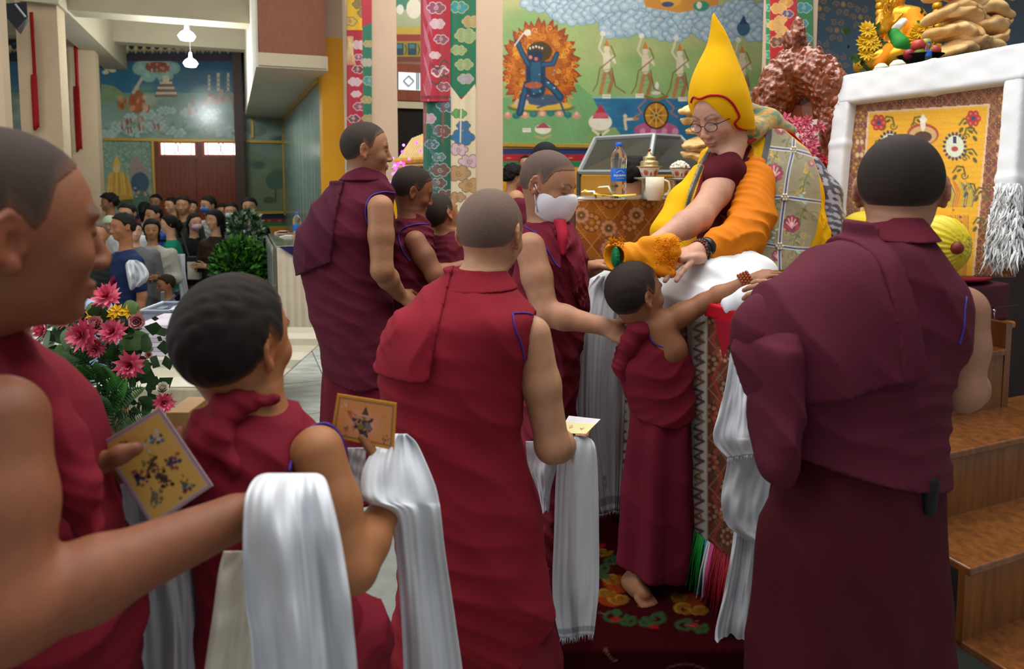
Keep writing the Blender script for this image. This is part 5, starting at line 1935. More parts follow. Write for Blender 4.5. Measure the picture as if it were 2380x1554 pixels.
for x_, y_ in ((2068, 336), (2219, 340)):
    for a in range(18):
        q = a * 2 * PI / 18
        cv.ell(x_ + 24 * math.cos(q), y_ + 29 * math.sin(q), 6, 4, '26305c', q)
    cv.ell(x_, y_, 22, 26, 'cfd6c0')
    cv.ell(x_, y_ + 6, 9, 7, 'b03a2c')
    cv.rect(x_ - 4, y_ - 22, x_ + 4, y_ - 8, '26305c')
for k in range(12):
    cv.stroke([(2200 + k * 5, 420 + 4 * (k % 3)), (2210 + k * 5, 450), (2204 + k * 5, 480)], 2.4, rg.choice(['b04a2c', '8a9a3c', 'b8802c', '2f4a6a']))
    cv.stroke([(2195 + k * 5, 500), (2206 + k * 4, 560), (2200 + k * 4, 640)], 2.0, rg.choice(['a8602c', 'b8802c', '8a5a24']))
for k in range(10):
    cv.ell(2190 + rg.uniform(-8, 60), 495 + rg.uniform(-20, 30), 4, 3, rg.choice(['26405c', 'a8402c', '4a5a24']))
cv.noise(0.05, 14, 5)
Gb = pb(cv.X, cv.Y)
mk = (cv.Y > 205 - (cv.X - 1962) * 0.142) & (cv.Y < 644) & (cv.X > 1972 - (cv.Y - 205) * 0.075) & (cv.X < 2392 - (cv.Y - 150) * 0.08)
idx = np.arange(cv.nx * cv.ny).reshape(cv.ny, cv.nx)
Qb = np.stack([idx[:-1, :-1], idx[1:, :-1], idx[1:, 1:], idx[:-1, 1:]], -1)[mk[:-1, :-1] & mk[1:, 1:]]
ub_ = np.unique(Qb)
mpb = np.full(cv.nx * cv.ny, -1)
mpb[ub_] = np.arange(len(ub_))
bk = mesh_np('backrest', Gb.reshape(-1, 3)[ub_], mpb[Qb], M_silk, th, True, cv.a.reshape(-1, 3)[ub_])
sb_ = bk.modifiers.new('solidify', 'SOLIDIFY')
sb_.thickness, sb_.offset = 0.02, -1
rbox('seat_cushion', cloth('crimson_seat', '7a1222', 0.7), 1.98, 2.30, 1.82, 2.42, ZT, ZT + 0.06, th, 0.015)
bk['label'] = 'yellow dragon brocade framed by white silk'


def border(name, pts, w0, thick):
    f_ = Fld(0.006)
    q_ = [pb(*p) + nB * 0.012 for p in pts]
    ax_ = norm(q_[-1] - q_[0])
    sd = np.cross(ax_, nB)
    n_ = len(q_)
    for i in range(n_ - 1):
        a, b = q_[i], q_[i + 1]
        ba = b - a
        L_ = np.linalg.norm(ba)
        R_ = np.stack([norm(ba), norm(np.cross(nB, norm(ba))), nB], 1)

        def fn(X, Y, Z, a=a, b=b, R_=R_, L_=L_):
            c_ = (a + b) / 2
            x, y, z = X - c_[0], Y - c_[1], Z - c_[2]
            q = [R_[0, k] * x + R_[1, k] * y + R_[2, k] * z for k in range(3)]
            crease = 0.004 * wob(X, Y, Z, 22, 3) + 0.0012 * wob(X, Y, Z, 70, 4)
            dx, dy = np.abs(q[0]) - L_ / 2, np.abs(q[1]) - w0
            dz = np.abs(q[2] + crease) - thick
            dx, dy, dz = np.broadcast_arrays(dx, dy, dz)
            m = np.sqrt(np.maximum(dx, 0) ** 2 + np.maximum(dy, 0) ** 2 + np.maximum(dz, 0) ** 2) + np.minimum(np.maximum(np.maximum(dx, dy), dz), 0)
            return m - 0.012
        e = np.abs(R_) @ np.array((L_ / 2, w0, thick)) + 0.016
        f_.add(fn, (a + b) / 2 - e, (a + b) / 2 + e, 0.02)
    return part(f_, name, M_white, bk)


border('top_border', [(1974, 213), (2180, 183), (2400, 148)], 0.050, 0.022)
border('side_border', [(1976, 212), (1960, 340), (1946, 500), (1936, 640)], 0.028, 0.020)
# shaggy white fleece down the right side
fz = MB()
rgf = random.Random(11)
border('fleece_edge', [(2376, 165), (2354, 420), (2344, 585)], 0.020, 0.018)
for k in range(700):
    x_ = rgf.uniform(2296, 2392)
    y_ = rgf.uniform(430, 600)
    if x_ < 2330 - (y_ - 470) * 0.14:
        x_ += 45
    p0 = pb(x_, y_) + nB * (0.03 + rgf.uniform(0, 0.03))
    L_ = rgf.uniform(0.03, 0.07)
    d_ = np.array((rgf.uniform(-0.5, 0.3), rgf.uniform(-0.4, 0.1), -1.0))
    p1 = p0 + d_ * L_ * 0.5
    fz.tube([p0, p1, p1 + (d_ + (rgf.uniform(-0.6, 0.6), rgf.uniform(-0.4, 0.4), 0.1)) * L_ * 0.5], [0.0035, 0.003, 0.0008], 4)
o = fz.build('fleece', cloth('white_fleece', 'd4d6d8', 0.9), bk, True)
o['kind'] = 'stuff'
# yellow bolster
bo = empty('bolster_cushion', P(2100, 620, 2.5), 'shiny yellow bolster cushion leaning against the brocade backrest', 'cushion')
f = Fld(0.005)
a_, b_ = P(2010, 548, 2.62), P(2178, 570, 2.20)


def bol(X, Y, Z, a=a_, b=b_):
    ba = b - a
    L = ba @ ba
    x, y, z = X - a[0], Y - a[1], Z - a[2]
    t = np.clip((x * ba[0] + y * ba[1] + z * ba[2]) / L, 0, 1)
    d = np.sqrt((x - t * ba[0]) ** 2 + (y - t * ba[1]) ** 2 + (z - t * ba[2]) ** 2) - 0.095
    n_ = norm(ba)
    e = np.abs(np.cross(n_, (0, 0, 1)))
    ang = np.arctan2(z - t * ba[2], (x - t * ba[0]) * 0.9 + (y - t * ba[1]) * 0.4)
    return d + 0.003 * np.sin(ang * 24) * np.clip((t - 0.75) * 4, 0, 1) + 0.002 * wob(X, Y, Z, 40, 6)


f.add(bol, np.minimum(a_, b_) - 0.11, np.maximum(a_, b_) + 0.11)
part(f, 'pillow', mat('yellow_satin', 'c9b422', 0.35, 0.08, 20, 0.1), bo)
MB().sphere(b_ + norm(b_ - a_) * 0.092, 0.02).build('end_button', mat('red_button', '6a2010', 0.5), bo, True)
# ------------------------------------------------------------------ the lama on the throne
Y0 = 2.66
c = P(1720, 640, Y0)
r = empty('person', (c[0], Y0, ZT + 0.008), 'seated lama in tall yellow pointed hat and brocade cope leaning forward', 'person')


def decal(cv, VQ, off, name, m, parent, msk=None, Yd=None, thick=0.0):
    """painted cloth lying on a surface: canvas pixels are met with the surface"""
    key = id(VQ[0])
    if key not in BV:
        BV[key] = BVHTree.FromPolygons(VQ[0].tolist(), VQ[1].tolist())
    bv = BV[key]
    ny, nx = cv.X.shape
    G = np.zeros((ny, nx, 3))
    ok = np.zeros((ny, nx), bool)
    for j in range(ny):
        for i in range(nx):
            if msk is not None and not msk[j, i]:
                continue
            d = Vector(P(cv.X[j, i], cv.Y[j, i], 1.0) - np.array((0, 0, CAMZ))).normalized()
            h = bv.ray_cast(Vector((0, 0, CAMZ)), d)
            if h[0] is not None:
                G[j, i] = np.array(h[0]) - off * np.array(d)
                ok[j, i] = True
    idx = np.arange(ny * nx).reshape(ny, nx)
    Q = np.stack([idx[:-1, :-1], idx[1:, :-1], idx[1:, 1:], idx[:-1, 1:]], -1)
    g = ok[:-1, :-1] & ok[1:, :-1] & ok[1:, 1:] & ok[:-1, 1:]
    g &= (np.abs(G[:-1, :-1, 1] - G[1:, 1:, 1]) < 0.08) & (np.abs(G[:-1, :-1, 1] - G[1:, :-1, 1]) < 0.08)
    Q = Q[g]
    used = np.unique(Q)
    mp = np.full(ny * nx, -1)
    mp[used] = np.arange(len(used))
    o = mesh_np(name, G.reshape(-1, 3)[used], mp[Q], m, parent, True, cv.a.reshape(-1, 3)[used])
    if thick:
        s_ = o.modifiers.new('solidify', 'SOLIDIFY')
        s_.thickness, s_.offset = thick, 1
    return o


def inside(cv, pts):
    ins = np.zeros(cv.X.shape, bool)
    j = len(pts) - 1
    for i in range(len(pts)):
        (xi, yi), (xj, yj) = pts[i], pts[j]
        if yi != yj:
            ins ^= ((yi > cv.Y) != (yj > cv.Y)) & (cv.X < (xj - xi) * (cv.Y - yi) / (yj - yi) + xi)
        j = i
    return ins


rows = [row(300, 1690, 1820, Y0 + 0.06, 0.08), row(342, 1640, 1868, Y0 + 0.05, 0.12), row(390, 1618, 1892, Y0 + 0.02, 0.16), row(440, 1598, 1906, Y0, 0.19), row(500, 1566, 1908, Y0 - 0.02, 0.22), row(560, 1540, 1898, Y0 - 0.05, 0.25), row(605, 1536, 1880, Y0 - 0.08, 0.27), row(634, 1548, 1862, Y0 - 0.08, 0.27)]
f = Fld(0.006)
f.stack(rows, fold=folds((0.97, 0.1, 0.15), 0.10, 0.006, 101, 0.25, 6))
# the front edge of the cope spreading over the knee
f.chain([P(1625, 400, Y0 - 0.16), P(1590, 470, Y0 - 0.24), P(1548, 540, Y0 - 0.34)], [0.03, 0.05, 0.055], 0.05)
f.chain([P(1650, 592, Y0 - 0.30), P(1740, 590, Y0 - 0.32)], [0.045, 0.05], 0.05)
VQj, _ = part(f, 'cope', cloth('yellow_wool', 'd9a308', 0.9, 0.08, 300), r)
# brocade outside of the cope
cv = Canvas(1742, 282, 1915, 628, 1.5, '7d7458')
rg = random.Random(6)
for k in range(120):
    cv.ell(rg.uniform(1742, 1915), rg.uniform(282, 628), rg.uniform(5, 14), rg.uniform(4, 9), rg.choice(['857c60', '776c50', '8f8566', '6e6448']), soft=0.8, op=0.6)
for k in range(26):
    cv.spiral(rg.uniform(1770, 1900), rg.uniform(300, 620), rg.uniform(8, 16), 1.2, 2.0, rg.choice(['5e5034', '9a7a2c', 'b08a30', '6a5a38']), rg.random() * 6)
for x, y, s_ in ((1868, 400, 1), (1850, 330, 1), (1870, 440, -1), (1790, 360, 1), (1860, 600, 1), (1800, 620, 1)):
    for q in range(7):
        cv.stroke([(x, y), (x + s_ * (6 + q * 3), y - 22 + q * 6)], 2, 'b8912c', 0.8)
for x, y in ((1795, 375), (1800, 480), (1846, 560), (1870, 420), (1830, 330), (1785, 540), (1862, 500)):
    cv.stroke([(x - 4, y + 26), (x, y), (x + 12, y - 22)], 3, '4c5a28')
    for q in range(4):
        cv.ell(x + (-1) ** q * 8, y - 12 + q * 9, 8, 3.4, rg.choice(['4c5a28', '5c6a32']), (-1) ** q * 0.6)
for x, y in ((1790, 560), (1795, 520), (1870, 470), (1862, 455), (1798, 540), (1855, 585)):
    cv.ell(x, y, 7, 4, '7fa8a0', 0.5)
    cv.ell(x + 7, y - 7, 5, 3, 'b4b8a0', -0.4)
for x, y, q in ((1798, 402, 23), (1840, 520, 21), (1806, 594, 14), (1815, 298, 16), (1886, 380, 8)):
    for a in range(9):
        cv.ell(x + q * 0.55 * math.cos(a * 0.7), y + q * 0.55 * math.sin(a * 0.7), q * 0.5, q * 0.38, ['7c1830', '8f2038', '6a1428'][a % 3], a * 0.7)
    for a in range(5):
        cv.stroke([(x, y + q * 0.4), (x + q * 0.6 * math.cos(a * 0.7 - 2.9), y + q * 0.7 * math.sin(a * 0.7 - 2.9))], q * 0.16, 'c88a90')
    cv.ell(x, y, q * 0.22, q * 0.22, 'd2a8a0')


def ribbon(pts):
    cv.stroke(crom(pts, 24), 8.5, 'cfc6b4')
    cv.stroke(crom(pts, 24), 5.0, '26346e')


ribbon([(1846, 282), (1844, 345), (1832, 400), (1824, 458), (1816, 520), (1812, 572), (1812, 628)])
ribbon([(1780, 342), (1815, 346), (1845, 349), (1880, 358), (1915, 372)])
ribbon([(1752, 456), (1790, 458), (1824, 458), (1870, 464), (1915, 470)])
ribbon([(1745, 563), (1780, 567), (1812, 572), (1860, 578), (1915, 578)])
eb = [(1787, 282), (1786, 320), (1776, 370), (1768, 430), (1760, 500), (1758, 560), (1762, 628)]
cv.stroke(crom(eb, 30), 15, '141416')
msk = inside(cv, [(1790, 284), (1850, 284), (1885, 340), (1904, 400), (1910, 470), (1896, 545), (1872, 600), (1840, 628), (1756, 628), (1750, 560), (1753, 500), (1760, 430), (1768, 370), (1779, 320), (1780, 284)])
decal(cv, VQj, 0.010, 'brocade_cope', M_silk, r, msk)
for k, (x, y) in enumerate(((1845, 348), (1824, 458), (1812, 572))):
    q = stick([(x, y), (x + 0.1, y)], VQj, 0.018, 2, Y0 - 0.1)[0]
    pm = MB()
    for a in range(6):
        pm.sphere(q + np.array((math.cos(a * 1.047), 0, math.sin(a * 1.047))) * 0.0095, 0.0055, 8, 6)
    pm.sphere(q, 0.005, 8, 6)
    pm.build('pearl_knot', mat('pearl', 'd9d2bc', 0.3), r, True)
# inner robes on the chest
cv = Canvas(1600, 318, 1775, 610, 1.6, '5a0f1c')
cv.poly([(1690, 318), (1775, 318), (1775, 610), (1700, 610), (1700, 520), (1672, 500), (1700, 430), (1735, 370), (1752, 330)], 'c4690c')
for k in range(9):
    cv.stroke([(1748 - k * 3, 345 + k * 8), (1712 - k * 4, 430 + k * 6), (1690 - k, 500 + k * 8)], 2.2, 'a85608', 0.8)
cv.poly([(1662, 390), (1672, 420), (1690, 455), (1682, 468), (1666, 440)], 'c98a14')
cv.poly([(1628, 318), (1662, 318), (1650, 352), (1625, 420), (1606, 480), (1600, 480), (1600, 420)], 'dca80c')
cv.stroke([(1664, 322), (1650, 356), (1626, 425), (1607, 490)], 5, '7c0f14')
cv.poly([(1735, 318), (1775, 318), (1775, 420), (1760, 520), (1748, 520), (1748, 420), (1752, 350)], 'dca80c')
msk = inside(cv, [(1604, 470), (1628, 400), (1650, 345), (1672, 328), (1742, 326), (1762, 345), (1756, 430), (1750, 520), (1740, 600), (1650, 605), (1620, 560)])
decal(cv, VQj, 0.008, 'inner_robe', cloth('inner_robe_cloth') and mat('inner_robe_paint', attr=True, rough=0.85, noise=0.08, scale=60, bump=0.2, bscale=300), r, msk)
# brocade strip down the other front edge
cv = Canvas(1588, 330, 1662, 500, 1.5, '8a7f60')
brocade(cv, 1588, 330, 1662, 500, 22, '8a7c58', ['8f8560', '7a6c48', '94804c', '5a4a30', 'a08a54'], 3, 1.2)
cv.stroke([(1650, 345), (1628, 395), (1604, 455), (1596, 490)], 8, '141416')
msk = inside(cv, [(1648, 340), (1652, 350), (1632, 396), (1608, 458), (1598, 496), (1588, 496), (1600, 440), (1622, 380)])
decal(cv, VQj, 0.012, 'cope_edge', M_silk, r, msk)
# high brocade collar
f = Fld(0.005)
f.chain([P(1712, 300, Y0 - 0.10), P(1740, 306, Y0 - 0.06), P(1790, 288, Y0 + 0.04), P(1828, 306, Y0 + 0.10)], [0.036, 0.042, 0.042, 0.036], 0.03)
f.chain([P(1740, 262, Y0 + 0.02), P(1780, 276, Y0 + 0.06)], [0.04, 0.04], 0.04)
V_, Q_ = f.run()
n_ = wob(V_[:, 0], V_[:, 1], V_[:, 2], 160, 4)
n2 = wob(V_[:, 0], V_[:, 1], V_[:, 2], 260, 8)
cc = np.zeros((len(V_), 3)) + np.array(lin('8c7c30'))
cc[n_ > 0.35] = lin('4f6a4c')
cc[n2 > 0.55] = lin('b8741f')
cc[(n_ < -0.6)] = lin('a8924a')
cc[(n2 < -0.8)] = lin('4a4a78')
mesh_np('collar', V_, Q_, M_silk, r, True, cc)
MB().tube([P(1712, 326, Y0 - 0.14), P(1742, 330, Y0 - 0.12), P(1775, 312, Y0 - 0.05), P(1812, 300, Y0 + 0.02), P(1842, 312, Y0 + 0.05), P(1862, 335, Y0 + 0.06)], 0.006, 6).build('collar_trim', cloth('red_trim', '9c1018', 0.6), r, True)
# body: head, bare right arm, left hand
f = Fld(0.0036)
hd = Head(P(1675, 272, Y0 - 0.095), (-0.82, -0.55, -0.42), 1.07, (-0.30, -0.20, 1), wide=1.08)
hd.skull(f, True, P(1716, 345, Y0 + 0.0))
f.stack([(z_, a_, b_, c_ * 0.75, d_ * 0.75) for z_, a_, b_, c_, d_ in rows], k=0.03)
f.cap(P(1705, 330, Y0 - 0.10), P(1692, 400, Y0 - 0.17), 0.05, 0.035, 0.03)
s1, e1_, w1 = P(1692, 408, Y0 - 0.15), P(1622, 505, Y0 - 0.34), P(1530, 562, Y0 - 0.47)
arm(f, s1, e1_, w1, (0.052, 0.048, 0.043, 0.030))
hand(f, w1, P(1470, 590, 2.15) - w1, (0.1, -0.2, -1), 1, 1.0, curl=(0.3, 0.3, 0.3, 0.3))
w3 = P(1622, 584, 2.17)
f.cap(P(1680, 570, 2.24), w3, 0.036, 0.029)
hand(f, w3, P(1558, 612, 2.06) - w3, P(1580, 660, 2.16) - P(1590, 590, 2.10), 1, 1.04, curl=(0.22, 0.28, 0.32, 0.36), thumb=0.3, spread=0.12, thumb_dir=P(1560, 574, 2.07) - w3)
skinbody(f, hd, 'b88a74', r, lips='9a5a52', brow='2c2422', brow_d=0.7)
# orange sleeve
f = Fld(0.005)
f.chain([P(1752, 420, 2.50), P(1748, 505, 2.38), P(1728, 548, 2.30)], [0.075, 0.075, 0.072], 0.03)
f.chain([P(1728, 548, 2.30), P(1680, 568, 2.24), P(1650, 580, 2.205)], [0.07, 0.055, 0.048], 0.03)
ops = f.ops
fo = folds((0.6, 0.2, 0.75), 0.05, 0.005, 111, 0.4)
f.ops = [((lambda fn: (lambda X, Y, Z: fn(X, Y, Z) - fo(X, Y, Z)))(o_[0]),) + o_[1:] for o_ in ops]
part(f, 'sleeve', cloth('orange_robe', 'c9700c', 0.8), r)
f = Fld(0.006)
f.chain([P(1752, 375, Y0 - 0.13), P(1726, 440, Y0 - 0.19), P(1708, 520, Y0 - 0.24)], [0.02, 0.03, 0.03], 0.03)
f.chain([P(1768, 380, Y0 - 0.12), P(1745, 440, Y0 - 0.19)], [0.02, 0.03], 0.03)
part(f, 'robe_fold', cloth('orange_robe'), r)
f = Fld(0.006)
f.chain([P(1740, 372, Y0 - 0.10), P(1712, 405, Y0 - 0.17), P(1690, 470, Y0 - 0.20)], [0.012, 0.032, 0.05], 0.03)
f.chain([P(1660, 362, Y0 - 0.12), P(1650, 388, Y0 - 0.15), P(1640, 420, Y0 - 0.18)], [0.012, 0.022, 0.02], 0.03)
f.chain([P(1700, 368, Y0 - 0.15), P(1690, 395, Y0 - 0.18), P(1662, 412, Y0 - 0.20)], [0.03, 0.055, 0.05], 0.03)
part(f, 'vest', cloth('dark_maroon_vest', '4c0f1a', 0.85), r)
# watch and wrist beads
ax_ = norm(w3 - P(1680, 570, 2.24))
u_ = norm(np.cross(ax_, (0, 0, 1)))
v_ = np.cross(ax_, u_)


def ring(c_, R_, n, rr_, name, m, tilt=0):
    mb = MB()
    for k in range(n):
        a = 2 * PI * k / n
        mb.sphere(c_ + R_ * (math.cos(a) * u_ + math.sin(a) * v_), rr_, 7, 5)
    return mb.build(name, m, r, True)


M_bead = mat('dark_wood_bead', '5a2c1c', 0.35)
ring(w3 - ax_ * 0.005, 0.033, 22, 0.0052, 'prayer_beads', M_bead)
ring(w3 - ax_ * 0.017, 0.034, 22, 0.0052, 'prayer_beads', M_bead)
wm = MB()
cw = P(1640, 578, 2.19)
wm.lathe([(0.0345, -0.011), (0.038, -0.009), (0.038, 0.009), (0.0345, 0.011)], cw, 24, ax_)
wm.lathe([(0.0, 0.0), (0.018, 0.0), (0.018, 0.008), (0.0, 0.010)], cw + norm(np.array((0, 0, CAMZ)) - cw) * 0.033, 20, norm(np.array((0, 0, CAMZ)) - cw))
wm.build('wrist_watch', mat('black_watch', '17181a', 0.25), r, True)
# pointed hat
f = Fld(0.0045)
Yh = Y0 - 0.10
hat_rows = [row(30, 1654, 1662, Yh + 0.02, 0.006), row(48, 1651, 1672, Yh + 0.02, 0.018), row(75, 1648, 1688, Yh + 0.02, 0.032), row(110, 1640, 1702, Yh + 0.02, 0.05), row(145, 1622, 1714, Yh + 0.02, 0.08), row(180, 1608, 1726, Yh + 0.015, 0.105), row(215, 1602, 1737, Yh + 0.01, 0.12), row(245, 1604, 1744, Yh + 0.01, 0.122), row(280, 1620, 1750, Yh + 0.02, 0.118), row(304, 1640, 1752, Yh + 0.03, 0.10)]
f.stack(hat_rows, fold=folds((1, 0, 0.4), 0.2, 0.003, 120))
fw = hd.R[:, 1]
f.ell(hd.w(0, 0.115, -0.062), np.array((0.080, 0.110, 0.172)), hd.R, 0.006, True)
f.ell(hd.w(0, 0.03, -0.16), np.array((0.085, 0.14, 0.075)), hd.R, 0.006, True)
VQh, _ = part(f, 'hat', cloth('yellow_felt', 'd9a406', 0.92, 0.06, 500), r)
tr = []
hr = [(1606, 238), (1612, 226), (1626, 230), (1650, 222), (1680, 224), (1700, 238), (1712, 256), (1718, 272), (1708, 286), (1716, 298), (1735, 302)]
p_ = stick(hr, VQh, 0.002, 40, Yh - 0.06)
MB().tube(p_, 0.0045, 6).build('hat_trim', cloth('red_trim'), r, True)
# spectacles
gm = MB()
for x_ in (-0.033, 0.033):
    pts = [hd.w(x_ + 0.025 * math.cos(a), 0.098 - 0.12 * (x_ + 0.025 * math.cos(a)) ** 2 * 8, -0.002 + 0.016 * math.sin(a)) for a in np.linspace(0, 2 * PI, 22)]
    gm.tube(pts, 0.0013, 6)
for x_ in (-1, 1):
    gm.tube([hd.w(x_ * 0.058, 0.092, 0.006), hd.w(x_ * 0.078, 0.05, 0.008), hd.w(x_ * 0.08, 0.0, 0.006)], 0.0016, 6)
gm.tube([hd.w(-0.008, 0.103, 0.004), hd.w(0.008, 0.103, 0.004)], 0.0014, 6)
gl = gm.build('spectacles', mat('dark_wire', '2a2420', 0.3, metal=0.6), r, True)
lm_ = MB()
for x_ in (-0.033, 0.033):
    lm_.add([hd.w(x_ + 0.024 * math.cos(a), 0.098, -0.002 + 0.015 * math.sin(a)) for a in np.linspace(0, 2 * PI, 22)[:-1]], [tuple(range(21))])
lm_.build('lens', mat('clear_lens', 'ffffff', 0.03, alpha=0.12), gl)
# dark patterned underrobe and yellow pleats at the back edge
f = Fld(0.006)
f.chain([P(1890, 380, Y0 + 0.10), P(1925, 450, Y0 + 0.05), P(1932, 540, Y0 - 0.02)], [0.03, 0.045, 0.055], 0.04)
V_, Q_ = f.run()
n_ = wob(V_[:, 0], V_[:, 1], V_[:, 2], 190, 14)
cc = np.where((n_ > 0.1)[:, None], np.array(lin('8a8690')), np.array(lin('23243c')))
mesh_np('patterned_underrobe', V_, Q_, M_silk, r, True, cc)
f = Fld(0.005)
f.stack([row(465, 1884, 1905, Y0 - 0.08, 0.05), row(520, 1880, 1922, Y0 - 0.10, 0.06), row(580, 1868, 1932, Y0 - 0.12, 0.06), row(634, 1860, 1935, Y0 - 0.12, 0.06)], fold=folds((1, 0, 0.1), 0.02, 0.004, 130, 0.15))
part(f, 'pleated_edge', cloth('yellow_wool'), r)

# ---- orange bundle held over the boy's head
ob = empty('scripture_bundle', P(1500, 630, 2.12), 'scripture bundle wrapped in frayed orange silk with green lining, pressed on the boy', 'bundle')
f = Fld(0.004)
A, B = P(1434, 596, 2.12), P(1545, 596, 2.10)
f.cap(A, B, 0.046, 0.043, 0.01)
fo2 = folds((0.9, 0, 0.4), 0.05, 0.004, 140, 0.4)
f.ops = [((lambda fn: (lambda X, Y, Z: fn(X, Y, Z) - fo2(X, Y, Z)))(o_[0]),) + o_[1:] for o_ in f.ops]
f.chain([P(1500, 565, 2.10), P(1555, 565, 2.08), P(1568, 585, 2.06)], [0.022, 0.026, 0.02], 0.02)
f.chain([P(1510, 625, 2.08), P(1560, 634, 2.06)], [0.02, 0.016], 0.02)
f.cap(P(1426, 598, 2.10), P(1400, 600, 2.09), 0.036, 0.05, 0.006, True)
part(f, 'wrap', cloth('orange_silk', 'e08706', 0.6, 0.08, 300), ob)
f = Fld(0.004)
f.ell(P(1432, 598, 2.10), (0.016, 0.034, 0.034), None, 0.005)
fo3 = folds((0.3, 0.2, 0.9), 0.022, 0.004, 143, 0.5)
f.ops = [((lambda fn: (lambda X, Y, Z: fn(X, Y, Z) - fo3(X, Y, Z)))(o_[0]),) + o_[1:] for o_ in f.ops]
part(f, 'lining', cloth('green_silk', '04693c', 0.5), ob)
fz = MB()
for k in range(220):
    if k % 3 == 0:
        p0 = P(rg.uniform(1418, 1450), rg.uniform(556, 566) + rg.uniform(0, 8), 2.09)
        d_ = np.array((rg.uniform(-1, 0.3), -0.3, rg.uniform(0, 1)))
    else:
        p0 = P(rg.uniform(1520, 1578), rg.uniform(552, 620), 2.05)
        d_ = np.array((rg.uniform(-0.2, 1), -0.4, rg.uniform(-1, 0.6)))
    fz.tube([p0, p0 + norm(d_) * rg.uniform(0.008, 0.022)], [0.0014, 0.0005], 4)
o = fz.build('frayed_threads', cloth('orange_silk'), ob, True)
o['kind'] = 'stuff'
# ------------------------------------------------------------------ white scarves and cards
def drape(name, rows, label, parent=None, nu=70, nv=60, amp=0.008, nf=5.0, seed=0, m=None, group='white ceremonial scarves', thick=0.0012, fringe=None, cat='scarf', hem=True):
    """hanging cloth: rows (py, pxL, pxR, Y[, Ytilt]) from top to bottom"""
    R = crom([tuple(x) + ((0,) if len(x) == 4 else ()) for x in rows], nv)
    rs = np.random.RandomState(seed)
    u = np.linspace(0, 1, nu)
    G = np.zeros((nv, nu, 3))
    ph = rs.rand(6) * 6.28
    for j in range(nv):
        py, a, b, Y, dy = R[j]
        t = j / (nv - 1)
        prof = np.sin(2 * PI * (nf * 0.32 * u + 0.25 * np.sin(3 * t + ph[0]) + ph[1])) + 0.45 * np.sin(2 * PI * (nf * 0.8 * u - 0.5 * t) + ph[2]) * (0.5 + 0.5 * np.sin(3 * t + ph[3])) + 0.18 * np.sin(2 * PI * nf * 1.7 * u + 4 * t + ph[3]) * np.sin(2.2 * t + 3 * u + ph[0])
        cr = 0.5 * np.sin(2 * PI * (3.3 * t + 1.2 * u) + ph[4]) * np.sin(2 * PI * (1.7 * u) + ph[5])
        for i in range(nu):
            x = a + (b - a) * u[i]
            yy = Y + dy * (u[i] - 0.5) + amp * prof[i] + 0.5 * amp * cr[i]
            G[j, i] = P(x, py + 4 * math.sin(5 * u[i] + seed) * (t if t > 0.8 else 0), yy)
    o = grid_mesh(name, G, m or M_khata, parent, None, thick)
    if parent is None:
        tag(o, label, cat, group)
    if fringe:
        mb = MB()
        rg_ = random.Random(seed)
        for k in range(fringe):
            i = rg_.uniform(0, nu - 1.01)
            p = G[-1, int(i)] * (1 - i % 1) + G[-1, int(i) + 1] * (i % 1)
            mb.tube([p, p + (rg_.uniform(-0.006, 0.006), rg_.uniform(-0.005, 0.005), -rg_.uniform(0.008, 0.02))], [0.0008, 0.0004], 3)
        q = mb.build('scarf_fringe', m or M_khata, o, True)
        q['kind'] = 'stuff'
    if hem:
        j0, j1 = int(nv * 0.925), int(nv * 0.955)
        grid_mesh('hem_band', G[j0:j1 + 1] + (0, -0.0022, 0), mat('open_weave_hem', '9ba0a8', 0.8, 0.3, 220, stretch=(6, 6, 0.3)), o)
    return o


# white cloth heaped along the throne's front edge
f = Fld(0.006)
f.chain([P(1402, 668, 2.62), P(1470, 655, 2.50), P(1560, 660, 2.36), P(1660, 668, 2.20), P(1735, 690, 2.06)], [0.06, 0.085, 0.10, 0.10, 0.075], 0.06)
f.chain([P(1600, 640, 2.42), P(1700, 632, 2.30), P(1760, 640, 2.2)], [0.07, 0.085, 0.07], 0.06)
f.cap(P(1430, 620, 2.58), P(1520, 610, 2.5), 0.04, 0.05, 0.05)
f.chain([P(1428, 680, 2.56), P(1500, 700, 2.37), P(1570, 706, 2.20), P(1640, 704, 2.08), P(1668, 698, 2.04)], [0.05, 0.055, 0.055, 0.045, 0.03], 0.05)
fo = folds((0.55, 0.1, 0.8), 0.08, 0.006, 150, 0.2)
f.ops = [((lambda fn: (lambda X, Y, Z: fn(X, Y, Z) - fo(X, Y, Z)))(o_[0]),) + o_[1:] for o_ in f.ops]
V_, Q_ = f.run()
tag(mesh_np('white_cloth', V_, Q_, M_white), 'heaped white cloth over the lap and throne edge in front of the lama', 'cloth')
f = Fld(0.005)
f.chain([P(1690, 705, 1.98), P(1745, 690, 1.93), P(1790, 672, 1.92)], [0.018, 0.028, 0.022], 0.03)
f.chain([P(1700, 720, 1.95), P(1730, 705, 1.92)], [0.02, 0.03], 0.03)
V_, Q_ = f.run()
tag(mesh_np('white_scarf', V_, Q_, M_khata), 'bunched white scarf between the hands at the throne edge', 'scarf')

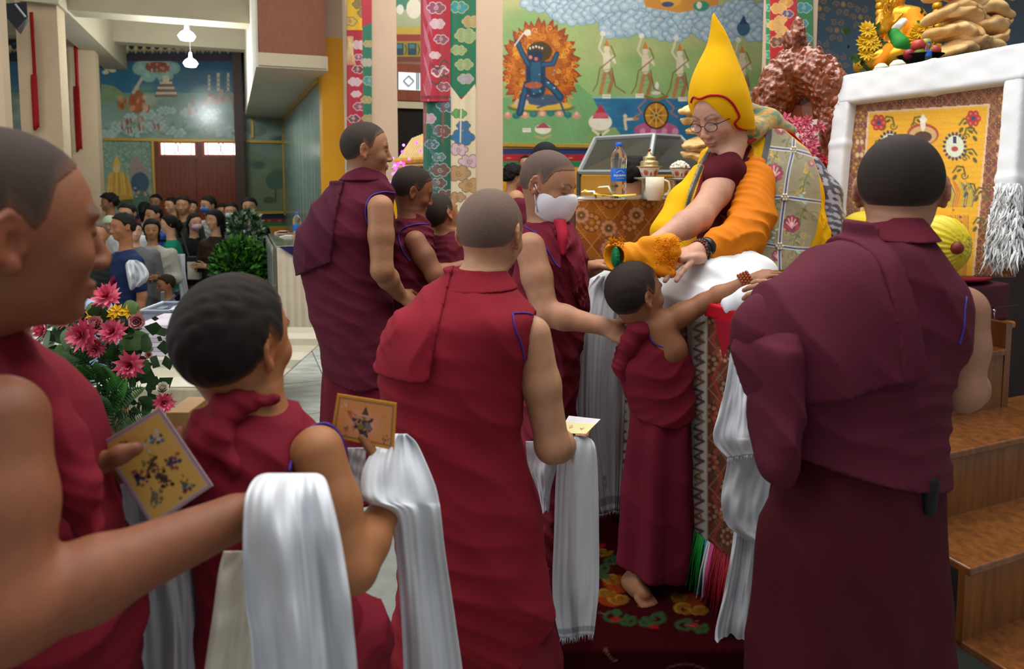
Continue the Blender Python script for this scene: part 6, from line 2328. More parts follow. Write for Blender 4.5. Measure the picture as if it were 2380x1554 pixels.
# scarves hanging down the throne front
drape('white_scarf', [(640, 1390, 1470, 2.50), (680, 1362, 1470, 2.50), (760, 1350, 1462, 2.44), (880, 1345, 1455, 2.42), (1000, 1348, 1450, 2.42), (1100, 1372, 1446, 2.42), (1190, 1392, 1440, 2.40)], 'long sheer white scarf hanging over the left end of the throne behind the boy', amp=0.014, nf=6, seed=1, fringe=60)
drape('white_scarf', [(690, 1352, 1400, 2.52), (800, 1346, 1402, 2.47), (920, 1338, 1400, 2.45), (1040, 1340, 1404, 2.44), (1130, 1352, 1410, 2.43)], 'second sheer scarf at the far left corner of the throne', amp=0.010, nf=4, seed=12)
drape('white_scarf', [(730, 1706, 1770, 1.88), (800, 1700, 1768, 1.86), (900, 1686, 1775, 1.84), (960, 1670, 1790, 1.82), (1020, 1658, 1795, 1.80), (1060, 1690, 1800, 1.80)], 'frayed white scarf bunched high beside the broad monk at the right', amp=0.014, nf=5, seed=2, fringe=80, hem=False)
drape('white_scarf', [(980, 1700, 1790, 1.84), (1080, 1690, 1795, 1.83), (1160, 1676, 1785, 1.82), (1220, 1690, 1775, 1.82), (1260, 1735, 1790, 1.82)], 'white scarf looping out below the bunched one at the throne corner', amp=0.012, nf=3, seed=5, hem=False)
drape('white_scarf', [(1180, 1712, 1770, 1.86), (1280, 1700, 1765, 1.85), (1380, 1682, 1760, 1.84), (1470, 1662, 1758, 1.83), (1540, 1668, 1757, 1.82)], 'long white scarf trailing to the carpet beside the fringe', amp=0.012, nf=5, seed=4, fringe=60)

# centre monk's scarf over his wrist
drape('white_scarf', [(1012, 1322, 1352, 1.80, 0.02), (1022, 1305, 1376, 1.79, 0.02), (1050, 1300, 1386, 1.78), (1120, 1292, 1390, 1.78), (1240, 1288, 1392, 1.78), (1360, 1284, 1392, 1.78), (1430, 1290, 1386, 1.78), (1478, 1300, 1380, 1.78)], 'white scarf with woven hem hanging from the centre monk\'s wrist', amp=0.010, nf=4, seed=7, fringe=60)
drape('white_scarf', [(1025, 1222, 1312, 1.86), (1080, 1228, 1296, 1.86), (1140, 1250, 1280, 1.86), (1190, 1262, 1276, 1.86)], 'loose end of scarf between the centre monk\'s waist and arm', amp=0.010, nf=3, seed=8, hem=False)

# the boy's scarf over his wrist
drape('white_scarf', [(1008, 915, 945, 1.16, 0.02), (1030, 880, 968, 1.15, 0.03), (1080, 848, 992, 1.12, 0.05), (1130, 838, 1012, 1.10, 0.06), (1165, 852, 1020, 1.09, 0.06), (1190, 905, 1024, 1.10, 0.03), (1280, 920, 1034, 1.12), (1400, 930, 1052, 1.13), (1560, 938, 1076, 1.14), (1700, 940, 1090, 1.14)], 'white silk scarf over the boy monk\'s raised wrist falling straight down', amp=0.010, nf=4, seed=9, hem=False)
drape('white_scarf', [(1040, 808, 850, 1.20), (1100, 815, 850, 1.20), (1160, 822, 850, 1.20)], 'scarf end hanging under the orange card', amp=0.006, nf=2, seed=10, hem=False)

# large scarves of the nearest monk
drape('white_scarf', [(1104, 640, 715, 0.93, 0.02), (1100, 620, 735, 0.89, 0.03), (1112, 592, 755, 0.85, 0.03), (1150, 572, 768, 0.805, 0.04), (1220, 566, 785, 0.785, 0.04), (1300, 566, 800, 0.78, 0.04), (1400, 572, 815, 0.78), (1500, 585, 825, 0.78), (1620, 590, 835, 0.78)], 'large white scarf draped over the nearest monk\'s outstretched right hand', amp=0.016, nf=5, seed=11, hem=False)
drape('white_scarf', [(1280, 520, 640, 0.93), (1330, 508, 640, 0.93), (1420, 496, 640, 0.93), (1500, 484, 640, 0.93), (1620, 465, 640, 0.93)], 'yellowed inner fall of the scarf behind the nearest monk\'s wrist', amp=0.010, nf=3, seed=13, m=mat('ivory_scarf', 'cfc9b8', 0.55, 0.05, 14, 0.15, bscale=300), hem=False)
drape('white_scarf', [(1080, 246, 330, 1.03), (1110, 236, 400, 1.03), (1180, 232, 450, 1.04), (1260, 240, 465, 1.05), (1360, 280, 472, 1.05), (1460, 292, 480, 1.05), (1620, 296, 486, 1.05)], 'grey-white scarf hanging from the nearest monk\'s left hand under his card', amp=0.014, nf=5, seed=14, hem=False)


# ---- printed cards
def card(name, quad, Y, bg, paint, label, tilt=0.0, group='printed prayer cards', back=None):
    """quad: four photo corners TL,TR,BR,BL"""
    q = np.array(quad, float)
    cv_ = Canvas(0, 0, 100, 70, 0.9, bg)
    paint(cv_)

    def fn(X, Yc):
        s, t = (X / 100)[..., None], (Yc / 70)[..., None]
        pp = (1 - t) * ((1 - s) * q[0] + s * q[1]) + t * ((1 - s) * q[3] + s * q[2])
        G = np.zeros(X.shape + (3,))
        for j in range(X.shape[0]):
            for i in range(X.shape[1]):
                G[j, i] = P(pp[j, i, 0], pp[j, i, 1], Y + tilt * t[j, i, 0] + 0.004 * math.sin(3 * s[j, i, 0]))
        return G
    o = cv_.sheet(name, fn, mat('printed_card', attr=True, rough=0.55), None, 0.0012)
    return tag(o, label, 'card', group)


rgc = random.Random(5)


def blob_art(cv_, x, y, cols, n=12, s=6):
    for k in range(n):
        cv_.ell(x + rgc.gauss(0, s * 0.5), y + rgc.gauss(0, s * 0.5), rgc.uniform(1.2, s * 0.4), rgc.uniform(1.0, s * 0.35), rgc.choice(cols), rgc.random() * 3)


def art1(cv_):
    cv_.rect(0, 0, 100, 70, 'a8909a')
    cv_.rect(3, 3, 97, 67, 'c9a8a0')
    cv_.rect(5, 5, 95, 65, 'd9b05a')
    for x, y, cl in ((18, 52, ['5a3428', '8a4a30', '33241c']), (26, 22, ['4a6a9a', 'c9c4c0', '4a2c24']), (46, 40, ['2c2420', '6a3a30', '8a8a40']), (50, 54, ['2c3a6a', '22223a', 'b04a3a']), (56, 20, ['2c3a6a', '3a2a30', 'b04a3a']), (66, 36, ['201c1a', '5a3a30', '4a4a2a']), (78, 52, ['5a4030', '8a5a3a', '6a7a6a']), (84, 22, ['7a3028', '3a6aa0', '55603a'])):
        blob_art(cv_, x, y, cl, 26, 8)
    for k in range(9):
        cv_.stroke([(36 + k * 3, 34 + k), (42 + k * 3, 30 + (k * 5) % 12)], 0.9, '3a2c22')
    cv_.stroke([(44, 36), (52, 34), (60, 38), (70, 33)], 1.2, '3a2c22')


def art2(cv_):
    cv_.rect(0, 0, 100, 70, 'c98a2c')
    cv_.rect(4, 4, 96, 66, '8a6a48')
    cv_.rect(7, 7, 93, 63, 'd08a50')
    cv_.ell(50, 38, 34, 26, 'd9a088', soft=0.9)
    cv_.poly([(50, 12), (56, 26), (44, 26)], '4a4034')
    blob_art(cv_, 50, 44, ['3a3c48', '6a6a72', '8a6a30', '2c2c34'], 50, 14)
    blob_art(cv_, 27, 30, ['a8432c', 'b86a4a'], 22, 7)
    blob_art(cv_, 16, 18, ['cfc0c8', 'b0a0b0'], 10, 4)
    blob_art(cv_, 84, 24, ['8a6a40', 'b89a5a'], 14, 6)
    blob_art(cv_, 86, 54, ['6a4a30', '8a6a40'], 14, 6)
    blob_art(cv_, 22, 54, ['8a5a3a', '6a4a30'], 12, 5)
    for k in range(10):
        cv_.stroke([(34 + k * 3.2, 29), (35.5 + k * 3.2, 31)], 0.8, '4a3428')
        cv_.stroke([(30 + k % 5, 36 + k * 2), (33 + k % 4, 37 + k * 2)], 0.8, '5a4030')


def art3(cv_):
    cv_.rect(0, 0, 100, 70, 'd6d3d6')
    cv_.rect(0, 24, 100, 70, 'd4cf92')
    for k in range(3):
        cv_.stroke([(10, 7 + k * 6), (88, 6 + k * 6)], 1.0, 'b09ac0')
    blob_art(cv_, 30, 46, ['c05a6a', 'b0407a'], 14, 8)
    blob_art(cv_, 70, 48, ['b0407a', 'c05a4a'], 14, 8)


card('prayer_card', [(372, 946), (496, 1128), (354, 1224), (230, 1032)], 0.925, 'd9b05a', art1, 'yellow printed card with small figures under the nearest monk\'s thumb')
card('prayer_card', [(784, 914), (922, 936), (916, 1046), (768, 1014)], 1.125, 'd08a50', art2, 'orange printed card held by the boy monk in front of the centre monk', 0.0)
card('prayer_card', [(1322, 966), (1396, 974), (1362, 1008), (1298, 1006)], 1.84, 'd4cf92', art3, 'pale green folded card above the centre monk\'s hand', -0.06)

# the boy's wrist beads
bw = P(1733, 653, 2.025)
axb = norm(P(1790, 632, 2.02) - P(1660, 690, 2.04))
ub_ = norm(np.cross(axb, (0, 0, 1)))
vb_ = np.cross(axb, ub_)
bb = MB()
for q in range(4):
    for k in range(18):
        a = 2 * PI * k / 18 + q * 0.17
        bb.sphere(bw + axb * (q * 0.0085 - 0.012) + 0.0245 * (math.cos(a) * ub_ + math.sin(a) * vb_), 0.0045, 6, 5)
tag(bb.build('wrist_beads', mat('amber_wood_bead', '8a3a18', 0.3), None, True), 'reddish prayer beads wound round the boy\'s wrist', 'beads')
# ------------------------------------------------------------------ side table with bottle, bowls and mug
M_clear = mat('clear_plastic', 'ffffff', 0.06, trans=0.97, ior=1.18, spec=0.5)
M_porc = mat('painted_porcelain', attr=True, rough=0.2, spec=0.6)


def lathe_paint(name, prof, c, cv_, m, parent, n=64):
    """lathe whose colour comes from a canvas with x = angle 0..360, y = index along profile 0..100"""
    R = crom(prof, cv_.ny)
    ang = cv_.xs / 360 * 2 * PI
    G = np.zeros((cv_.ny, cv_.nx, 3))
    for j in range(cv_.ny):
        G[j, :, 0] = c[0] + R[j, 0] * np.cos(ang)
        G[j, :, 1] = c[1] + R[j, 0] * np.sin(ang)
        G[j, :, 2] = c[2] + R[j, 1]
    return grid_mesh(name, G, m, parent, cv_.a)


def text_shape(txt, size):
    cu = bpy.data.curves.new('lettering', 'FONT')
    cu.body = txt
    cu.size = size
    cu.align_x = 'CENTER'
    cu.resolution_u = 3
    o_ = bpy.data.objects.new('lettering', cu)
    COL.objects.link(o_)
    dg = bpy.context.evaluated_depsgraph_get()
    me = bpy.data.meshes.new_from_object(o_.evaluated_get(dg))
    V = np.array([v_.co[:] for v_ in me.vertices])
    Fs = [tuple(p.vertices) for p in me.polygons]
    bpy.data.objects.remove(o_)
    bpy.data.curves.remove(cu)
    bpy.data.meshes.remove(me)
    return V, Fs


def water_bottle(base, h, label, lettering=False, face=-PI / 2):
    s = h / 0.26
    o = empty('water_bottle', base, label, 'bottle')
    c = np.asarray(base, float)
    prof = [(0.030, 0.0), (0.036, 0.006), (0.036, 0.03), (0.0335, 0.045), (0.036, 0.06), (0.0365, 0.075), (0.035, 0.08), (0.035, 0.14), (0.0365, 0.145), (0.037, 0.17), (0.038, 0.185), (0.033, 0.205), (0.022, 0.222), (0.0135, 0.232), (0.013, 0.242), (0.0, 0.243)]
    MB().lathe([(r_ * s, z * s) for r_, z in prof], c, 28).build('body', M_clear, o, True)
    MB().lathe([(0.0145 * s, 0.240 * s), (0.0148 * s, 0.243 * s), (0.0148 * s, 0.259 * s), (0.0, 0.26 * s)], c, 20).build('cap', mat('blue_cap', '1553c4', 0.4), o, True)
    lb = MB().lathe([(0.0356 * s, 0.081 * s), (0.0358 * s, 0.082 * s), (0.0358 * s, 0.139 * s), (0.0356 * s, 0.14 * s)], c, 36).build('label', mat('blue_label', '1b62c9', 0.35, 0.06, 30), o, True)
    if lettering:
        mb = MB()
        for txt, sz, zz in (('AQUAFINA', 0.0125, 0.104), ('PURE DRINKING WATER', 0.0036, 0.094)):
            V, Fs = text_shape(txt, sz)
            W_ = []
            for x, y, _ in V:
                a = face + x / 0.0358
                W_.append(c + np.array((0.0362 * s * math.cos(a), 0.0362 * s * math.sin(a), (zz + y) * s)))
            mb.add(W_, Fs)
        a_ = np.linspace(-0.5, 0.5, 9)
        mb.tube([c + np.array((0.0362 * math.cos(face + q), 0.0362 * math.sin(face + q), 0.124 + 0.006 * math.cos(q * 5))) * (s, s, s) for q in a_], 0.0008, 4)
        mb.build('lettering', mat('white_print', 'f4f6f8', 0.5), lb)
    return o


VT = 2.662
ptab = planeV(VT)
uT0 = uv(ptab(1338, 500))[0]
zT = ptab(1450, 464)[2]
tb = empty('side_table', wp(uT0 + 0.35, VT + 0.3, 0), 'side table under orange-brown brocade and clear plastic beside the throne', 'table')
rbox('table_box', mat('table_core', '5a3a24', 0.7), uT0, uT0 + 0.75, VT + 0.006, VT + 0.55, 0.0, zT - 0.004, tb)
cv = Canvas(1330, 462, 1660, 800, 1.7, '8a5226')
brocade(cv, 1330, 462, 1660, 800, 88, '96581f', ['a0601f', '8a4f26', 'a86a24', 'c28a52', '7a4a30'], 15, 1.8)
for k in range(14):
    motif(cv, 1350 + (k % 5) * 64, 500 + (k // 5) * 78 + (k % 2) * 30, 22, '8a5a48', 'c49468', '5a4a3a', 10)


def tabf(X, Y):
    G = ptab(X, Y)
    u_, v_ = uv(G)
    z = np.clip(G[..., 2], 0.0, zT)
    u_ = np.clip(u_, uT0, uT0 + 0.75)
    o_ = u_[..., None] * E2 + (VT - 0.002) * EV
    o_[..., 2] = z
    return o_


cv.sheet('brocade_cloth', tabf, mat('brocade_under_plastic', attr=True, rough=0.5, noise=0.05, scale=100, coat=0.8), tb, 0.004)
rbox('plastic_cover', mat('table_plastic', 'b9ab94', 0.15, 0.15, 12, coat=1.0, bump=0.3, bscale=25), uT0 - 0.004, uT0 + 0.754, VT - 0.004, VT + 0.554, zT - 0.004, zT, tb, 0.004)


def on_table(px, py, z=None):
    return planeZ(zT if z is None else z)(np.float64(px), np.float64(py))


bp = P(1437, 452, 3.17)
bp[2] = zT
water_bottle(bp, 131 * 3.17 / 1600, 'large clear water bottle with blue label on the brocade side table', True, math.atan2(-bp[1], -bp[0]) + 0.25)


def offering_bowl(px, py_rim, py_base, w, Y, label, lid):
    cx_ = P(px, py_rim, Y)
    zb_ = P(px, py_base, Y)[2]
    zr_ = cx_[2]
    R_ = w / 2 * Y / 1600
    st_h = max(0.02, zb_ - zT)
    o = empty('offering_bowl', (cx_[0], Y, zT), label, 'bowl', 'porcelain bowls on silver stands')
    MB().lathe([(R_ * 0.75, 0), (R_ * 0.78, 0.004), (R_ * 0.62, 0.012), (R_ * 0.60, st_h - 0.012), (R_ * 1.25, st_h - 0.006), (R_ * 1.25, st_h), (0, st_h)], (cx_[0], Y, zT), 24).build('stand', mat('tarnished_silver', '8a8478', 0.35, 0.2, 60, metal=0.7), o, True)
    cb_ = Canvas(0, 0, 360, 100, 3, 'dcd6ca')
    cb_.rect(0, 86, 360, 100, 'b86a50')
    for k in range(5):
        a = 20 + k * 72
        motif(cb_, a, 45, 20, 'c04a2c', 'd8907a', 'b03a22', 7)
        cb_.ell(a + 36, 38, 8, 16, 'c04a2c')
    h_ = zr_ - zb_
    lathe_paint('cup', [(R_ * 0.5, 0.0), (R_ * 0.62, h_ * 0.15), (R_ * 0.74, h_ * 0.5), (R_ * 0.86, h_ * 0.85), (R_ * 1.0, h_)], (cx_[0], Y, zb_), cb_, M_porc, o)
    if lid:
        MB().lathe([(R_ * 1.08, 0), (R_ * 1.1, 0.003), (R_ * 0.72, 0.006), (R_ * 0.78, 0.016), (R_ * 0.70, 0.026), (R_ * 0.50, 0.030), (R_ * 0.56, 0.036), (R_ * 0.50, 0.046), (R_ * 0.25, 0.050), (R_ * 0.18, 0.060), (R_ * 0.10, 0.068), (0, 0.07)], (cx_[0], Y, zr_), 28).build('lid', mat('chased_silver_gilt', 'a8956a', 0.35, 0.2, 90, metal=0.6, bump=0.5), o, True)
        MB().sphere((cx_[0], Y, zr_ + 0.076), 0.007).build('coral_knob', mat('coral', '7c2a1c', 0.3), o, True)
    else:
        rm = MB()
        rg_ = random.Random(2)
        for k in range(160):
            a, q = rg_.random() * 6.28, math.sqrt(rg_.random())
            rm.sphere((cx_[0] + R_ * 0.85 * q * math.cos(a), Y + R_ * 0.85 * q * math.sin(a), zr_ + 0.026 * (1 - q * q) + rg_.uniform(-0.003, 0.004)), 0.006, 6, 4)
        q = rm.build('rice', mat('heaped_rice', 'd8d2c2', 0.8, 0.1, 200), o, True)
        q['kind'] = 'stuff'
    return o


offering_bowl(1509, 388, 412, 55, 3.10, 'porcelain bowl with orange flowers and silver-gilt lid on the side table', True)
offering_bowl(1580, 390, 414, 50, 3.14, 'porcelain bowl heaped with white rice on the side table', False)
mg = P(1522, 411, 2.98)
o = empty('mug', (mg[0], 2.98, zT), 'plain cream mug on the brocade side table', 'mug')
hm = mg[2] - zT
MB().lathe([(0.030, 0), (0.033, 0.004), (0.0395, hm * 0.5), (0.0395, hm), (0.036, hm), (0.035, hm * 0.5), (0.0, 0.008)], (mg[0], 2.98, zT), 28).build('cup', mat('cream_glaze', 'd6d0bc', 0.25), o, True)
MB().tube([(mg[0] + 0.036, 2.98, zT + hm * 0.88), (mg[0] + 0.058, 2.98, zT + hm * 0.80), (mg[0] + 0.066, 2.98, zT + hm * 0.5), (mg[0] + 0.055, 2.98, zT + hm * 0.25), (mg[0] + 0.036, 2.98, zT + hm * 0.2)], 0.0055, 8).build('handle', mat('cream_glaze'), o, True)
for k, (q4, colr, lab) in enumerate(([((1354, 443), (1384, 452), (1440, 456), (1478, 453)), 'd9b12c', 'yellow paper slip curling on the side table'], [((1388, 436), (1412, 434), (1424, 455), (1398, 456)), 'b9c0a4', 'folded banknote propped on the side table'], [((1350, 446), (1378, 446), (1384, 462), (1340, 462)), 'd9dade', 'white scarf end lying on the side table'], [((1545, 452), (1588, 448), (1596, 458), (1540, 460)), 'b0b0b4', 'crumpled papers beside the cream mug'])):
    rowsx = np.array(q4, float)
    mb = MB()
    th_ = [P(x, y, 2.99 + 0.02 * (k == 1)) for x, y in rowsx]
    bk_ = [p + np.array((0.02, 0.10, 0.004)) for p in th_]
    for p in th_:
        p[2] = max(p[2], zT + 0.003)
    for p in bk_:
        p[2] = max(p[2], zT + 0.004)
    V_ = th_ + bk_
    Fs = [(i, i + 1, i + 5, i + 4) for i in range(3)]
    o = MB().add(V_, Fs).build('paper_slip', mat('paper_%d' % k, colr, 0.7, 0.05, 60), None, True)
    s_ = o.modifiers.new('solidify', 'SOLIDIFY')
    s_.thickness = 0.0012
    tag(o, lab, 'paper', 'papers on the side table')

# ---- glazed case behind
gc = empty('glass_case', P(1470, 560, 5.0) * (1, 1, 0), 'grey-framed glass case with sloping roof and yellow panels behind the side table', 'display case')
bl, bm, br = P(1346, 392, 5.1), P(1506, 402, 4.6), P(1660, 400, 5.1)
tl, tm2, tr_ = P(1384, 322, 5.35), P(1520, 314, 5.0), P(1580, 318, 5.25)
bm[2] = bl[2] = br[2]
fm_ = MB()
for a, b in ((bl, bm), (bm, br), (tl, tm2), (tm2, tr_), (bl, tl), (bm, tm2), (br, tr_)):
    fm_.tube([a, b], 0.018, 6)
fm_.build('frame', mat('grey_metal_frame', '8f9294', 0.4, metal=0.3), gc)
M_dg = mat('dark_glass', '3a382e', 0.12, 0.25, 3)
for a, b, c_, d_ in ((bl, bm, tm2, tl), (bm, br, tr_, tm2)):
    MB().add([a, b, c_, d_], [(0, 1, 2, 3)]).build('pane', M_dg, gc)
z0 = np.array((1, 1, 0))
for a, b in ((bl, bm), (bm, br)):
    MB().add([a * z0, b * z0, b - (0, 0, 0.03), a - (0, 0, 0.03)], [(0, 1, 2, 3)]).build('panel', mat('ochre_panel', 'b9822a', 0.6, 0.06, 5), gc)
pf_ = MB()
for a in (bl, bm, br):
    pf_.tube([a * z0, a], 0.02, 6)
pf_.build('post', mat('dark_post', '3a3836', 0.5), gc)


# ---- puffed fried breads
def bread_mesh(seed, L=0.17):
    f_ = Fld(0.008)

    def fn(X, Y, Z):
        w_ = 0.012 * wob(X, Y, Z, 30, seed) + 0.012 * np.sin(X * 22 + seed)
        k0 = np.sqrt((X / L) ** 2 + (Y / (L * 0.72)) ** 2 + ((Z - w_ - 0.034 * np.cos(X * 11 + seed)) / 0.044) ** 2)
        return (k0 - 1) * 0.044 - 0.004 * wob(X, Y, Z, 70, seed)
    f_.add(fn, (-L - 0.03, -L, -0.11), (L + 0.03, L, 0.11))
    V, Q = f_.run()
    t = np.clip(0.5 + 0.5 * wob(V[:, 0], V[:, 1], V[:, 2], 40, seed + 3), 0, 1)[:, None]
    C = np.array(lin('ecc88e')) * t + np.array(lin('d8a766')) * (1 - t)
    V = V - (0, 0, V[:, 2].min())
    o_ = mesh_np('fried_bread', V, Q, mat('fried_dough', attr=True, rough=0.5, noise=0.08, scale=60, bump=0.3), None, True, C, origin=(0, 0, 0))
    return o_


protos = [bread_mesh(k) for k in range(4)]
rgb_ = random.Random(7)
spots = []
for j in range(7):
    y_ = 122 - j * 23
    off = (j % 2) * 14
    for i_, x_ in enumerate((2216 + off, 2292 - off)):
        spots.append((x_, y_ + i_ * 4, 3.55 + 0.05 * i_ + 0.02 * (j % 2), 0.82, 'right', j, i_))
for j in range(7):
    spots.append((1622 + (j % 2) * 10 - (j // 5) * 4, 370 - j * 20, 4.15 + 0.02 * (j % 2), 0.62, 'left', j, 0))
names = ['bottom', 'second', 'third', 'fourth', 'fifth', 'sixth', 'top']
for k, (x_, y_, Y_, sc, side, j, i_) in enumerate(spots):
    o = protos[k] if k < 4 else protos[k % 4].copy()
    if k >= 4:
        COL.objects.link(o)
    p = P(x_, y_, Y_)
    o.location = tuple(p - (0, 0, 0.04))
    o.scale = (sc, sc, sc)
    o.rotation_euler = (rgb_.uniform(-0.18, 0.18), rgb_.uniform(-0.2, 0.2), rgb_.uniform(-0.6, 0.6))
    tag(o, ('%s fried bread of the %s column in the golden altar pile' % (names[j], 'left' if i_ == 0 else 'right')) if side == 'right' else '%s pale fried bread in the stack beside the lama\'s face' % names[j], 'bread', 'stacked fried breads')

bs = P(1622, 392, 4.15)
o = empty('bread_stand', (bs[0], bs[1], 0), 'slim pedestal dish carrying the pale bread stack beside the lama', 'stand')
MB().lathe([(0.12, 0), (0.12, 0.02), (0.025, 0.05), (0.025, bs[2] - 0.06), (0.12, bs[2] - 0.03), (0.12, bs[2] - 0.02), (0, bs[2] - 0.02)], (bs[0], bs[1], 0), 24).build('dish', M_gold, o, True)
# ---- altar behind the throne: table, statue, fruit
zA = P(2150, 152, 3.55)[2]
al = rbox('altar_table', mat('altar_dark_wood', '241210', 0.5, 0.3, 6), 3.2, 4.9, 2.3, 3.6, 0.0, zA)
tag(al, 'high altar table behind the brocade backrest', 'table')
uW = uv(planeV(4.6)(1898, 100))[0]
bw_ = MB().box((uW, 4.6, 0), (9.5, 4.7, 4.5), RM).build('wall_altar', mat('blue_altar_hanging', '1f4560', 0.7, 0.25, 2.5))
struct(bw_)
cv = Canvas(1899, -20, 2420, 215, 1.8, '24506c')
cv.grad(-20, 215, '263844', '2a5a78')
for x, y in ((1945, 70), (1905, 20), (1910, 120), (1960, 10), (2000, 40), (1915, 190), (1950, 150)):
    for a in range(6):
        cv.spiral(x + 16 * math.cos(a * 1.05), y + 20 * math.sin(a * 1.05), 8, 1.2, 2, '8a6a38', a)
    cv.ell(x, y, 6, 7, '94703a')
cv.sheet('brocade_hanging', planeV(4.58), M_silk, bw_)
sg = empty('gilded_statue', P(2100, 160, 4.0) * (1, 1, 0) + (0, 0, zA), 'gilded seated statue draped in orange and green silk on the altar', 'statue')
YS = 4.0
f = Fld(0.008)
f.stack([row(170, 2000, 2190, YS, 0.2), row(130, 2015, 2185, YS, 0.2), row(100, 2050, 2160, YS, 0.15), row(60, 2052, 2150, YS, 0.14), row(30, 2050, 2140, YS, 0.12), row(18, 2075, 2110, YS, 0.07)])
f.cap(P(2015, 150, YS - 0.15), P(2085, 128, YS - 0.2), 0.07, 0.07, 0.05)
f.cap(P(2055, 40, YS - 0.03), P(2040, 90, YS - 0.14), 0.036, 0.03, 0.03)
f.cap(P(2040, 90, YS - 0.14), P(2056, 66, YS - 0.22), 0.026, 0.022, 0.02)
f.ell(P(2076, -4, YS - 0.03), (0.06, 0.07, 0.085))
hand(f, P(2056, 68, YS - 0.22), (0.05, -0.1, 1), (0.2, -1, 0.1), 1, 0.85, curl=(0.1, 0.1, 0.12, 0.15))
part(f, 'figure', mat('gilding', 'd69a24', 0.28, 0.15, 20, metal=0.55), sg)
f = Fld(0.008)
f.chain([P(2120, 38, YS - 0.10), P(2135, 80, YS - 0.16), P(2110, 110, YS - 0.2)], [0.05, 0.055, 0.05], 0.04)
f.chain([P(2068, 120, YS - 0.2), P(2040, 150, YS - 0.22)], [0.05, 0.03], 0.04)
part(f, 'orange_drape', cloth('orange_silk'), sg)
f = Fld(0.006)
f.chain([P(2078, 78, YS - 0.22), P(2092, 100, YS - 0.24), P(2112, 122, YS - 0.24)], [0.03, 0.035, 0.025], 0.03)
part(f, 'green_sash', cloth('green_sash', '2f8a3a', 0.5), sg)
f = Fld(0.006)
f.chain([P(2100, 50, YS - 0.17), P(2085, 62, YS - 0.19), P(2076, 80, YS - 0.2)], [0.02, 0.02, 0.015], 0.02)
part(f, 'white_scarf_fold', M_white, sg)
for x in (2046, 2178):
    pl_ = MB()
    for k in range(9):
        pl_.sphere(P(x, 110 - k * 16, YS + 0.12), 0.028, 8, 6)
    pl_.tube([P(x, 150, YS + 0.12), P(x, -30, YS + 0.12)], 0.018, 8)
    pl_.build('gilt_pillar', mat('gilding'), sg, True)


def small_flower(mb, c, r_, d, n=9, col='e0b414', col2='c9920c'):
    d = norm(d)
    a1 = norm(np.cross(d, (0.3, 0.2, 0.9)))
    a2 = np.cross(d, a1)
    for k in range(n):
        a = 2 * PI * k / n
        v = a1 * math.cos(a) + a2 * math.sin(a)
        w = -a1 * math.sin(a) + a2 * math.cos(a)
        mb.add([c, c + v * r_ * 0.55 + w * r_ * 0.24 + d * r_ * 0.2, c + v * r_ + d * r_ * 0.1, c + v * r_ * 0.55 - w * r_ * 0.24 + d * r_ * 0.2], [(0, 1, 2, 3)], col)
    mb.sphere(c + d * r_ * 0.08, r_ * 0.22, 6, 4, col2)


M_flower = mat('petals', attr=True, rough=0.6)
M_leaf = mat('leaf_green', attr=True, rough=0.5, noise=0.15, scale=40)
for k, (pts, lab) in enumerate((([(2015, 68), (2018, 88), (2008, 100), (2026, 100), (2012, 122)], 'yellow altar flowers left of the gilded statue'), ([(2135, 72), (2150, 62), (2128, 88), (2172, 84), (2160, 96), (2148, 84), (2120, 100)], 'yellow altar flowers right of the gilded statue'))):
    o = empty('altar_flowers', P(pts[0][0], 150, YS - 0.2) * (1, 1, 0) + (0, 0, zA), lab, 'flowers')
    for x, y in pts:
        mb = MB()
        small_flower(mb, P(x, y, YS - 0.25), 0.05, (0, -1, 0.2), 12)
        mb.build('flower', M_flower, o)
    lv = MB()
    for q in range(60):
        x, y = rgb_.choice(pts)
        p = P(x + rgb_.gauss(0, 16), y + 18 + rgb_.gauss(0, 22), YS - 0.2)
        d_ = np.array((rgb_.gauss(0, 1), -0.5, rgb_.gauss(0, 1))) * 0.03
        e_ = np.array((-d_[2], 0, d_[0])) * 0.4
        lv.add([p, p + d_ * 0.5 + e_, p + d_, p + d_ * 0.5 - e_], [(0, 1, 2, 3)], rgb_.choice(['2f4a1c', '43602a', '233a18']))
    q = lv.build('foliage', M_leaf, o)
    q['kind'] = 'stuff'
fb = P(2138, 146, 3.45)
o = empty('fruit_bowl', (fb[0], fb[1], zA), 'black dish under the altar fruit', 'bowl')
MB().lathe([(0.05, 0), (0.06, 0.004), (0.10, 0.03), (0.105, 0.034), (0.0, 0.03)], (fb[0], fb[1], zA), 28).build('dish', M_black, o, True)
for px, py, rr_, colr, lab in ((2112, 126, 0.026, '8c1f2a', 'dark red fruit at the left of the altar dish'), (2134, 106, 0.032, 'b03a30', 'large red apple on top of the altar fruit'), (2136, 122, 0.027, '7c9a34', 'green apple at the front of the altar dish'), (2152, 100, 0.024, '8a9a30', 'yellow-green fruit behind the small bottle'), (2172, 118, 0.030, 'a83a2c', 'red apple at the right of the altar dish')):
    p = P(px, py, 3.42)
    o = empty('apple', p - (0, 0, rr_), lab, 'fruit', 'altar fruit')
    MB().lathe([(0.0, -0.85 * rr_), (0.5 * rr_, -0.9 * rr_), (0.95 * rr_, -0.3 * rr_), (rr_, 0.15 * rr_), (0.7 * rr_, 0.8 * rr_), (0.2 * rr_, 0.85 * rr_), (0.0, 0.7 * rr_)], p, 20).build('flesh', mat('apple_skin_' + colr, colr, 0.3, 0.15, 30), o, True)
    MB().tube([p + (0, 0, 0.7 * rr_), p + (0.004, 0, 1.05 * rr_)], 0.002, 5).build('stem', mat('stem_brown', '4a3420', 0.7), o)
bp = P(2157, 147, 3.36)
bp[2] = P(2157, 147, 3.36)[2]
water_bottle(bp, 50 * 3.36 / 1600, 'tiny clear bottle with blue cap on the altar beside the fruit')
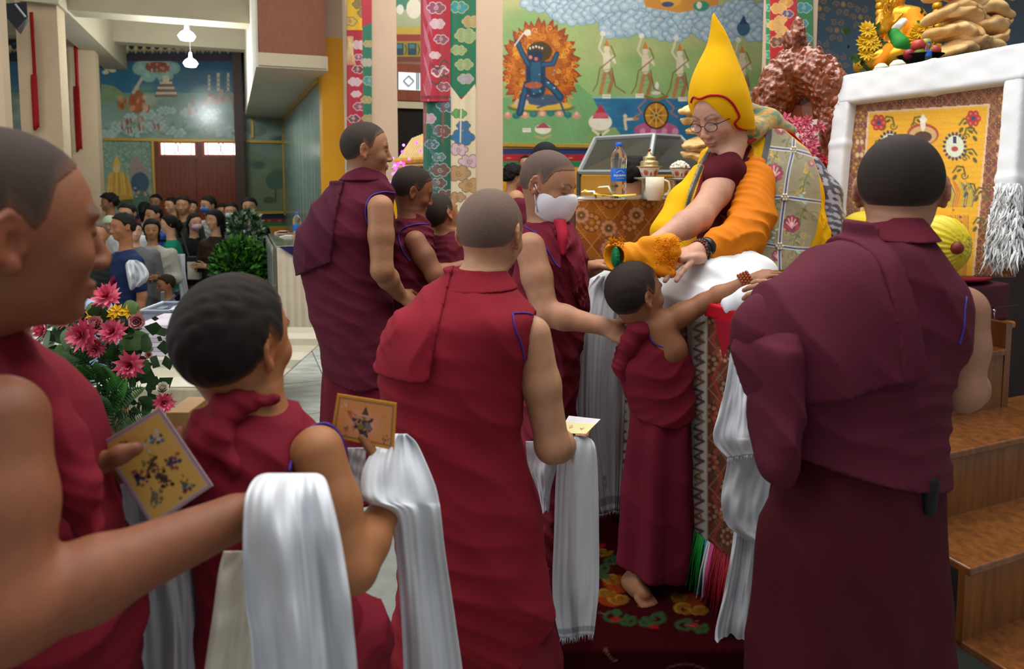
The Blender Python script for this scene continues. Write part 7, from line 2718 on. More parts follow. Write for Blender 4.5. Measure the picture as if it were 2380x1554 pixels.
for x, y, w_, lab in ((2086, 158, 40, 'white rice dome in a small altar bowl'), (2048, 163, 34, 'low white offering dish at the left of the altar')):
    p = P(x, y, 3.3)
    R_ = w_ / 2 * 3.3 / 1600
    o = empty('rice_dome', p, lab, 'bowl')
    MB().lathe([(R_ * 0.6, -0.02), (R_, 0.0), (R_, 0.006)], p, 24).build('dish', mat('cream_glaze'), o, True)
    MB().lathe([(R_ * 0.92, 0.004), (R_ * 0.8, R_ * 0.5), (R_ * 0.45, R_ * 0.85), (0, R_ * 0.95)], p, 24).build('rice', mat('heaped_rice'), o, True)

# ---- carved chair back behind the lama
ch = empty('carved_chair_back', P(1860, 400, 3.05) * (1, 1, 0) + (0, 0, ZT), 'ornately carved dark wooden chair back behind the lama', 'chair')
f = Fld(0.005)
Yc = 3.08
cvn = lambda X, Y, Z: 0.018 * wob(X, Y, Z, 85, 61, 11) + 0.013 * np.abs(wob(X, Y, Z, 120, 62, 11)) + 0.007 * wob(X, Y, Z, 240, 63, 9) - 0.006
f.chain([P(1790, 330, Yc), P(1788, 262, Yc), P(1800, 215, Yc), P(1825, 178, Yc), P(1858, 156, Yc), P(1895, 172, Yc - 0.05), P(1925, 205, Yc - 0.1), P(1932, 300, Yc - 0.12), P(1925, 420, Yc - 0.12), P(1915, 600, Yc - 0.12)], [0.05, 0.06, 0.07, 0.075, 0.08, 0.085, 0.075, 0.055, 0.05, 0.05], 0.05)
f.chain([P(1850, 150, Yc), P(1852, 118, Yc)], [0.03, 0.028], 0.02)
f.chain([P(1852, 112, Yc), P(1852, 92, Yc), P(1853, 62, Yc), P(1853, 52, Yc)], [0.03, 0.042, 0.022, 0.006], 0.03)
f.chain([P(1880, 160, Yc - 0.03), P(1872, 195, Yc - 0.05)], [0.05, 0.05], 0.03)
f.chain([P(1840, 190, Yc - 0.02), P(1838, 220, Yc - 0.02)], [0.045, 0.05], 0.03)
f.ops = [((lambda fn: (lambda X, Y, Z: fn(X, Y, Z) - cvn(X, Y, Z)))(o_[0]),) + o_[1:] for o_ in f.ops]
part(f, 'carving', M_carve, ch)
MB().add([P(1815, 330, Yc), P(1815, 262, Yc), P(1826, 240, Yc), P(1845, 233, Yc), P(1862, 245, Yc - 0.03), P(1880, 236, Yc - 0.05), P(1900, 252, Yc - 0.08), P(1905, 330, Yc - 0.08), P(1905, 500, Yc - 0.08), P(1815, 500, Yc)], [tuple(range(10))]).build('back_panel', mat('orange_wood_panel', '8a4418', 0.3, 0.2, 20), ch)
po = MB().add([P(1848, 284, 2.98), P(1904, 276, 2.95), P(1904, 340, 2.95), P(1850, 345, 2.98)], [(0, 3, 2, 1)]).build('portrait_card', mat('white_paper'))
tag(po, 'white backed portrait card propped on the carved chair', 'picture')
so_ = po.modifiers.new('solidify', 'SOLIDIFY')
so_.thickness = 0.004
for lab, pts, colr, c2 in (('pink orchid garland behind the lama\'s shoulder', [(1826, 275), (1850, 285), (1866, 292), (1880, 282), (1862, 305), (1878, 315), (1870, 330), (1890, 330), (1885, 345), (1895, 360), (1880, 372), (1900, 300)], 'd0607a', 'b03a58'), ('red flowers hanging low on the carved chair', [(1905, 370), (1918, 382), (1912, 396), (1926, 370)], 'b02a30', '7c1420')):
    o = empty('garland', P(pts[0][0], 420, 2.9), lab, 'flowers')
    for x, y in pts:
        mb = MB()
        for q in range(2):
            small_flower(mb, P(x + rgb_.gauss(0, 5), y + rgb_.gauss(0, 5), 2.88 + 0.02 * q), 0.028, (rgb_.gauss(0, 0.5), -1, rgb_.gauss(0.2, 0.4)), 6, colr, c2)
        mb.build('flower', M_flower, o)


# ---- silk banners on the columns
def banner(name, Yb, x0, x1, y0, y1, paint, label, bulge=0.05, v=None, tip=0):
    vb = v
    cv_ = Canvas(x0, y0, x1, y1, 1.1, 'a01c2c')
    paint(cv_)

    def fn(X, Y):
        s_ = (X - x0) / (x1 - x0)
        Gs = np.zeros(X.shape + (3,))
        off = bulge * np.sin(PI * s_) + 0.006 * np.sin(s_ * 14)
        return planeV(vb, off)(X, Y)
    o_ = cv_.sheet(name, fn, M_silk, None, 0.003)
    return tag(o_, label, 'banner', 'brocade column banners')


def clouds(cv_, x0, y0, x1, y1, n, fills, edge, seed, r0=6, r1=12):
    q = random.Random(seed)
    r0, r1, n = r0 * 1.2, r1 * 1.3, n
    for k in range(n):
        cv_.cloud(q.uniform(x0, x1), y0 + (y1 - y0) * (k + 0.5) / n, q.uniform(r0, r1), q.choice(fills), edge, None, k, 1.6)


vB = uv(P(1076, 400, 4.7))[1] - 0.012
vA_ = uv(P(868, 400, 6.6))[1] - 0.012
vC_ = uv(P(1848, 400, 5.3))[1] - 0.012


def pB1(c_):
    c_.rect(970, -20, 1050, 260, 'a8142a')
    for k in range(40):
        c_.stroke([(984 + (k % 12) * 1.8, -20 + k * 6), (986 + (k % 10) * 2, 30 + k * 6)], 1.3, 'b8788a', 0.7)
    clouds(c_, 1008, 0, 1042, 220, 6, ['8a4a5a', 'c9a8ac', '6a3a3a'], 'd8b8bc', 1, 7, 12)
    for k in range(3):
        c_.stroke(crom([(1004, 150 + k * 20), (1018, 160 + k * 18), (1030, 140 + k * 18), (1042, 148 + k * 16)], 16), 4, 'd8c0b8' if k % 2 else '4a3a34')
    c_.rect(970, 222, 1050, 230, '7c0f20')


def pB2(c_):
    c_.rect(970, 200, 1050, 520, '0d5a44')
    clouds(c_, 992, 230, 1040, 500, 9, ['3a5a6a', 'b08a90', '6a4a40', '4a7a72'], 'a8b0b0', 2, 8, 13)
    for k in range(24):
        c_.stroke([(1000 + 8 * math.sin(k * 0.7), 290 + k * 7), (1010 + 9 * math.sin(k * 0.7), 294 + k * 7)], 4, '55646a')
    for x in (985, 990, 1030):
        c_.stroke([(x, 235), (x - 2, 330)], 4, '8a4030')


def pB3(c_):
    c_.rect(1040, -20, 1110, 225, '126a48')
    clouds(c_, 1055, 0, 1098, 200, 6, ['a8905a', '9a9aa4', '2a8a8a', '8aa06a'], 'b8a878', 3, 9, 14)
    c_.poly([(1040, 225), (1040, 190), (1072, 232), (1104, 195), (1110, 225), (1110, 520), (1040, 520)], 'd6c6a4')
    clouds(c_, 1056, 250, 1100, 500, 9, ['2a6a9a', 'b8905a', 'c9a8b0', '5a9a4a', '2a7a9a', 'b08a60'], '6a5a4a', 4, 9, 15)
    c_.stroke([(1072, 235), (1070, 330)], 3, 'd8d0b0')


banner('column_banner', 4.7, 978, 1047, -20, 236, pB1, 'upper red dragon brocade banner on the near column', 0.07, vB)
banner('column_banner', 4.7, 984, 1050, 225, 520, pB2, 'lower green dragon brocade banner on the near column', 0.05, vB)
banner('column_banner', 4.7, 1044, 1106, -20, 520, pB3, 'green and cream cloud brocade banner on the near column front', 0.03, vB)


def pA1(c_):
    c_.rect(800, -20, 870, 70, 'd8a818')
    clouds(c_, 812, 0, 850, 60, 3, ['c9a050', 'b0802c', '8a7a40'], '6a5a30', 5, 7, 10)
    c_.poly([(838, -20), (870, -20), (870, 52), (842, 72)], 'a81c30')
    c_.poly([(806, 70), (845, 70), (845, 300), (810, 300)], 'a8142c')
    clouds(c_, 818, 90, 838, 290, 7, ['8a4a60', 'c9a8ac', '6a3a3a'], 'd0b0b4', 6, 6, 9)
    for k in range(14):
        c_.stroke([(808 + k % 5 * 3, 85), (806 + k % 6 * 4, 150)], 1.4, 'd8c080', 0.8)
    c_.poly([(842, 62), (870, 50), (870, 480), (846, 480)], '1a6a54')
    clouds(c_, 852, 80, 862, 470, 9, ['9a9060', '2a8a8a', 'a8a0a0', '4a9a7a'], 'b0a070', 7, 6, 9)
    c_.rect(806, 300, 848, 480, '2a7a68')


banner('column_banner', 6.6, 806, 864, -20, 480, pA1, 'yellow, red and green brocade banner on the far column', 0.06, vA_)


def pC1(c_):
    c_.rect(1775, -20, 1900, 215, '1f7a44')
    clouds(c_, 1862, 0, 1884, 180, 5, ['2a8a9a', 'b8b04a', '3aa06a'], 'a8c0a0', 8, 7, 10)
    clouds(c_, 1778, 0, 1786, 180, 5, ['2a8a6a', '4a9a5a'], '9ac0a0', 9, 6, 8)
    c_.rect(1790, -20, 1853, 135, 'b8141f')
    clouds(c_, 1800, 0, 1845, 130, 10, ['c98a3a', '7a4a3a', 'd8a050', '5a4a80'], 'd8b080', 10, 7, 11)
    c_.poly([(1790, 135), (1853, 135), (1838, 168), (1822, 140), (1806, 170)], 'a82a24')
    for x in (1788, 1796, 1812, 1832, 1850):
        c_.stroke([(x, 150), (x - 1, 212)], 4, random.Random(x).choice(['7c1a20', '1f5a40', 'c9c0a8']))


banner('column_banner', 5.3, 1780, 1890, -20, 212, pC1, 'red and green cloud brocade banner behind the tip of the yellow hat', 0.05, vC_)

# ---- small lit shrine between the columns
sh = empty('lit_shrine', P(955, 420, 5.6) * (1, 1, 0), 'small straw-roofed shrine with pink and violet fairy lights between the columns', 'shrine')
sl = mat('pale_straw_slat', 'd2b47c', 0.7, 0.1, 30)
for k in range(12):
    a = P(912 + k * 6.2, 392 - k * 0.6, 5.5)
    b = P(960 + k * 5.5, 322 - k * 2.2, 5.9)
    MB().tube([a, b], 0.011, 5).build('slat', sl, sh)
MB().tube([P(918, 376, 5.45), P(990, 372, 5.45)], 0.03, 8).build('eave', M_gold, sh)
MB().box((P(925, 520, 5.6)[0], 5.6, 0.0), (P(990, 520, 5.6)[0], 5.9, P(925, 385, 5.6)[2])).build('body', mat('shrine_red', '6a2a20', 0.6, 0.3, 8), sh)
MB().box((P(912, 470, 5.55)[0], 5.5, 0.0), (P(936, 470, 5.55)[0], 5.58, P(925, 432, 5.55)[2])).build('yellow_cloth', cloth('yellow_wool'), sh)
led = {}
for k in range(26):
    x, y = rgb_.uniform(910, 942), rgb_.uniform(366, 430)
    if k > 20:
        x, y = rgb_.uniform(930, 980), 372 - (rgb_.uniform(0, 50))
    colr = rgb_.choice(['f03ad8', 'd040ff', 'ff58b0', 'b070ff'])
    MB().sphere(P(x, y, 5.36), 0.011, 8, 6).build('fairy_light', mat('led_' + colr, colr, 0.3, emis=colr, estr=3.0), sh, True)
# ------------------------------------------------------------------ carpet
def gp(x, y):
    p = planeZ(0.0)(np.float64(x), np.float64(y))
    return p[0] * 100, p[1] * 100


ca = Canvas(-10, 150, 110, 330, 0.55, '33060c')
rgk = random.Random(12)
for k in range(260):
    ca.ell(rgk.uniform(-10, 110), rgk.uniform(184, 330), rgk.uniform(2, 7), rgk.uniform(2, 7), rgk.choice(['3a070e', '2e050a', '420a12']), soft=0.9, op=0.5)


def gs(pts, w, colr):
    ca.stroke(crom([gp(*p) for p in pts], 26), w, colr)


def scroll(x, y, s, colr, sgn=1):
    t = np.linspace(0, 1, 18)
    a = t * 2.2 * PI
    pts = [gp(x + sgn * s * (1 - 0.75 * q) * math.cos(b), y + 0.55 * s * (1 - 0.75 * q) * math.sin(b)) for q, b in zip(t, a)]
    ca.stroke(pts, 1.3, colr)


def gblob(x, y, rx, ry, colr):
    a, b = gp(x, y), gp(x + rx, y)
    c_ = gp(x, y + ry)
    ca.ell(a[0], a[1], abs(b[0] - a[0]), max(0.8, abs(c_[1] - a[1])), colr)


for x, y, rx, ry, colr in ((1440, 1365, 40, 22, '7a2a10'), (1420, 1400, 34, 20, '7a2a10'), (1600, 1405, 40, 20, '6a2412'), (1560, 1380, 26, 14, '5a1c10')):
    gblob(x, y, rx, ry, colr)
for x, y, s, g in ((1422, 1352, 26, 1), (1440, 1400, 24, -1), (1405, 1385, 20, 1), (1468, 1352, 18, -1), (1590, 1420, 30, 1), (1625, 1425, 22, -1), (1575, 1395, 18, 1), (1530, 1345, 20, 1), (1400, 1290, 20, 1), (1345, 1370, 22, -1), (1330, 1420, 20, 1)):
    scroll(x, y, s, '8a6420', g)
    scroll(x + 3, y + 2, s * 0.8, '6a4414', g)
for x, y, s, g in ((1425, 1440, 30, 1), (1462, 1452, 20, -1), (1525, 1445, 28, -1), (1500, 1455, 18, 1), (1590, 1460, 26, 1), (1420, 1310, 18, 1), (1402, 1328, 18, -1), (1400, 1345, 14, 1), (1350, 1450, 22, 1), (1630, 1470, 18, -1)):
    scroll(x, y, s, '2c4426', g)
    gblob(x + 8, y - 8, s * 0.5, s * 0.3, '2c4426')
for x, y in ((1430, 1448), (1610, 1462), (1520, 1466), (1395, 1275)):
    gblob(x, y, 14, 6, '8a1018')
gs([(1560, 1545), (1600, 1538), (1640, 1545), (1660, 1552)], 0.22, '8a5a50')
gs([(1405, 1515), (1425, 1530), (1436, 1533)], 0.2, '9a6a60')
for k in range(30):
    x, y = rgk.uniform(-5, 80), rgk.uniform(186, 225)
    ca.stroke([(x, y), (x + rgk.gauss(0, 1), y + rgk.gauss(0, 0.8))], 0.35, '7a4a48')
o = ca.sheet('carpet', lambda X, Y: np.stack([X / 100, np.maximum(Y / 100, 1.785), 0.008 + 0.0015 * np.sin(X * 9) * np.sin(Y * 11) - np.maximum(1.785 - Y / 100, 0)], -1), mat('carpet_pile', attr=True, rough=1.0, noise=0.2, scale=350, bump=0.8, spec=0.05), None, 0.01)
tag(o, 'dark red carpet with green and gold cloud scroll border under the boy', 'carpet')

# ------------------------------------------------------------------ hall fittings
lampm = mat('pendant_lamp_glow', 'ffffff', 0.4, emis='e8f4ff', estr=9.0)
for k, (x, y, yt, w_, lab) in enumerate(((434, 84, -20, 38, 'upper bright round pendant lamp in the hall'), (443, 147, 98, 32, 'lower bright round pendant lamp in front of the mural'))):
    Yl = (8.0, 9.2)[k]
    p = P(x, y, Yl)
    o = empty('pendant_lamp', p, lab, 'lamp', 'pendant lamps')
    R_ = w_ / 2 * Yl / 1600
    MB().lathe([(0, -0.05), (R_ * 0.7, -0.045), (R_, 0.0), (R_ * 0.7, 0.04), (R_ * 0.25, 0.07), (0.015, 0.14), (0, 0.14)], p, 24).build('shade', lampm, o, True)
    ld = bpy.data.lights.new('pendant_light', 'POINT')
    ld.energy, ld.color, ld.shadow_soft_size = 36, (0.9, 0.97, 1.0), 0.12
    lo_ = bpy.data.objects.new('pendant_light', ld)
    COL.objects.link(lo_)
    lo_.location = tuple(p - (0, 0, 0.22))
    MB().tube([p + (0, 0, 0.13), (p[0], p[1], 3.84)], 0.006, 6).build('cord', mat('white_cord', 'd8d8d8', 0.6), o)
spk = empty('loudspeaker', P(42, 42, 6.4), 'black angular loudspeaker hung high beside the left column', 'speaker')
f_ = lambda x, y, Y: P(x, y, Y)
MB().add([f_(14, 8, 6.4), f_(62, 4, 6.4), f_(64, 40, 6.4), f_(40, 66, 6.4), f_(16, 42, 6.4), f_(14, 8, 6.7), f_(62, 4, 6.7), f_(66, 50, 6.7), f_(48, 80, 6.7), f_(16, 42, 6.7)],
         [(0, 4, 3, 2, 1), (5, 6, 7, 8, 9), (0, 1, 6, 5), (1, 2, 7, 6), (2, 3, 8, 7), (3, 4, 9, 8), (4, 0, 5, 9)]).build('cabinet', mat('speaker_black', '10141a', 0.5, 0.1, 40), spk)
MB().tube([f_(36, 10, 6.38), f_(60, 40, 6.38)], 0.01, 6).build('bracket', mat('steel'), spk)
for k, (pts, lab) in enumerate(((((72, 28, 6.935), (80, 170, 6.935), (78, 180, 6.935), (84, 300, 6.935)), 'narrow red hanging at the left edge of the near left column'), (((175, 105, 9.52), (179, 200, 9.52), (177, 210, 9.52), (184, 350, 9.52)), 'narrow red hanging on the farther left column'))):
    rws = [(y, x - 4 - 3 * (i >= 2), x + 5 + 3 * (i >= 2), Y) for i, (x, y, Y) in enumerate(pts)]
    drape('red_hanging', rws, lab, amp=0.01, nf=2, nu=14, nv=24, seed=k, m=cloth('red_hanging_cloth', '9c1a1c', 0.7), group='red column hangings', hem=False, cat='hanging')

# ---- long table with pleated skirt in front of the green wall
c0 = P(640, 572, 5.55)
uL0, vL0 = uv(c0)
zL = c0[2]
lt = empty('skirted_table', (c0[0] + 0.4, c0[1] + 0.5, 0), 'long table with pleated cream skirt and clear plastic cover by the green wall', 'table')
rbox('top', mat('mottled_table_cover', '7c7a68', 0.15, 0.3, 6, coat=1.0), uL0, uL0 + 0.6, vL0, vL0 + 1.24, zL - 0.03, zL, lt, 0.006)
nvv, nuu = 12, 150
G = np.zeros((nvv, nuu, 3))
for j in range(nvv):
    t = j / (nvv - 1)
    for i in range(nuu):
        s_ = i / (nuu - 1)
        w_ = abs(((s_ * 10) % 1) - 0.5) * 2
        G[j, i] = wp(uL0 + 0.01 + s_ * 0.58, vL0 - 0.012 - 0.018 * w_ * (0.3 + 0.7 * t), zL - 0.01 - t * (zL - 0.015))
grid_mesh('skirt', G, cloth('cream_satin', 'c9bca6', 0.55, 0.05, 200), lt, None, 0.002, smooth=False)
G2 = np.zeros((10, 60, 3))
for j in range(10):
    for i in range(60):
        s_ = i / 59
        w_ = abs(((s_ * 9) % 1) - 0.5) * 2
        G2[j, i] = wp(uL0 - 0.012 - 0.012 * w_, vL0 + 1.2 * s_, zL - 0.01 - j / 9 * (zL - 0.02))
grid_mesh('end_cover', G2, mat('grey_plastic_sheet', '8f9690', 0.2, 0.2, 8, coat=0.8), lt, None, 0.002)
MB().add([wp(uL0 + 0.02, vL0 - 0.04, zL - 0.0), wp(uL0 + 0.5, vL0 - 0.04, zL - 0.0), wp(uL0 + 0.5, vL0 - 0.04, zL - 0.26), wp(uL0 + 0.3, vL0 - 0.04, zL - 0.2)], [(0, 3, 2, 1)]).build('overcloth', cloth('navy_print_cloth', '25214c', 0.7, 0.4, 60), lt)
bpL = planeZ(zL)(np.float64(691), np.float64(556))
water_bottle(bpL, 64 * bpL[1] / 1600, 'clear water bottle with blue cap on the long skirted table')
for k, (x, y) in enumerate(((656, 542), (674, 545), (668, 550))):
    p = planeZ(zL)(np.float64(x), np.float64(y))
    mb = MB()
    for q in range(3):
        mb.box((-0.06 + 0.02 * q, -0.05, 0.001 + q * 0.006), (0.05, 0.05 - 0.02 * q, 0.005 + q * 0.006 + 0.01 * (k == 0)))
    mb.v = [tuple(np.array(v_) + p) for v_ in mb.v]
    tag(mb.build('paper_scrap', mat('scrap_%d' % k, ['d0a890', '8a6a58', 'd8d4cc'][k], 0.8)), ['pink folded paper', 'brown folded paper', 'flat white paper'][k] + ' on the long skirted table', 'paper', 'papers on the skirted table')

# ---- clipped shrub and leafy plant
def shrub(name, cx, cy, r_, Y, cols, n, label, lsz, flat=1.0, pot=None, floor=HALL):
    p = P(cx, cy, Y)
    R_ = r_ * Y / 1600
    o_ = empty(name, (p[0], p[1], floor), label, 'plant')
    q = random.Random(int(cx))
    mb = MB()
    for k in range(n):
        d = norm((q.gauss(0, 1), q.gauss(0, 1), q.gauss(0, 1)))
        rr_ = R_ * (0.55 + 0.45 * q.random() ** 0.4)
        c_ = p + d * rr_ * (1, 1, flat)
        l = norm(d + np.array((q.gauss(0, 0.6), q.gauss(0, 0.6), q.gauss(0.5, 0.6)))) * lsz
        w = norm(np.cross(l, (q.gauss(0, 1), q.gauss(0, 1), q.gauss(0, 1)))) * lsz * 0.24
        mb.add([c_, c_ + l * 0.5 + w, c_ + l, c_ + l * 0.5 - w], [(0, 1, 2, 3)], q.choice(cols))
    x = mb.build('foliage', M_leaf, o_)
    x['kind'] = 'stuff'
    MB().tube([(p[0], p[1], p[2] - 0.1), (p[0], p[1], p[2] - R_ * 1.2)], 0.02, 6).build('stem', mat('stem_brown', '4a3420', 0.7), o_)
    if pot:
        MB().lathe([(0.11, 0), (0.15, 0.02), (0.17, 0.3), (0.16, 0.3), (0.0, 0.28)], (p[0], p[1], p[2] - R_ * 1.25 - 0.2), 20).build('pot', mat('pot_' + pot, pot, 0.5), o_, True)
        MB().box((p[0] - 0.2, p[1] - 0.2, floor), (p[0] + 0.2, p[1] + 0.2, p[2] - R_ * 1.25 - 0.2)).build('plinth', M_pale, o_)
    return o_


shrub('clipped_shrub', 558, 620, 58, 6.6, ['3c7a1c', '2a5a18', '1c3f12', '4a8c24', '16300e'], 2600, 'round bright green clipped shrub in a pot before the crowd', 0.075, 1.1, '3f8a2c')
shrub('leafy_plant', 572, 535, 36, 7.4, ['2a4a24', '5a7a58', '9aae98', '1c3418'], 700, 'loose variegated plant rising behind the clipped shrub', 0.07, 1.2, '4a4a44')
for k, (x0, y0, x1, y1, Yp, zz) in enumerate(((478, 655, 528, 668, 7.6, 0.05), (476, 676, 524, 690, 7.2, 0.05))):
    a, b = P(x0, y1, Yp), P(x1, y0, Yp)
    struct(MB().box((a[0], Yp, HALL), (b[0] + 0.4, Yp + 0.4, b[2])).build('floor_step', M_pale))

# ------------------------------------------------------------------ crowd
SK = ['b98a68', 'a87854', 'c49a7c', '96684a']


def folk(px, py, Y, ang, label, top='303038', bottom='22222a', hair='short', hs=1.0, skin='b98a68', sleeve='long', arms='down', mask=None, floor=HALL, h=0.011, hairc='120e0d', collar=None, sash=None, stripe=None, width=1.0, apron=None):
    al_ = math.degrees(math.atan((px - CX) / F))
    fw = phi(ang + al_)
    o = P(px, py, Y)
    rt = empty('person', (o[0], o[1], floor), label, 'person', 'lay people queueing in the hall')
    hd_ = Head(o, fw + np.array((0, 0, -0.05)), 0.97 * hs)
    z0 = o[2] - 0.245 * hs
    R_ = rotm(fw)
    rgt, fwd = R_[:, 0], R_[:, 1]
    yaw = math.atan2(rgt[1], rgt[0])
    c2 = o - fwd * 0.02
    rows_ = [(z0 + 0.06, c2[0], c2[1], 0.062, 0.060), (z0 + 0.025, c2[0], c2[1], 0.12 * width, 0.08), (z0 - 0.02, c2[0], c2[1], 0.185 * width, 0.10), (z0 - 0.12, c2[0], c2[1], 0.195 * width, 0.125), (z0 - 0.3, c2[0], c2[1], 0.17 * width, 0.12), (z0 - 0.45, c2[0], c2[1], 0.17 * width, 0.12), (z0 - 0.62, c2[0], c2[1], 0.185 * width, 0.13)]
    S_ = [c2 + rgt * s * 0.175 * width + (0, 0, z0 - 0.04 - c2[2]) for s in (-1, 1)]
    if arms == 'front':
        E_ = [p + rgt * s * 0.05 + fwd * 0.04 + (0, 0, -0.27) for p, s in zip(S_, (-1, 1))]
        Wr = [p - rgt * s * 0.16 + fwd * 0.2 + (0, 0, 0.05) for p, s in zip(E_, (-1, 1))]
    else:
        E_ = [p + rgt * s * 0.05 - fwd * 0.02 + (0, 0, -0.29) for p, s in zip(S_, (-1, 1))]
        Wr = [p + fwd * 0.06 + (0, 0, -0.25) for p in E_]
    f = Fld(h)
    hd_.skull(f, True, np.array((c2[0], c2[1], z0 + 0.02)))
    f.stack([(z, a, b, q * 0.8, w * 0.8) for z, a, b, q, w in rows_], k=0.03, yaw=yaw)
    for s_, e_, w_ in zip(S_, E_, Wr):
        arm(f, s_, e_, w_, (0.044, 0.038, 0.035, 0.027))
        d_ = w_ - e_
        hand(f, w_, d_, np.cross(d_, rgt) * 0.3 + fwd, 1, 0.9)
    V_, Q_ = f.run()
    mesh_np('body', V_, Q_, M_skin, rt, True, hd_.colours(V_, skin))
    f = Fld(h)
    f.stack(rows_, fold=folds((0.5, 0.3, 0.8), 0.09, 0.007, int(px)), yaw=yaw, k=0.02)
    for s_, e_, w_ in zip(S_, E_, Wr):
        f.cap(s_, e_ if sleeve == 'long' else s_ * 0.25 + e_ * 0.75, 0.064, 0.055, 0.03)
        if sleeve == 'long':
            f.cap(e_, w_ * 0.85 + e_ * 0.15, 0.053, 0.042, 0.03)
    V_, Q_ = f.run()
    if stripe:
        cc = np.zeros((len(V_), 3)) + np.array(lin(top))
        if stripe == 'plaid':
            a = ((V_[:, 0] * 38) % 1 < 0.4).astype(int) + ((V_[:, 2] * 38) % 1 < 0.4).astype(int)
            cc = np.array([lin('d8d8d2'), lin('5a6a5c'), lin('16221c')])[a]
        mesh_np('top', V_, Q_, mat('patterned_cotton', attr=True, rough=0.85), rt, True, cc)
    else:
        mesh_np('top', V_, Q_, cloth('cloth_' + top, top, 0.8, 0.12, 150), rt, True)
    f = Fld(h + 0.002)
    zb_ = z0 - 0.56
    f.stack([(zb_, c2[0], c2[1], 0.18 * width, 0.13), (zb_ - 0.2, c2[0], c2[1], 0.19 * width, 0.14), (floor + 0.3, c2[0], c2[1], 0.17, 0.13), (floor + 0.004, c2[0], c2[1], 0.18, 0.14)] if zb_ - 0.25 > floor + 0.3 else [(zb_, c2[0], c2[1], 0.18, 0.13), (floor + 0.004, c2[0], c2[1], 0.18, 0.14)], fold=pleats(7, 0.01, floor, zb_, int(px)), yaw=yaw)
    part(f, 'skirt' if hair in ('long', 'bun') else 'trousers', cloth('cloth_' + bottom, bottom, 0.85, 0.12, 150), rt)
    if hair != 'bald':
        infl, rag, line = {'short': (0.004, 0.010, None), 'curly': (0.020, 0.016, None), 'long': (0.012, 0.005, ((-0.12, -0.10), (-0.05, -0.10), (0.0, -0.09), (0.025, -0.06), (0.045, 0.06), (0.08, 0.085), (0.12, 0.09))), 'bun': (0.006, 0.004, ((-0.12, -0.055), (-0.03, -0.04), (0.01, 0.0), (0.04, 0.06), (0.07, 0.085), (0.12, 0.105))), 'cap': (0.014, 0.0, ((-0.12, 0.0), (0.12, 0.045))), 'thin': (0.004, 0.002, ((-0.12, -0.05), (-0.03, 0.0), (0.0, 0.03), (0.02, 0.08), (0.12, 0.12)))}[hair]
        hd_.hairmesh(h * 0.8, infl, hairc, hairc, rt, 1.0, line, rag, 'cap' if hair == 'cap' else 'hair', seed=int(px))
        if hair in ('long', 'bun'):
            f = Fld(h * 0.8)
            if hair == 'long':
                f.chain([hd_.w(0, -0.07, 0.02), hd_.w(0, -0.085, -0.10), hd_.w(0, -0.09, -0.24)], [0.07, 0.065, 0.035], 0.03)
            else:
                f.chain([hd_.w(0, -0.09, 0.02), hd_.w(0, -0.115, -0.03), hd_.w(0, -0.11, -0.16)], [0.05, 0.04, 0.02], 0.03)
            part(f, 'hair_length', cloth('black_hair', '100d0c', 0.6, 0.2, 200), rt)
    if mask:
        f = Fld(h * 0.6)
        f.ell(hd_.w(0, 0.045, -0.040), np.array((0.068, 0.062, 0.052)) * hs, hd_.R)
        om_, Rm_ = hd_.o, hd_.R
        f.add(lambda X, Y, Z: 0.03 * hs - ((X - om_[0]) * Rm_[0, 1] + (Y - om_[1]) * Rm_[1, 1] + (Z - om_[2]) * Rm_[2, 1]), om_ - 0.3, om_ + 0.3, 0, False, True)
        part(f, 'face_mask', cloth('mask_' + mask, mask, 0.8, 0.03, 200), rt)
    if sash:
        MB().tube([S_[0] + (0, 0, 0.05) + fwd * 0.0, c2 + fwd * 0.13 + (0, 0, z0 - 0.2 - c2[2]) - rgt * 0.02, c2 + fwd * 0.12 + rgt * 0.15 + (0, 0, z0 - 0.5 - c2[2])], 0.022, 8).build('shoulder_strap', cloth('strap_' + sash, sash, 0.7), rt, True)
    if apron:
        f = Fld(h)
        f.stack([(zb_ + 0.02, c2[0] + fwd[0] * 0.05, c2[1] + fwd[1] * 0.05, 0.15, 0.12), (zb_ - 0.45, c2[0] + fwd[0] * 0.05, c2[1] + fwd[1] * 0.05, 0.15, 0.12)], yaw=yaw)
        part(f, 'apron', cloth('apron_' + apron, apron, 0.8, 0.3, 60), rt)
    return rt, Wr, fwd, rgt


folk(228, 548, 6.3, 205, 'bald elderly man in dark robe over white shirt standing at the left of the queue', '262a28', '24262a', 'thin', 1.0, 'a87a5a', arms='front', hairc='5a504a', width=1.1)
folk(286, 528, 5.95, 250, 'man in navy polo shirt with maroon shoulder strap', '1c2c50', '3a1820', 'short', 1.02, 'a06c4a', 'short', sash='7c1c30', hairc='1c1a1a', width=1.08)
folk(255, 524, 8.4, 190, 'man in pale green cap behind the navy polo shirt', 'c0c8c0', '3a3a3a', 'cap', 0.95, hairc='b8c4a8')
folk(253, 472, 9.3, 255, 'man with curly black hair and black shirt at the far left column', '141416', '1a1a1a', 'curly', 1.0, skin='9a6c4c')
folk(296, 498, 7.7, 215, 'man in white shirt with swept black hair behind the navy polo shirt', 'c9ccd0', '3a3a40', 'short', 1.05, width=1.1)
folk(312, 538, 7.0, 170, 'pale-faced woman in grey jacket between the polo and the white shirt', '6a6c70', '2a2a30', 'bun', 0.88, 'cda088')
folk(337, 488, 9.6, 20, 'woman with ponytail and white blouse turned away', 'b8b8bc', '3a3a40', 'bun', 0.95)
folk(362, 470, 10.4, 200, 'dark-haired man far back against the brown door', '4a3a3a', '2a2a2a', 'short', 1.0, skin='96684a')
folk(357, 500, 8.4, 240, 'man in glasses and blue shirt in the middle of the queue', '2c4a9a', '2a2a30', 'short', 1.0)
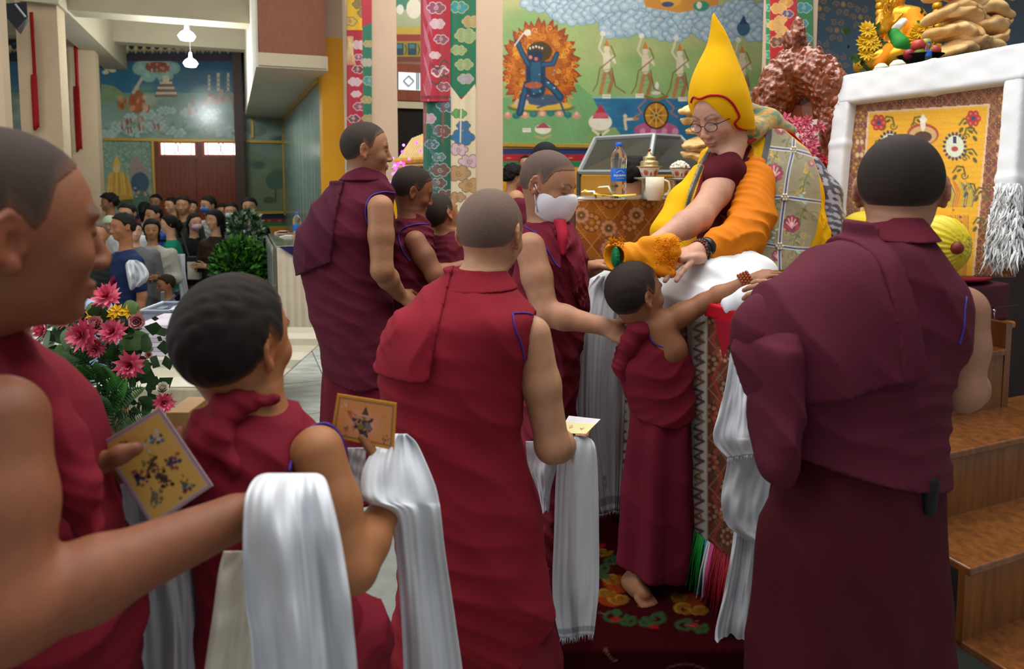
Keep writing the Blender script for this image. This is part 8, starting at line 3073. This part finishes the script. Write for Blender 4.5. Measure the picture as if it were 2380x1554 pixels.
folk(353, 534, 7.3, 185, 'woman in pale shawl facing the camera beside the teal blouse', 'b0ada4', '5a5a5e', 'long', 0.92, 'b58660', arms='front')
teal = folk(393, 522, 8.2, 275, 'woman in teal blouse and navy dress holding a phone', '0f7c5e', '16203a', 'bun', 0.98, 'cfa084', arms='front')
folk(398, 478, 9.9, 225, 'round-faced man in orange shirt near the door', 'a86a3c', '2a2a2a', 'short', 1.0)
folk(426, 478, 9.0, 200, 'tall man in dark green jacket with high hair facing forward', '3a4238', '22262a', 'short', 1.06, skin='b4845f')
folk(447, 482, 10.2, 190, 'small-faced man behind the tall man in dark green', 'c0b8b0', '2a2a2a', 'short', 0.86)
blk = folk(452, 518, 8.8, 150, 'woman in black jacket and pink mask with striped apron', '17171a', '5a3a48', 'bun', 1.0, 'c89a80', arms='front', mask='c9a8b8', apron='6a4450')
folk(484, 478, 9.4, 235, 'man in light grey shirt with blue mask under his chin', 'a8aca4', '4a4a4e', 'short', 1.08, mask='3a6ab0')
brw = folk(498, 512, 7.9, 225, 'woman in shiny brown dress with dark hair beside the shrub', '33221a', '2c1c16', 'long', 0.98, 'b5886a', arms='front')
folk(516, 492, 9.8, 185, 'woman in blue patterned jacket behind the brown dress', '2c5aa8', '2a2a30', 'long', 0.95, 'a87a5c')
folk(537, 492, 9.0, 190, 'person in pale blue mask and quilted jacket', '6a7480', '2a2a30', 'short', 0.98, mask='a8c8d0')
folk(580, 482, 8.7, 190, 'man in black short-sleeved shirt standing right of the queue', '121214', '1c1c20', 'short', 1.06, 'b08460', 'short', arms='front')
folk(385, 662, 6.9, 250, 'small child low in front of the teal-bloused woman', '4a5a78', '2a3040', 'short', 0.86, '9c6c4c', floor=HALL, hairc='2a1c14')
folk(60, 655, 3.5, 150, 'person in black and white checked shirt seated behind the flowers', stripe='plaid', bottom='22283a', hair='short', h=0.010, floor=FG)
folk(150, 612, 4.0, 200, 'person in light blue shirt sitting behind the flower arrangement', '9ab0d0', '22283a', 'short', 1.0, 'a87854', h=0.010, floor=FG, arms='down')
# scarves, phone and bag in the queue
drape('white_scarf', [(655, 415, 432, 7.55), (590, 412, 430, 7.6), (700, 418, 436, 7.55)][1:2] + [(640, 414, 432, 7.58), (700, 420, 442, 7.55)], 'white scarf hanging from the teal-bloused woman\'s arm', amp=0.01, nf=3, nu=20, nv=24, seed=31, hem=False)
drape('white_scarf', [(604, 300, 318, 5.74), (614, 292, 334, 5.68), (636, 294, 346, 5.64), (655, 298, 340, 5.64), (670, 302, 322, 5.66)], 'white scarf bundled over the navy polo man\'s forearm', amp=0.035, nf=5, nu=40, nv=24, seed=32, hem=False)
drape('white_scarf', [(585, 372, 394, 7.4), (620, 372, 392, 7.4), (660, 374, 390, 7.4)], 'white scarf end in front of the woman in pale shawl', amp=0.01, nf=3, nu=20, nv=20, seed=33, hem=False)
drape('white_scarf', [(570, 476, 486, 8.0), (600, 478, 494, 8.0), (622, 482, 492, 8.0)], 'white scarf beside the shiny brown dress', amp=0.01, nf=2, nu=16, nv=16, seed=34, hem=False)
o = MB().box((-0.04, -0.008, 0), (0.04, 0.008, 0.03)).build('phone', M_black, None, origin=(0, 0, 0))
o.location = tuple(P(377, 562, 7.5))
tag(o, 'black mobile phone in the teal-bloused woman\'s hand', 'phone')
bgp = P(452, 625, 8.0)
bag = empty('shoulder_bag', bgp, 'cream and black shoulder bag beside the striped apron', 'bag')
MB().box((bgp[0] - 0.07, bgp[1] - 0.04, bgp[2] - 0.12), (bgp[0] + 0.07, bgp[1] + 0.04, bgp[2] + 0.12)).build('body', cloth('cream_canvas', 'c9c4b4'), bag, bevel=0.01)
MB().box((bgp[0] - 0.075, bgp[1] - 0.045, bgp[2] + 0.09), (bgp[0] + 0.075, bgp[1] + 0.045, bgp[2] + 0.15)).build('flap', M_black, bag, bevel=0.01)
MB().tube([bgp + (-0.06, 0, 0.14), bgp + (-0.16, 0.05, 0.42), bgp + (-0.1, 0.12, 0.6)], 0.012, 6).build('strap', M_black, bag)

# people sitting on the floor by the mural
folk(1222, 384, 8.6, 175, 'old monk\'s face beside the near column in front of the mural', '7c1c30', '6a1828', 'thin', 1.0, 'b58a70', floor=0.0)
folk(1192, 412, 6.6, 60, 'dark-haired person in maroon sitting left of the masked monk', '6f1628', '6a1828', 'curly', 0.9, floor=0.0, arms='front')
folk(1200, 470, 6.0, 20, 'monk in crimson robe bent low beside the near column', '7c1a2e', '6a1828', 'bald', 0.9, floor=0.0, width=1.2)
folk(1474, 410, 4.15, 40, 'dark-haired person sitting behind the water bottle', '3a1a20', '3a1a20', 'short', 1.0, 'a87454', floor=0.0)
folk(1268, 378, 4.4, 10, 'person in black hat hidden behind the masked monk', '5a1626', '5a1626', 'cap', 1.0, floor=0.0, hairc='0c0c10')
# ------------------------------------------------------------------ flower arrangement, low table, papers, crates
rgq = random.Random(21)
zF = 0.36
YF = 2.55
fa = empty('flower_arrangement', (P(250, 1000, YF)[0], YF, FG), 'artificial bouquet of crimson dahlias, pink peonies and ferns at the left', 'flowers')


def petal(mb, c, d, side, up, L, w, cols, curl=0.3):
    """pointed petal strip from c along d"""
    d, side, up = norm(d), norm(side), norm(up)
    pts = []
    for t, ww in ((0, 0.35), (0.35, 1.0), (0.7, 0.85), (1.0, 0.05)):
        m_ = c + d * L * t + up * L * curl * t * t
        pts += [m_ + side * w * ww, m_ - side * w * ww]
    n = len(mb.v)
    mb.v += [tuple(p) for p in pts]
    mb.f += [(n + 2 * i, n + 2 * i + 2, n + 2 * i + 3, n + 2 * i + 1) for i in range(3)]
    a, b = np.array(lin(cols[0])), np.array(lin(cols[1]))
    for t in (0, 0.35, 0.7, 1.0):
        mb.c += [tuple(a * (1 - t) + b * t)] * 2


def basis(d):
    d = norm(d)
    a = norm(np.cross(d, (0.31, 0.11, 0.94)))
    return d, a, np.cross(d, a)


def dahlia(c, r_, d):
    mb = MB()
    d, a1, a2 = basis(d)
    for ring_, (n, el, L) in enumerate(((13, 0.05, 1.0), (12, 0.4, 0.92), (10, 0.8, 0.75), (7, 1.2, 0.5))):
        for k in range(n):
            a = 2 * PI * (k + 0.5 * (ring_ % 2)) / n + rgq.uniform(-0.12, 0.12)
            v = a1 * math.cos(a) + a2 * math.sin(a)
            dd = v * math.cos(el) + d * math.sin(el)
            petal(mb, c + d * 0.004 * ring_, dd, np.cross(v, d), d, r_ * L * rgq.uniform(0.85, 1.1), r_ * 0.15, ('9c1236', 'd2506e') if rgq.random() < 0.7 else ('b01c40', 'dc7488'), 0.15)
    return mb.build('dahlia', M_flower, fa, True)


def peony(c, r_, d, cols=(('b8606c', 'd9a0a0'), ('c47880', 'dcb0ac'))):
    mb = MB()
    d, a1, a2 = basis(d)
    for ring_, (n, el, L) in enumerate(((8, 0.2, 0.95), (8, 0.6, 0.95), (7, 0.95, 0.85), (6, 1.2, 0.7), (4, 1.4, 0.55))):
        for k in range(n):
            a = 2 * PI * (k + 0.4 * ring_) / n
            v = a1 * math.cos(a) + a2 * math.sin(a)
            dd = v * math.cos(el) + d * math.sin(el)
            petal(mb, c, dd, np.cross(v, d), d - v * 0.8, r_ * L, r_ * 0.42, cols[(k + ring_) % 2], 0.35)
    return mb.build('peony', M_flower, fa, True)


def bigleaf(c, tip, w, col):
    mb = MB()
    c, tip = np.asarray(c), np.asarray(tip)
    d = tip - c
    s_ = norm(np.cross(d, (rgq.gauss(0, 0.2), -1, 0.3)))
    n = 7
    V, Fs = [], []
    for i in range(n):
        t = i / (n - 1)
        ww = w * math.sin(PI * min(1, t * 0.92 + 0.06)) ** 0.7
        m_ = c + d * t + np.array((0, 0, -0.02 * t * t))
        V += [m_ + s_ * ww + (0, 0.006, 0.004), m_, m_ - s_ * ww + (0, 0.006, 0.004)]
    for i in range(n - 1):
        Fs += [(3 * i, 3 * i + 3, 3 * i + 4, 3 * i + 1), (3 * i + 1, 3 * i + 4, 3 * i + 5, 3 * i + 2)]
    mb.add(V, Fs, col)
    return mb.build('leaf', M_leaf, fa, True)


def fern(c, tip, w, col, n=15):
    mb = MB()
    c, tip = np.asarray(c), np.asarray(tip)
    d = tip - c
    s_ = norm(np.cross(d, (0.1, -1, 0.2)))
    for i in range(n):
        t = 0.1 + 0.9 * i / n
        m_ = c + d * t + np.array((0, 0, 0.03 * math.sin(PI * t)))
        ww = w * math.sin(PI * (0.15 + 0.85 * t)) ** 0.8 + 0.004
        for sg_ in (-1, 1):
            e = m_ + s_ * sg_ * ww + d * 0.10
            q = norm(d) * np.linalg.norm(d) * 0.02
            mb.add([m_ - q, m_ + q, e + q * 0.4 + (0, -0.01, -0.008), e], [(0, 1, 2, 3)], col)
    mb.tube([c, (c + tip) / 2 + (0, 0, 0.03), tip], 0.003, 4, col=col)
    return mb.build('fern_frond', M_leaf, fa)


for x, y, r_, d in ((250, 692, 36, (0.1, -0.7, 0.6)), (108, 768, 34, (-0.8, -0.5, 0.2)), (158, 742, 26, (-0.3, -0.6, 0.5)), (197, 778, 42, (-0.2, -1, 0.2)), (265, 772, 34, (0.1, -1, 0.5)), (304, 848, 36, (0.2, -1, 0.1)), (380, 935, 26, (0.5, -0.8, 0.1)), (132, 948, 22, (-0.5, -0.6, 0)), (225, 806, 26, (0.1, -0.9, -0.3))):
    dahlia(P(x, y, YF - 0.12), r_ * YF / 1600, d)
for x, y, r_, d in ((188, 730, 27, (-0.2, -0.7, 0.3)), (320, 746, 26, (0.3, -1, 0.1)), (224, 757, 28, (0.0, -0.8, 0.6)), (146, 868, 20, (-0.4, -0.8, -0.3)), (140, 902, 14, (-0.4, -0.8, 0.2)), (345, 825, 12, (0.3, -0.7, 0.3))):
    peony(P(x, y, YF - 0.06), r_ * YF / 1600, d)
peony(P(378, 904, YF - 0.1), 20 * YF / 1600, (0.3, -0.6, 0.6), (('c9b0a0', 'd8d8c0'), ('b8c0a0', 'dcd4c4')))
for x, y in ((217, 730), (266, 727), (272, 722), (300, 724)):
    mb = MB()
    small_flower(mb, P(x, y, YF - 0.02), 0.03, (0.2, -1, 0.4), 7, 'e0b010', 'c98a0c')
    mb.build('yellow_flower', M_flower, fa)
LG = ['2c4a24', '3a5c2c', '24401e', '486a34', '56783c']
for (x0, y0, x1, y1, w_) in ((230, 740, 205, 695, 24), (280, 735, 320, 700, 24), (220, 760, 235, 705, 22), (250, 790, 290, 735, 20), (150, 830, 130, 800, 30), (165, 860, 140, 790, 30), (290, 800, 340, 790, 22), (320, 800, 352, 795, 24), (275, 810, 345, 770, 26), (120, 770, 135, 745, 14), (110, 770, 100, 815, 10), (330, 870, 345, 830, 18), (140, 910, 122, 940, 20), (350, 930, 330, 960, 16), (300, 900, 312, 870, 16), (250, 720, 200, 715, 20), (170, 760, 150, 800, 22), (320, 930, 370, 940, 14), (265, 840, 255, 800, 20), (205, 840, 200, 805, 22)):
    bigleaf(P(x0, y0, YF + rgq.uniform(-0.03, 0.06)), P(x1, y1, YF + rgq.uniform(-0.12, 0.0)), w_ * YF / 1600 * 0.9, rgq.choice(LG))
for (x0, y0, x1, y1, w_) in ((250, 900, 160, 820, 26), (260, 880, 245, 790, 24), (265, 890, 275, 800, 24), (230, 940, 150, 880, 26), (240, 980, 165, 985, 26), (250, 960, 330, 900, 24), (240, 960, 160, 940, 30), (255, 960, 290, 880, 24), (250, 1000, 225, 920, 26), (270, 990, 350, 960, 22), (245, 930, 190, 850, 26), (235, 1000, 190, 1010, 20), (260, 1000, 310, 985, 22), (262, 920, 235, 850, 24)):
    fern(P(x0, y0, YF + rgq.uniform(0, 0.05)), P(x1, y1, YF - rgq.uniform(0.04, 0.16)), w_ * YF / 1600, rgq.choice(['2c5a24', '3a7a2c', '224a1c', '2a5030']))
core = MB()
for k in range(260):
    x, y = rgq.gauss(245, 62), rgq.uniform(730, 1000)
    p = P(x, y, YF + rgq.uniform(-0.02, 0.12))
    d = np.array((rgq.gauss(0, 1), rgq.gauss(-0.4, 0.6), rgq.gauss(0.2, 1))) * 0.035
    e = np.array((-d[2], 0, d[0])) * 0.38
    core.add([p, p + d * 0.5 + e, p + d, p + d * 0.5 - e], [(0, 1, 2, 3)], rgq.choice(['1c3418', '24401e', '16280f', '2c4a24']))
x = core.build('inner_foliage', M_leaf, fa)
x['kind'] = 'stuff'
vb = P(255, 1010, YF + 0.05)
MB().lathe([(0.07, 0), (0.09, 0.02), (0.10, 0.3), (0.085, 0.42), (0.07, vb[2] + 0.1 - FG)], (vb[0], vb[1], FG), 28).build('vase', mat('tan_vase', '8a6a48', 0.5, 0.1, 8), fa, True)

# low table with tile-pattern cloth
lw = empty('low_table', P(420, 900, 3.3) * (1, 1, 0) + (0, 0, FG), 'low table under a checked beige cloth behind the bouquet', 'table')
ZL = 0.34
cvt = Canvas(-60, 270, 30, 390, 1.0, 'b0ab98')
G0 = planeZ(ZL)
for i in range(8):
    for j in range(8):
        cvt.rect(-60 + i * 12, 270 + j * 15, -60 + i * 12 + 11.3, 270 + j * 15 + 14.3, ['b9b4a2', '8f8a76', 'aba58f'][(i * 3 + j * 2) % 3])


def tabtop(X, Y):
    return np.stack([-1.35 + (X + 60) / 100 * 0.9 - 0.55, Y / 100 + 0.35, np.full(X.shape, ZL)], -1)


cvt.sheet('cloth_top', tabtop, mat('printed_oilcloth', attr=True, rough=0.5, noise=0.05, scale=30), lw, 0.006)
xe0, xe1 = -1.9, -1.09
Gf = np.zeros((14, 50, 3))
for j in range(14):
    for i in range(50):
        s_ = i / 49
        Gf[j, i] = (xe0 + (xe1 - xe0) * s_, 3.04 - 0.015 * math.sin(s_ * 24) * j / 13 - 0.02 * j / 13, ZL - j / 13 * (0.22 + 0.05 * math.sin(s_ * 9)))
grid_mesh('cloth_front', Gf, mat('beige_embroidered_cloth', 'a89f86', 0.8, 0.12, 25), lw, None, 0.002)
for x in (xe0 + 0.05, xe1 - 0.05):
    for y in (3.12, 4.15):
        MB().box((x - 0.02, y - 0.02, FG), (x + 0.02, y + 0.02, ZL - 0.01)).build('leg', mat('dark_leg_wood', '3a2c22', 0.6), lw)
wb = MB().box((P(386, 1000, 2.75)[0], 2.75, FG), (P(440, 1000, 2.75)[0], 2.95, P(400, 958, 2.75)[2])).build('wooden_box', mat('plain_tan_wood', '8a6438', 0.5, 0.15, 14), bevel=0.004)
tag(wb, 'plain tan wooden box standing right of the bouquet', 'box')
# stack of printed sheets: each visible bundle is its own thing
pp = P(385, 815, 3.5)
for k in range(7):
    z = ZL + 0.004 + k * 0.024
    off = rgq.uniform(-0.012, 0.012)
    c_ = planeZ(ZL)(np.float64(386), np.float64(822))
    R_ = 0.12
    o = MB().box((c_[0] - R_ + off, c_[1] - 0.06, z), (c_[0] + R_ + off, c_[1] + 0.24, z + 0.0225)).build('paper_bundle', mat('lilac_paper_edge' if k % 2 else 'white_paper_edge', 'b0a4b8' if k % 2 else 'c4bcc8', 0.8, 0.12, 90, stretch=(0.1, 0.1, 8)), bevel=0.002)
    tag(o, ['lowest', 'second', 'third', 'fourth', 'fifth', 'sixth', 'topmost'][k] + ' printed paper bundle in the stack on the low table', 'paper', 'stacked printed papers')
# clear crates with packets
for k, (x0, x1) in enumerate(((330, 398), (404, 470))):
    a, b = P(x0, 758, 3.95), P(x1, 758, 3.95)
    zt = P(x0, 722, 3.95)[2]
    o = empty('plastic_crate', (a[0] + 0.08, 4.05, a[2]), ['left clear plastic crate full of packets behind the paper stack', 'right clear plastic crate full of packets behind the paper stack'][k], 'crate', 'clear plastic crates')
    mc = mat('crate_plastic', 'a8b0bc', 0.2, alpha=0.45)
    for lo, hi in (((a[0], 3.95, a[2]), (b[0], 3.956, zt)), ((a[0], 4.2, a[2]), (b[0], 4.206, zt)), ((a[0], 3.95, a[2]), (a[0] + 0.006, 4.2, zt)), ((b[0] - 0.006, 3.95, a[2]), (b[0], 4.2, zt)), ((a[0], 3.95, a[2]), (b[0], 4.2, a[2] + 0.006))):
        MB().box(lo, hi).build('side', mc, o)
    rim = MB()
    for p, q in (((a[0], 3.945, zt), (b[0], 3.945, zt)), ((a[0], 4.205, zt), (b[0], 4.205, zt)), ((a[0], 3.945, zt), (a[0], 4.205, zt)), ((b[0], 3.945, zt), (b[0], 4.205, zt))):
        rim.tube([p, q], 0.010, 6)
    rim.build('rim', mat('crate_rim', '8f98a6', 0.3), o)
    for q in range(7):
        w_ = (b[0] - a[0]) / 4
        x_ = a[0] + 0.02 + rgq.random() * (b[0] - a[0] - w_ - 0.03)
        y_ = 3.97 + rgq.random() * 0.14
        z_ = a[2] + 0.012 + 0.012 * q
        pk = MB().box((x_, y_, z_), (x_ + w_, y_ + 0.07, z_ + 0.011)).build('packet', mat('packet_%d' % (q % 4), ['7c5a68', 'c0c4c8', '5a6a74', '6a3440'][q % 4], 0.4), None)
        tag(pk, '%s %s wrapped packet in the %s clear crate' % (['lowest', 'second', 'third', 'middle', 'fifth', 'sixth', 'topmost'][q], ['mauve', 'white', 'slate', 'dark red'][q % 4], ['left', 'right'][k]), 'packet', 'packets in the %s crate' % ['left', 'right'][k])
# a grey walking frame leg behind the crates
wk = empty('folding_stand', P(395, 705, 4.6) * (1, 1, 0) + (0, 0, FG), 'thin dark folding stand behind the crates', 'stand')
MB().tube([P(378, 716, 4.6), P(378, 678, 4.6)], 0.012, 8).build('post', mat('grey_tube', '6a6a6c', 0.4, metal=0.5), wk)
MB().tube([P(383, 712, 4.55), P(408, 684, 4.55)], 0.010, 8).build('strut', mat('grey_tube'), wk)
MB().sphere(P(411, 678, 4.55), 0.02).build('cap', M_black, wk, True)
MB().tube([P(378, 716, 4.6), P(378, 716, 4.6) * (1, 1, 0) + (0, 0, FG)], 0.012, 8).build('foot_post', mat('grey_tube'), wk)
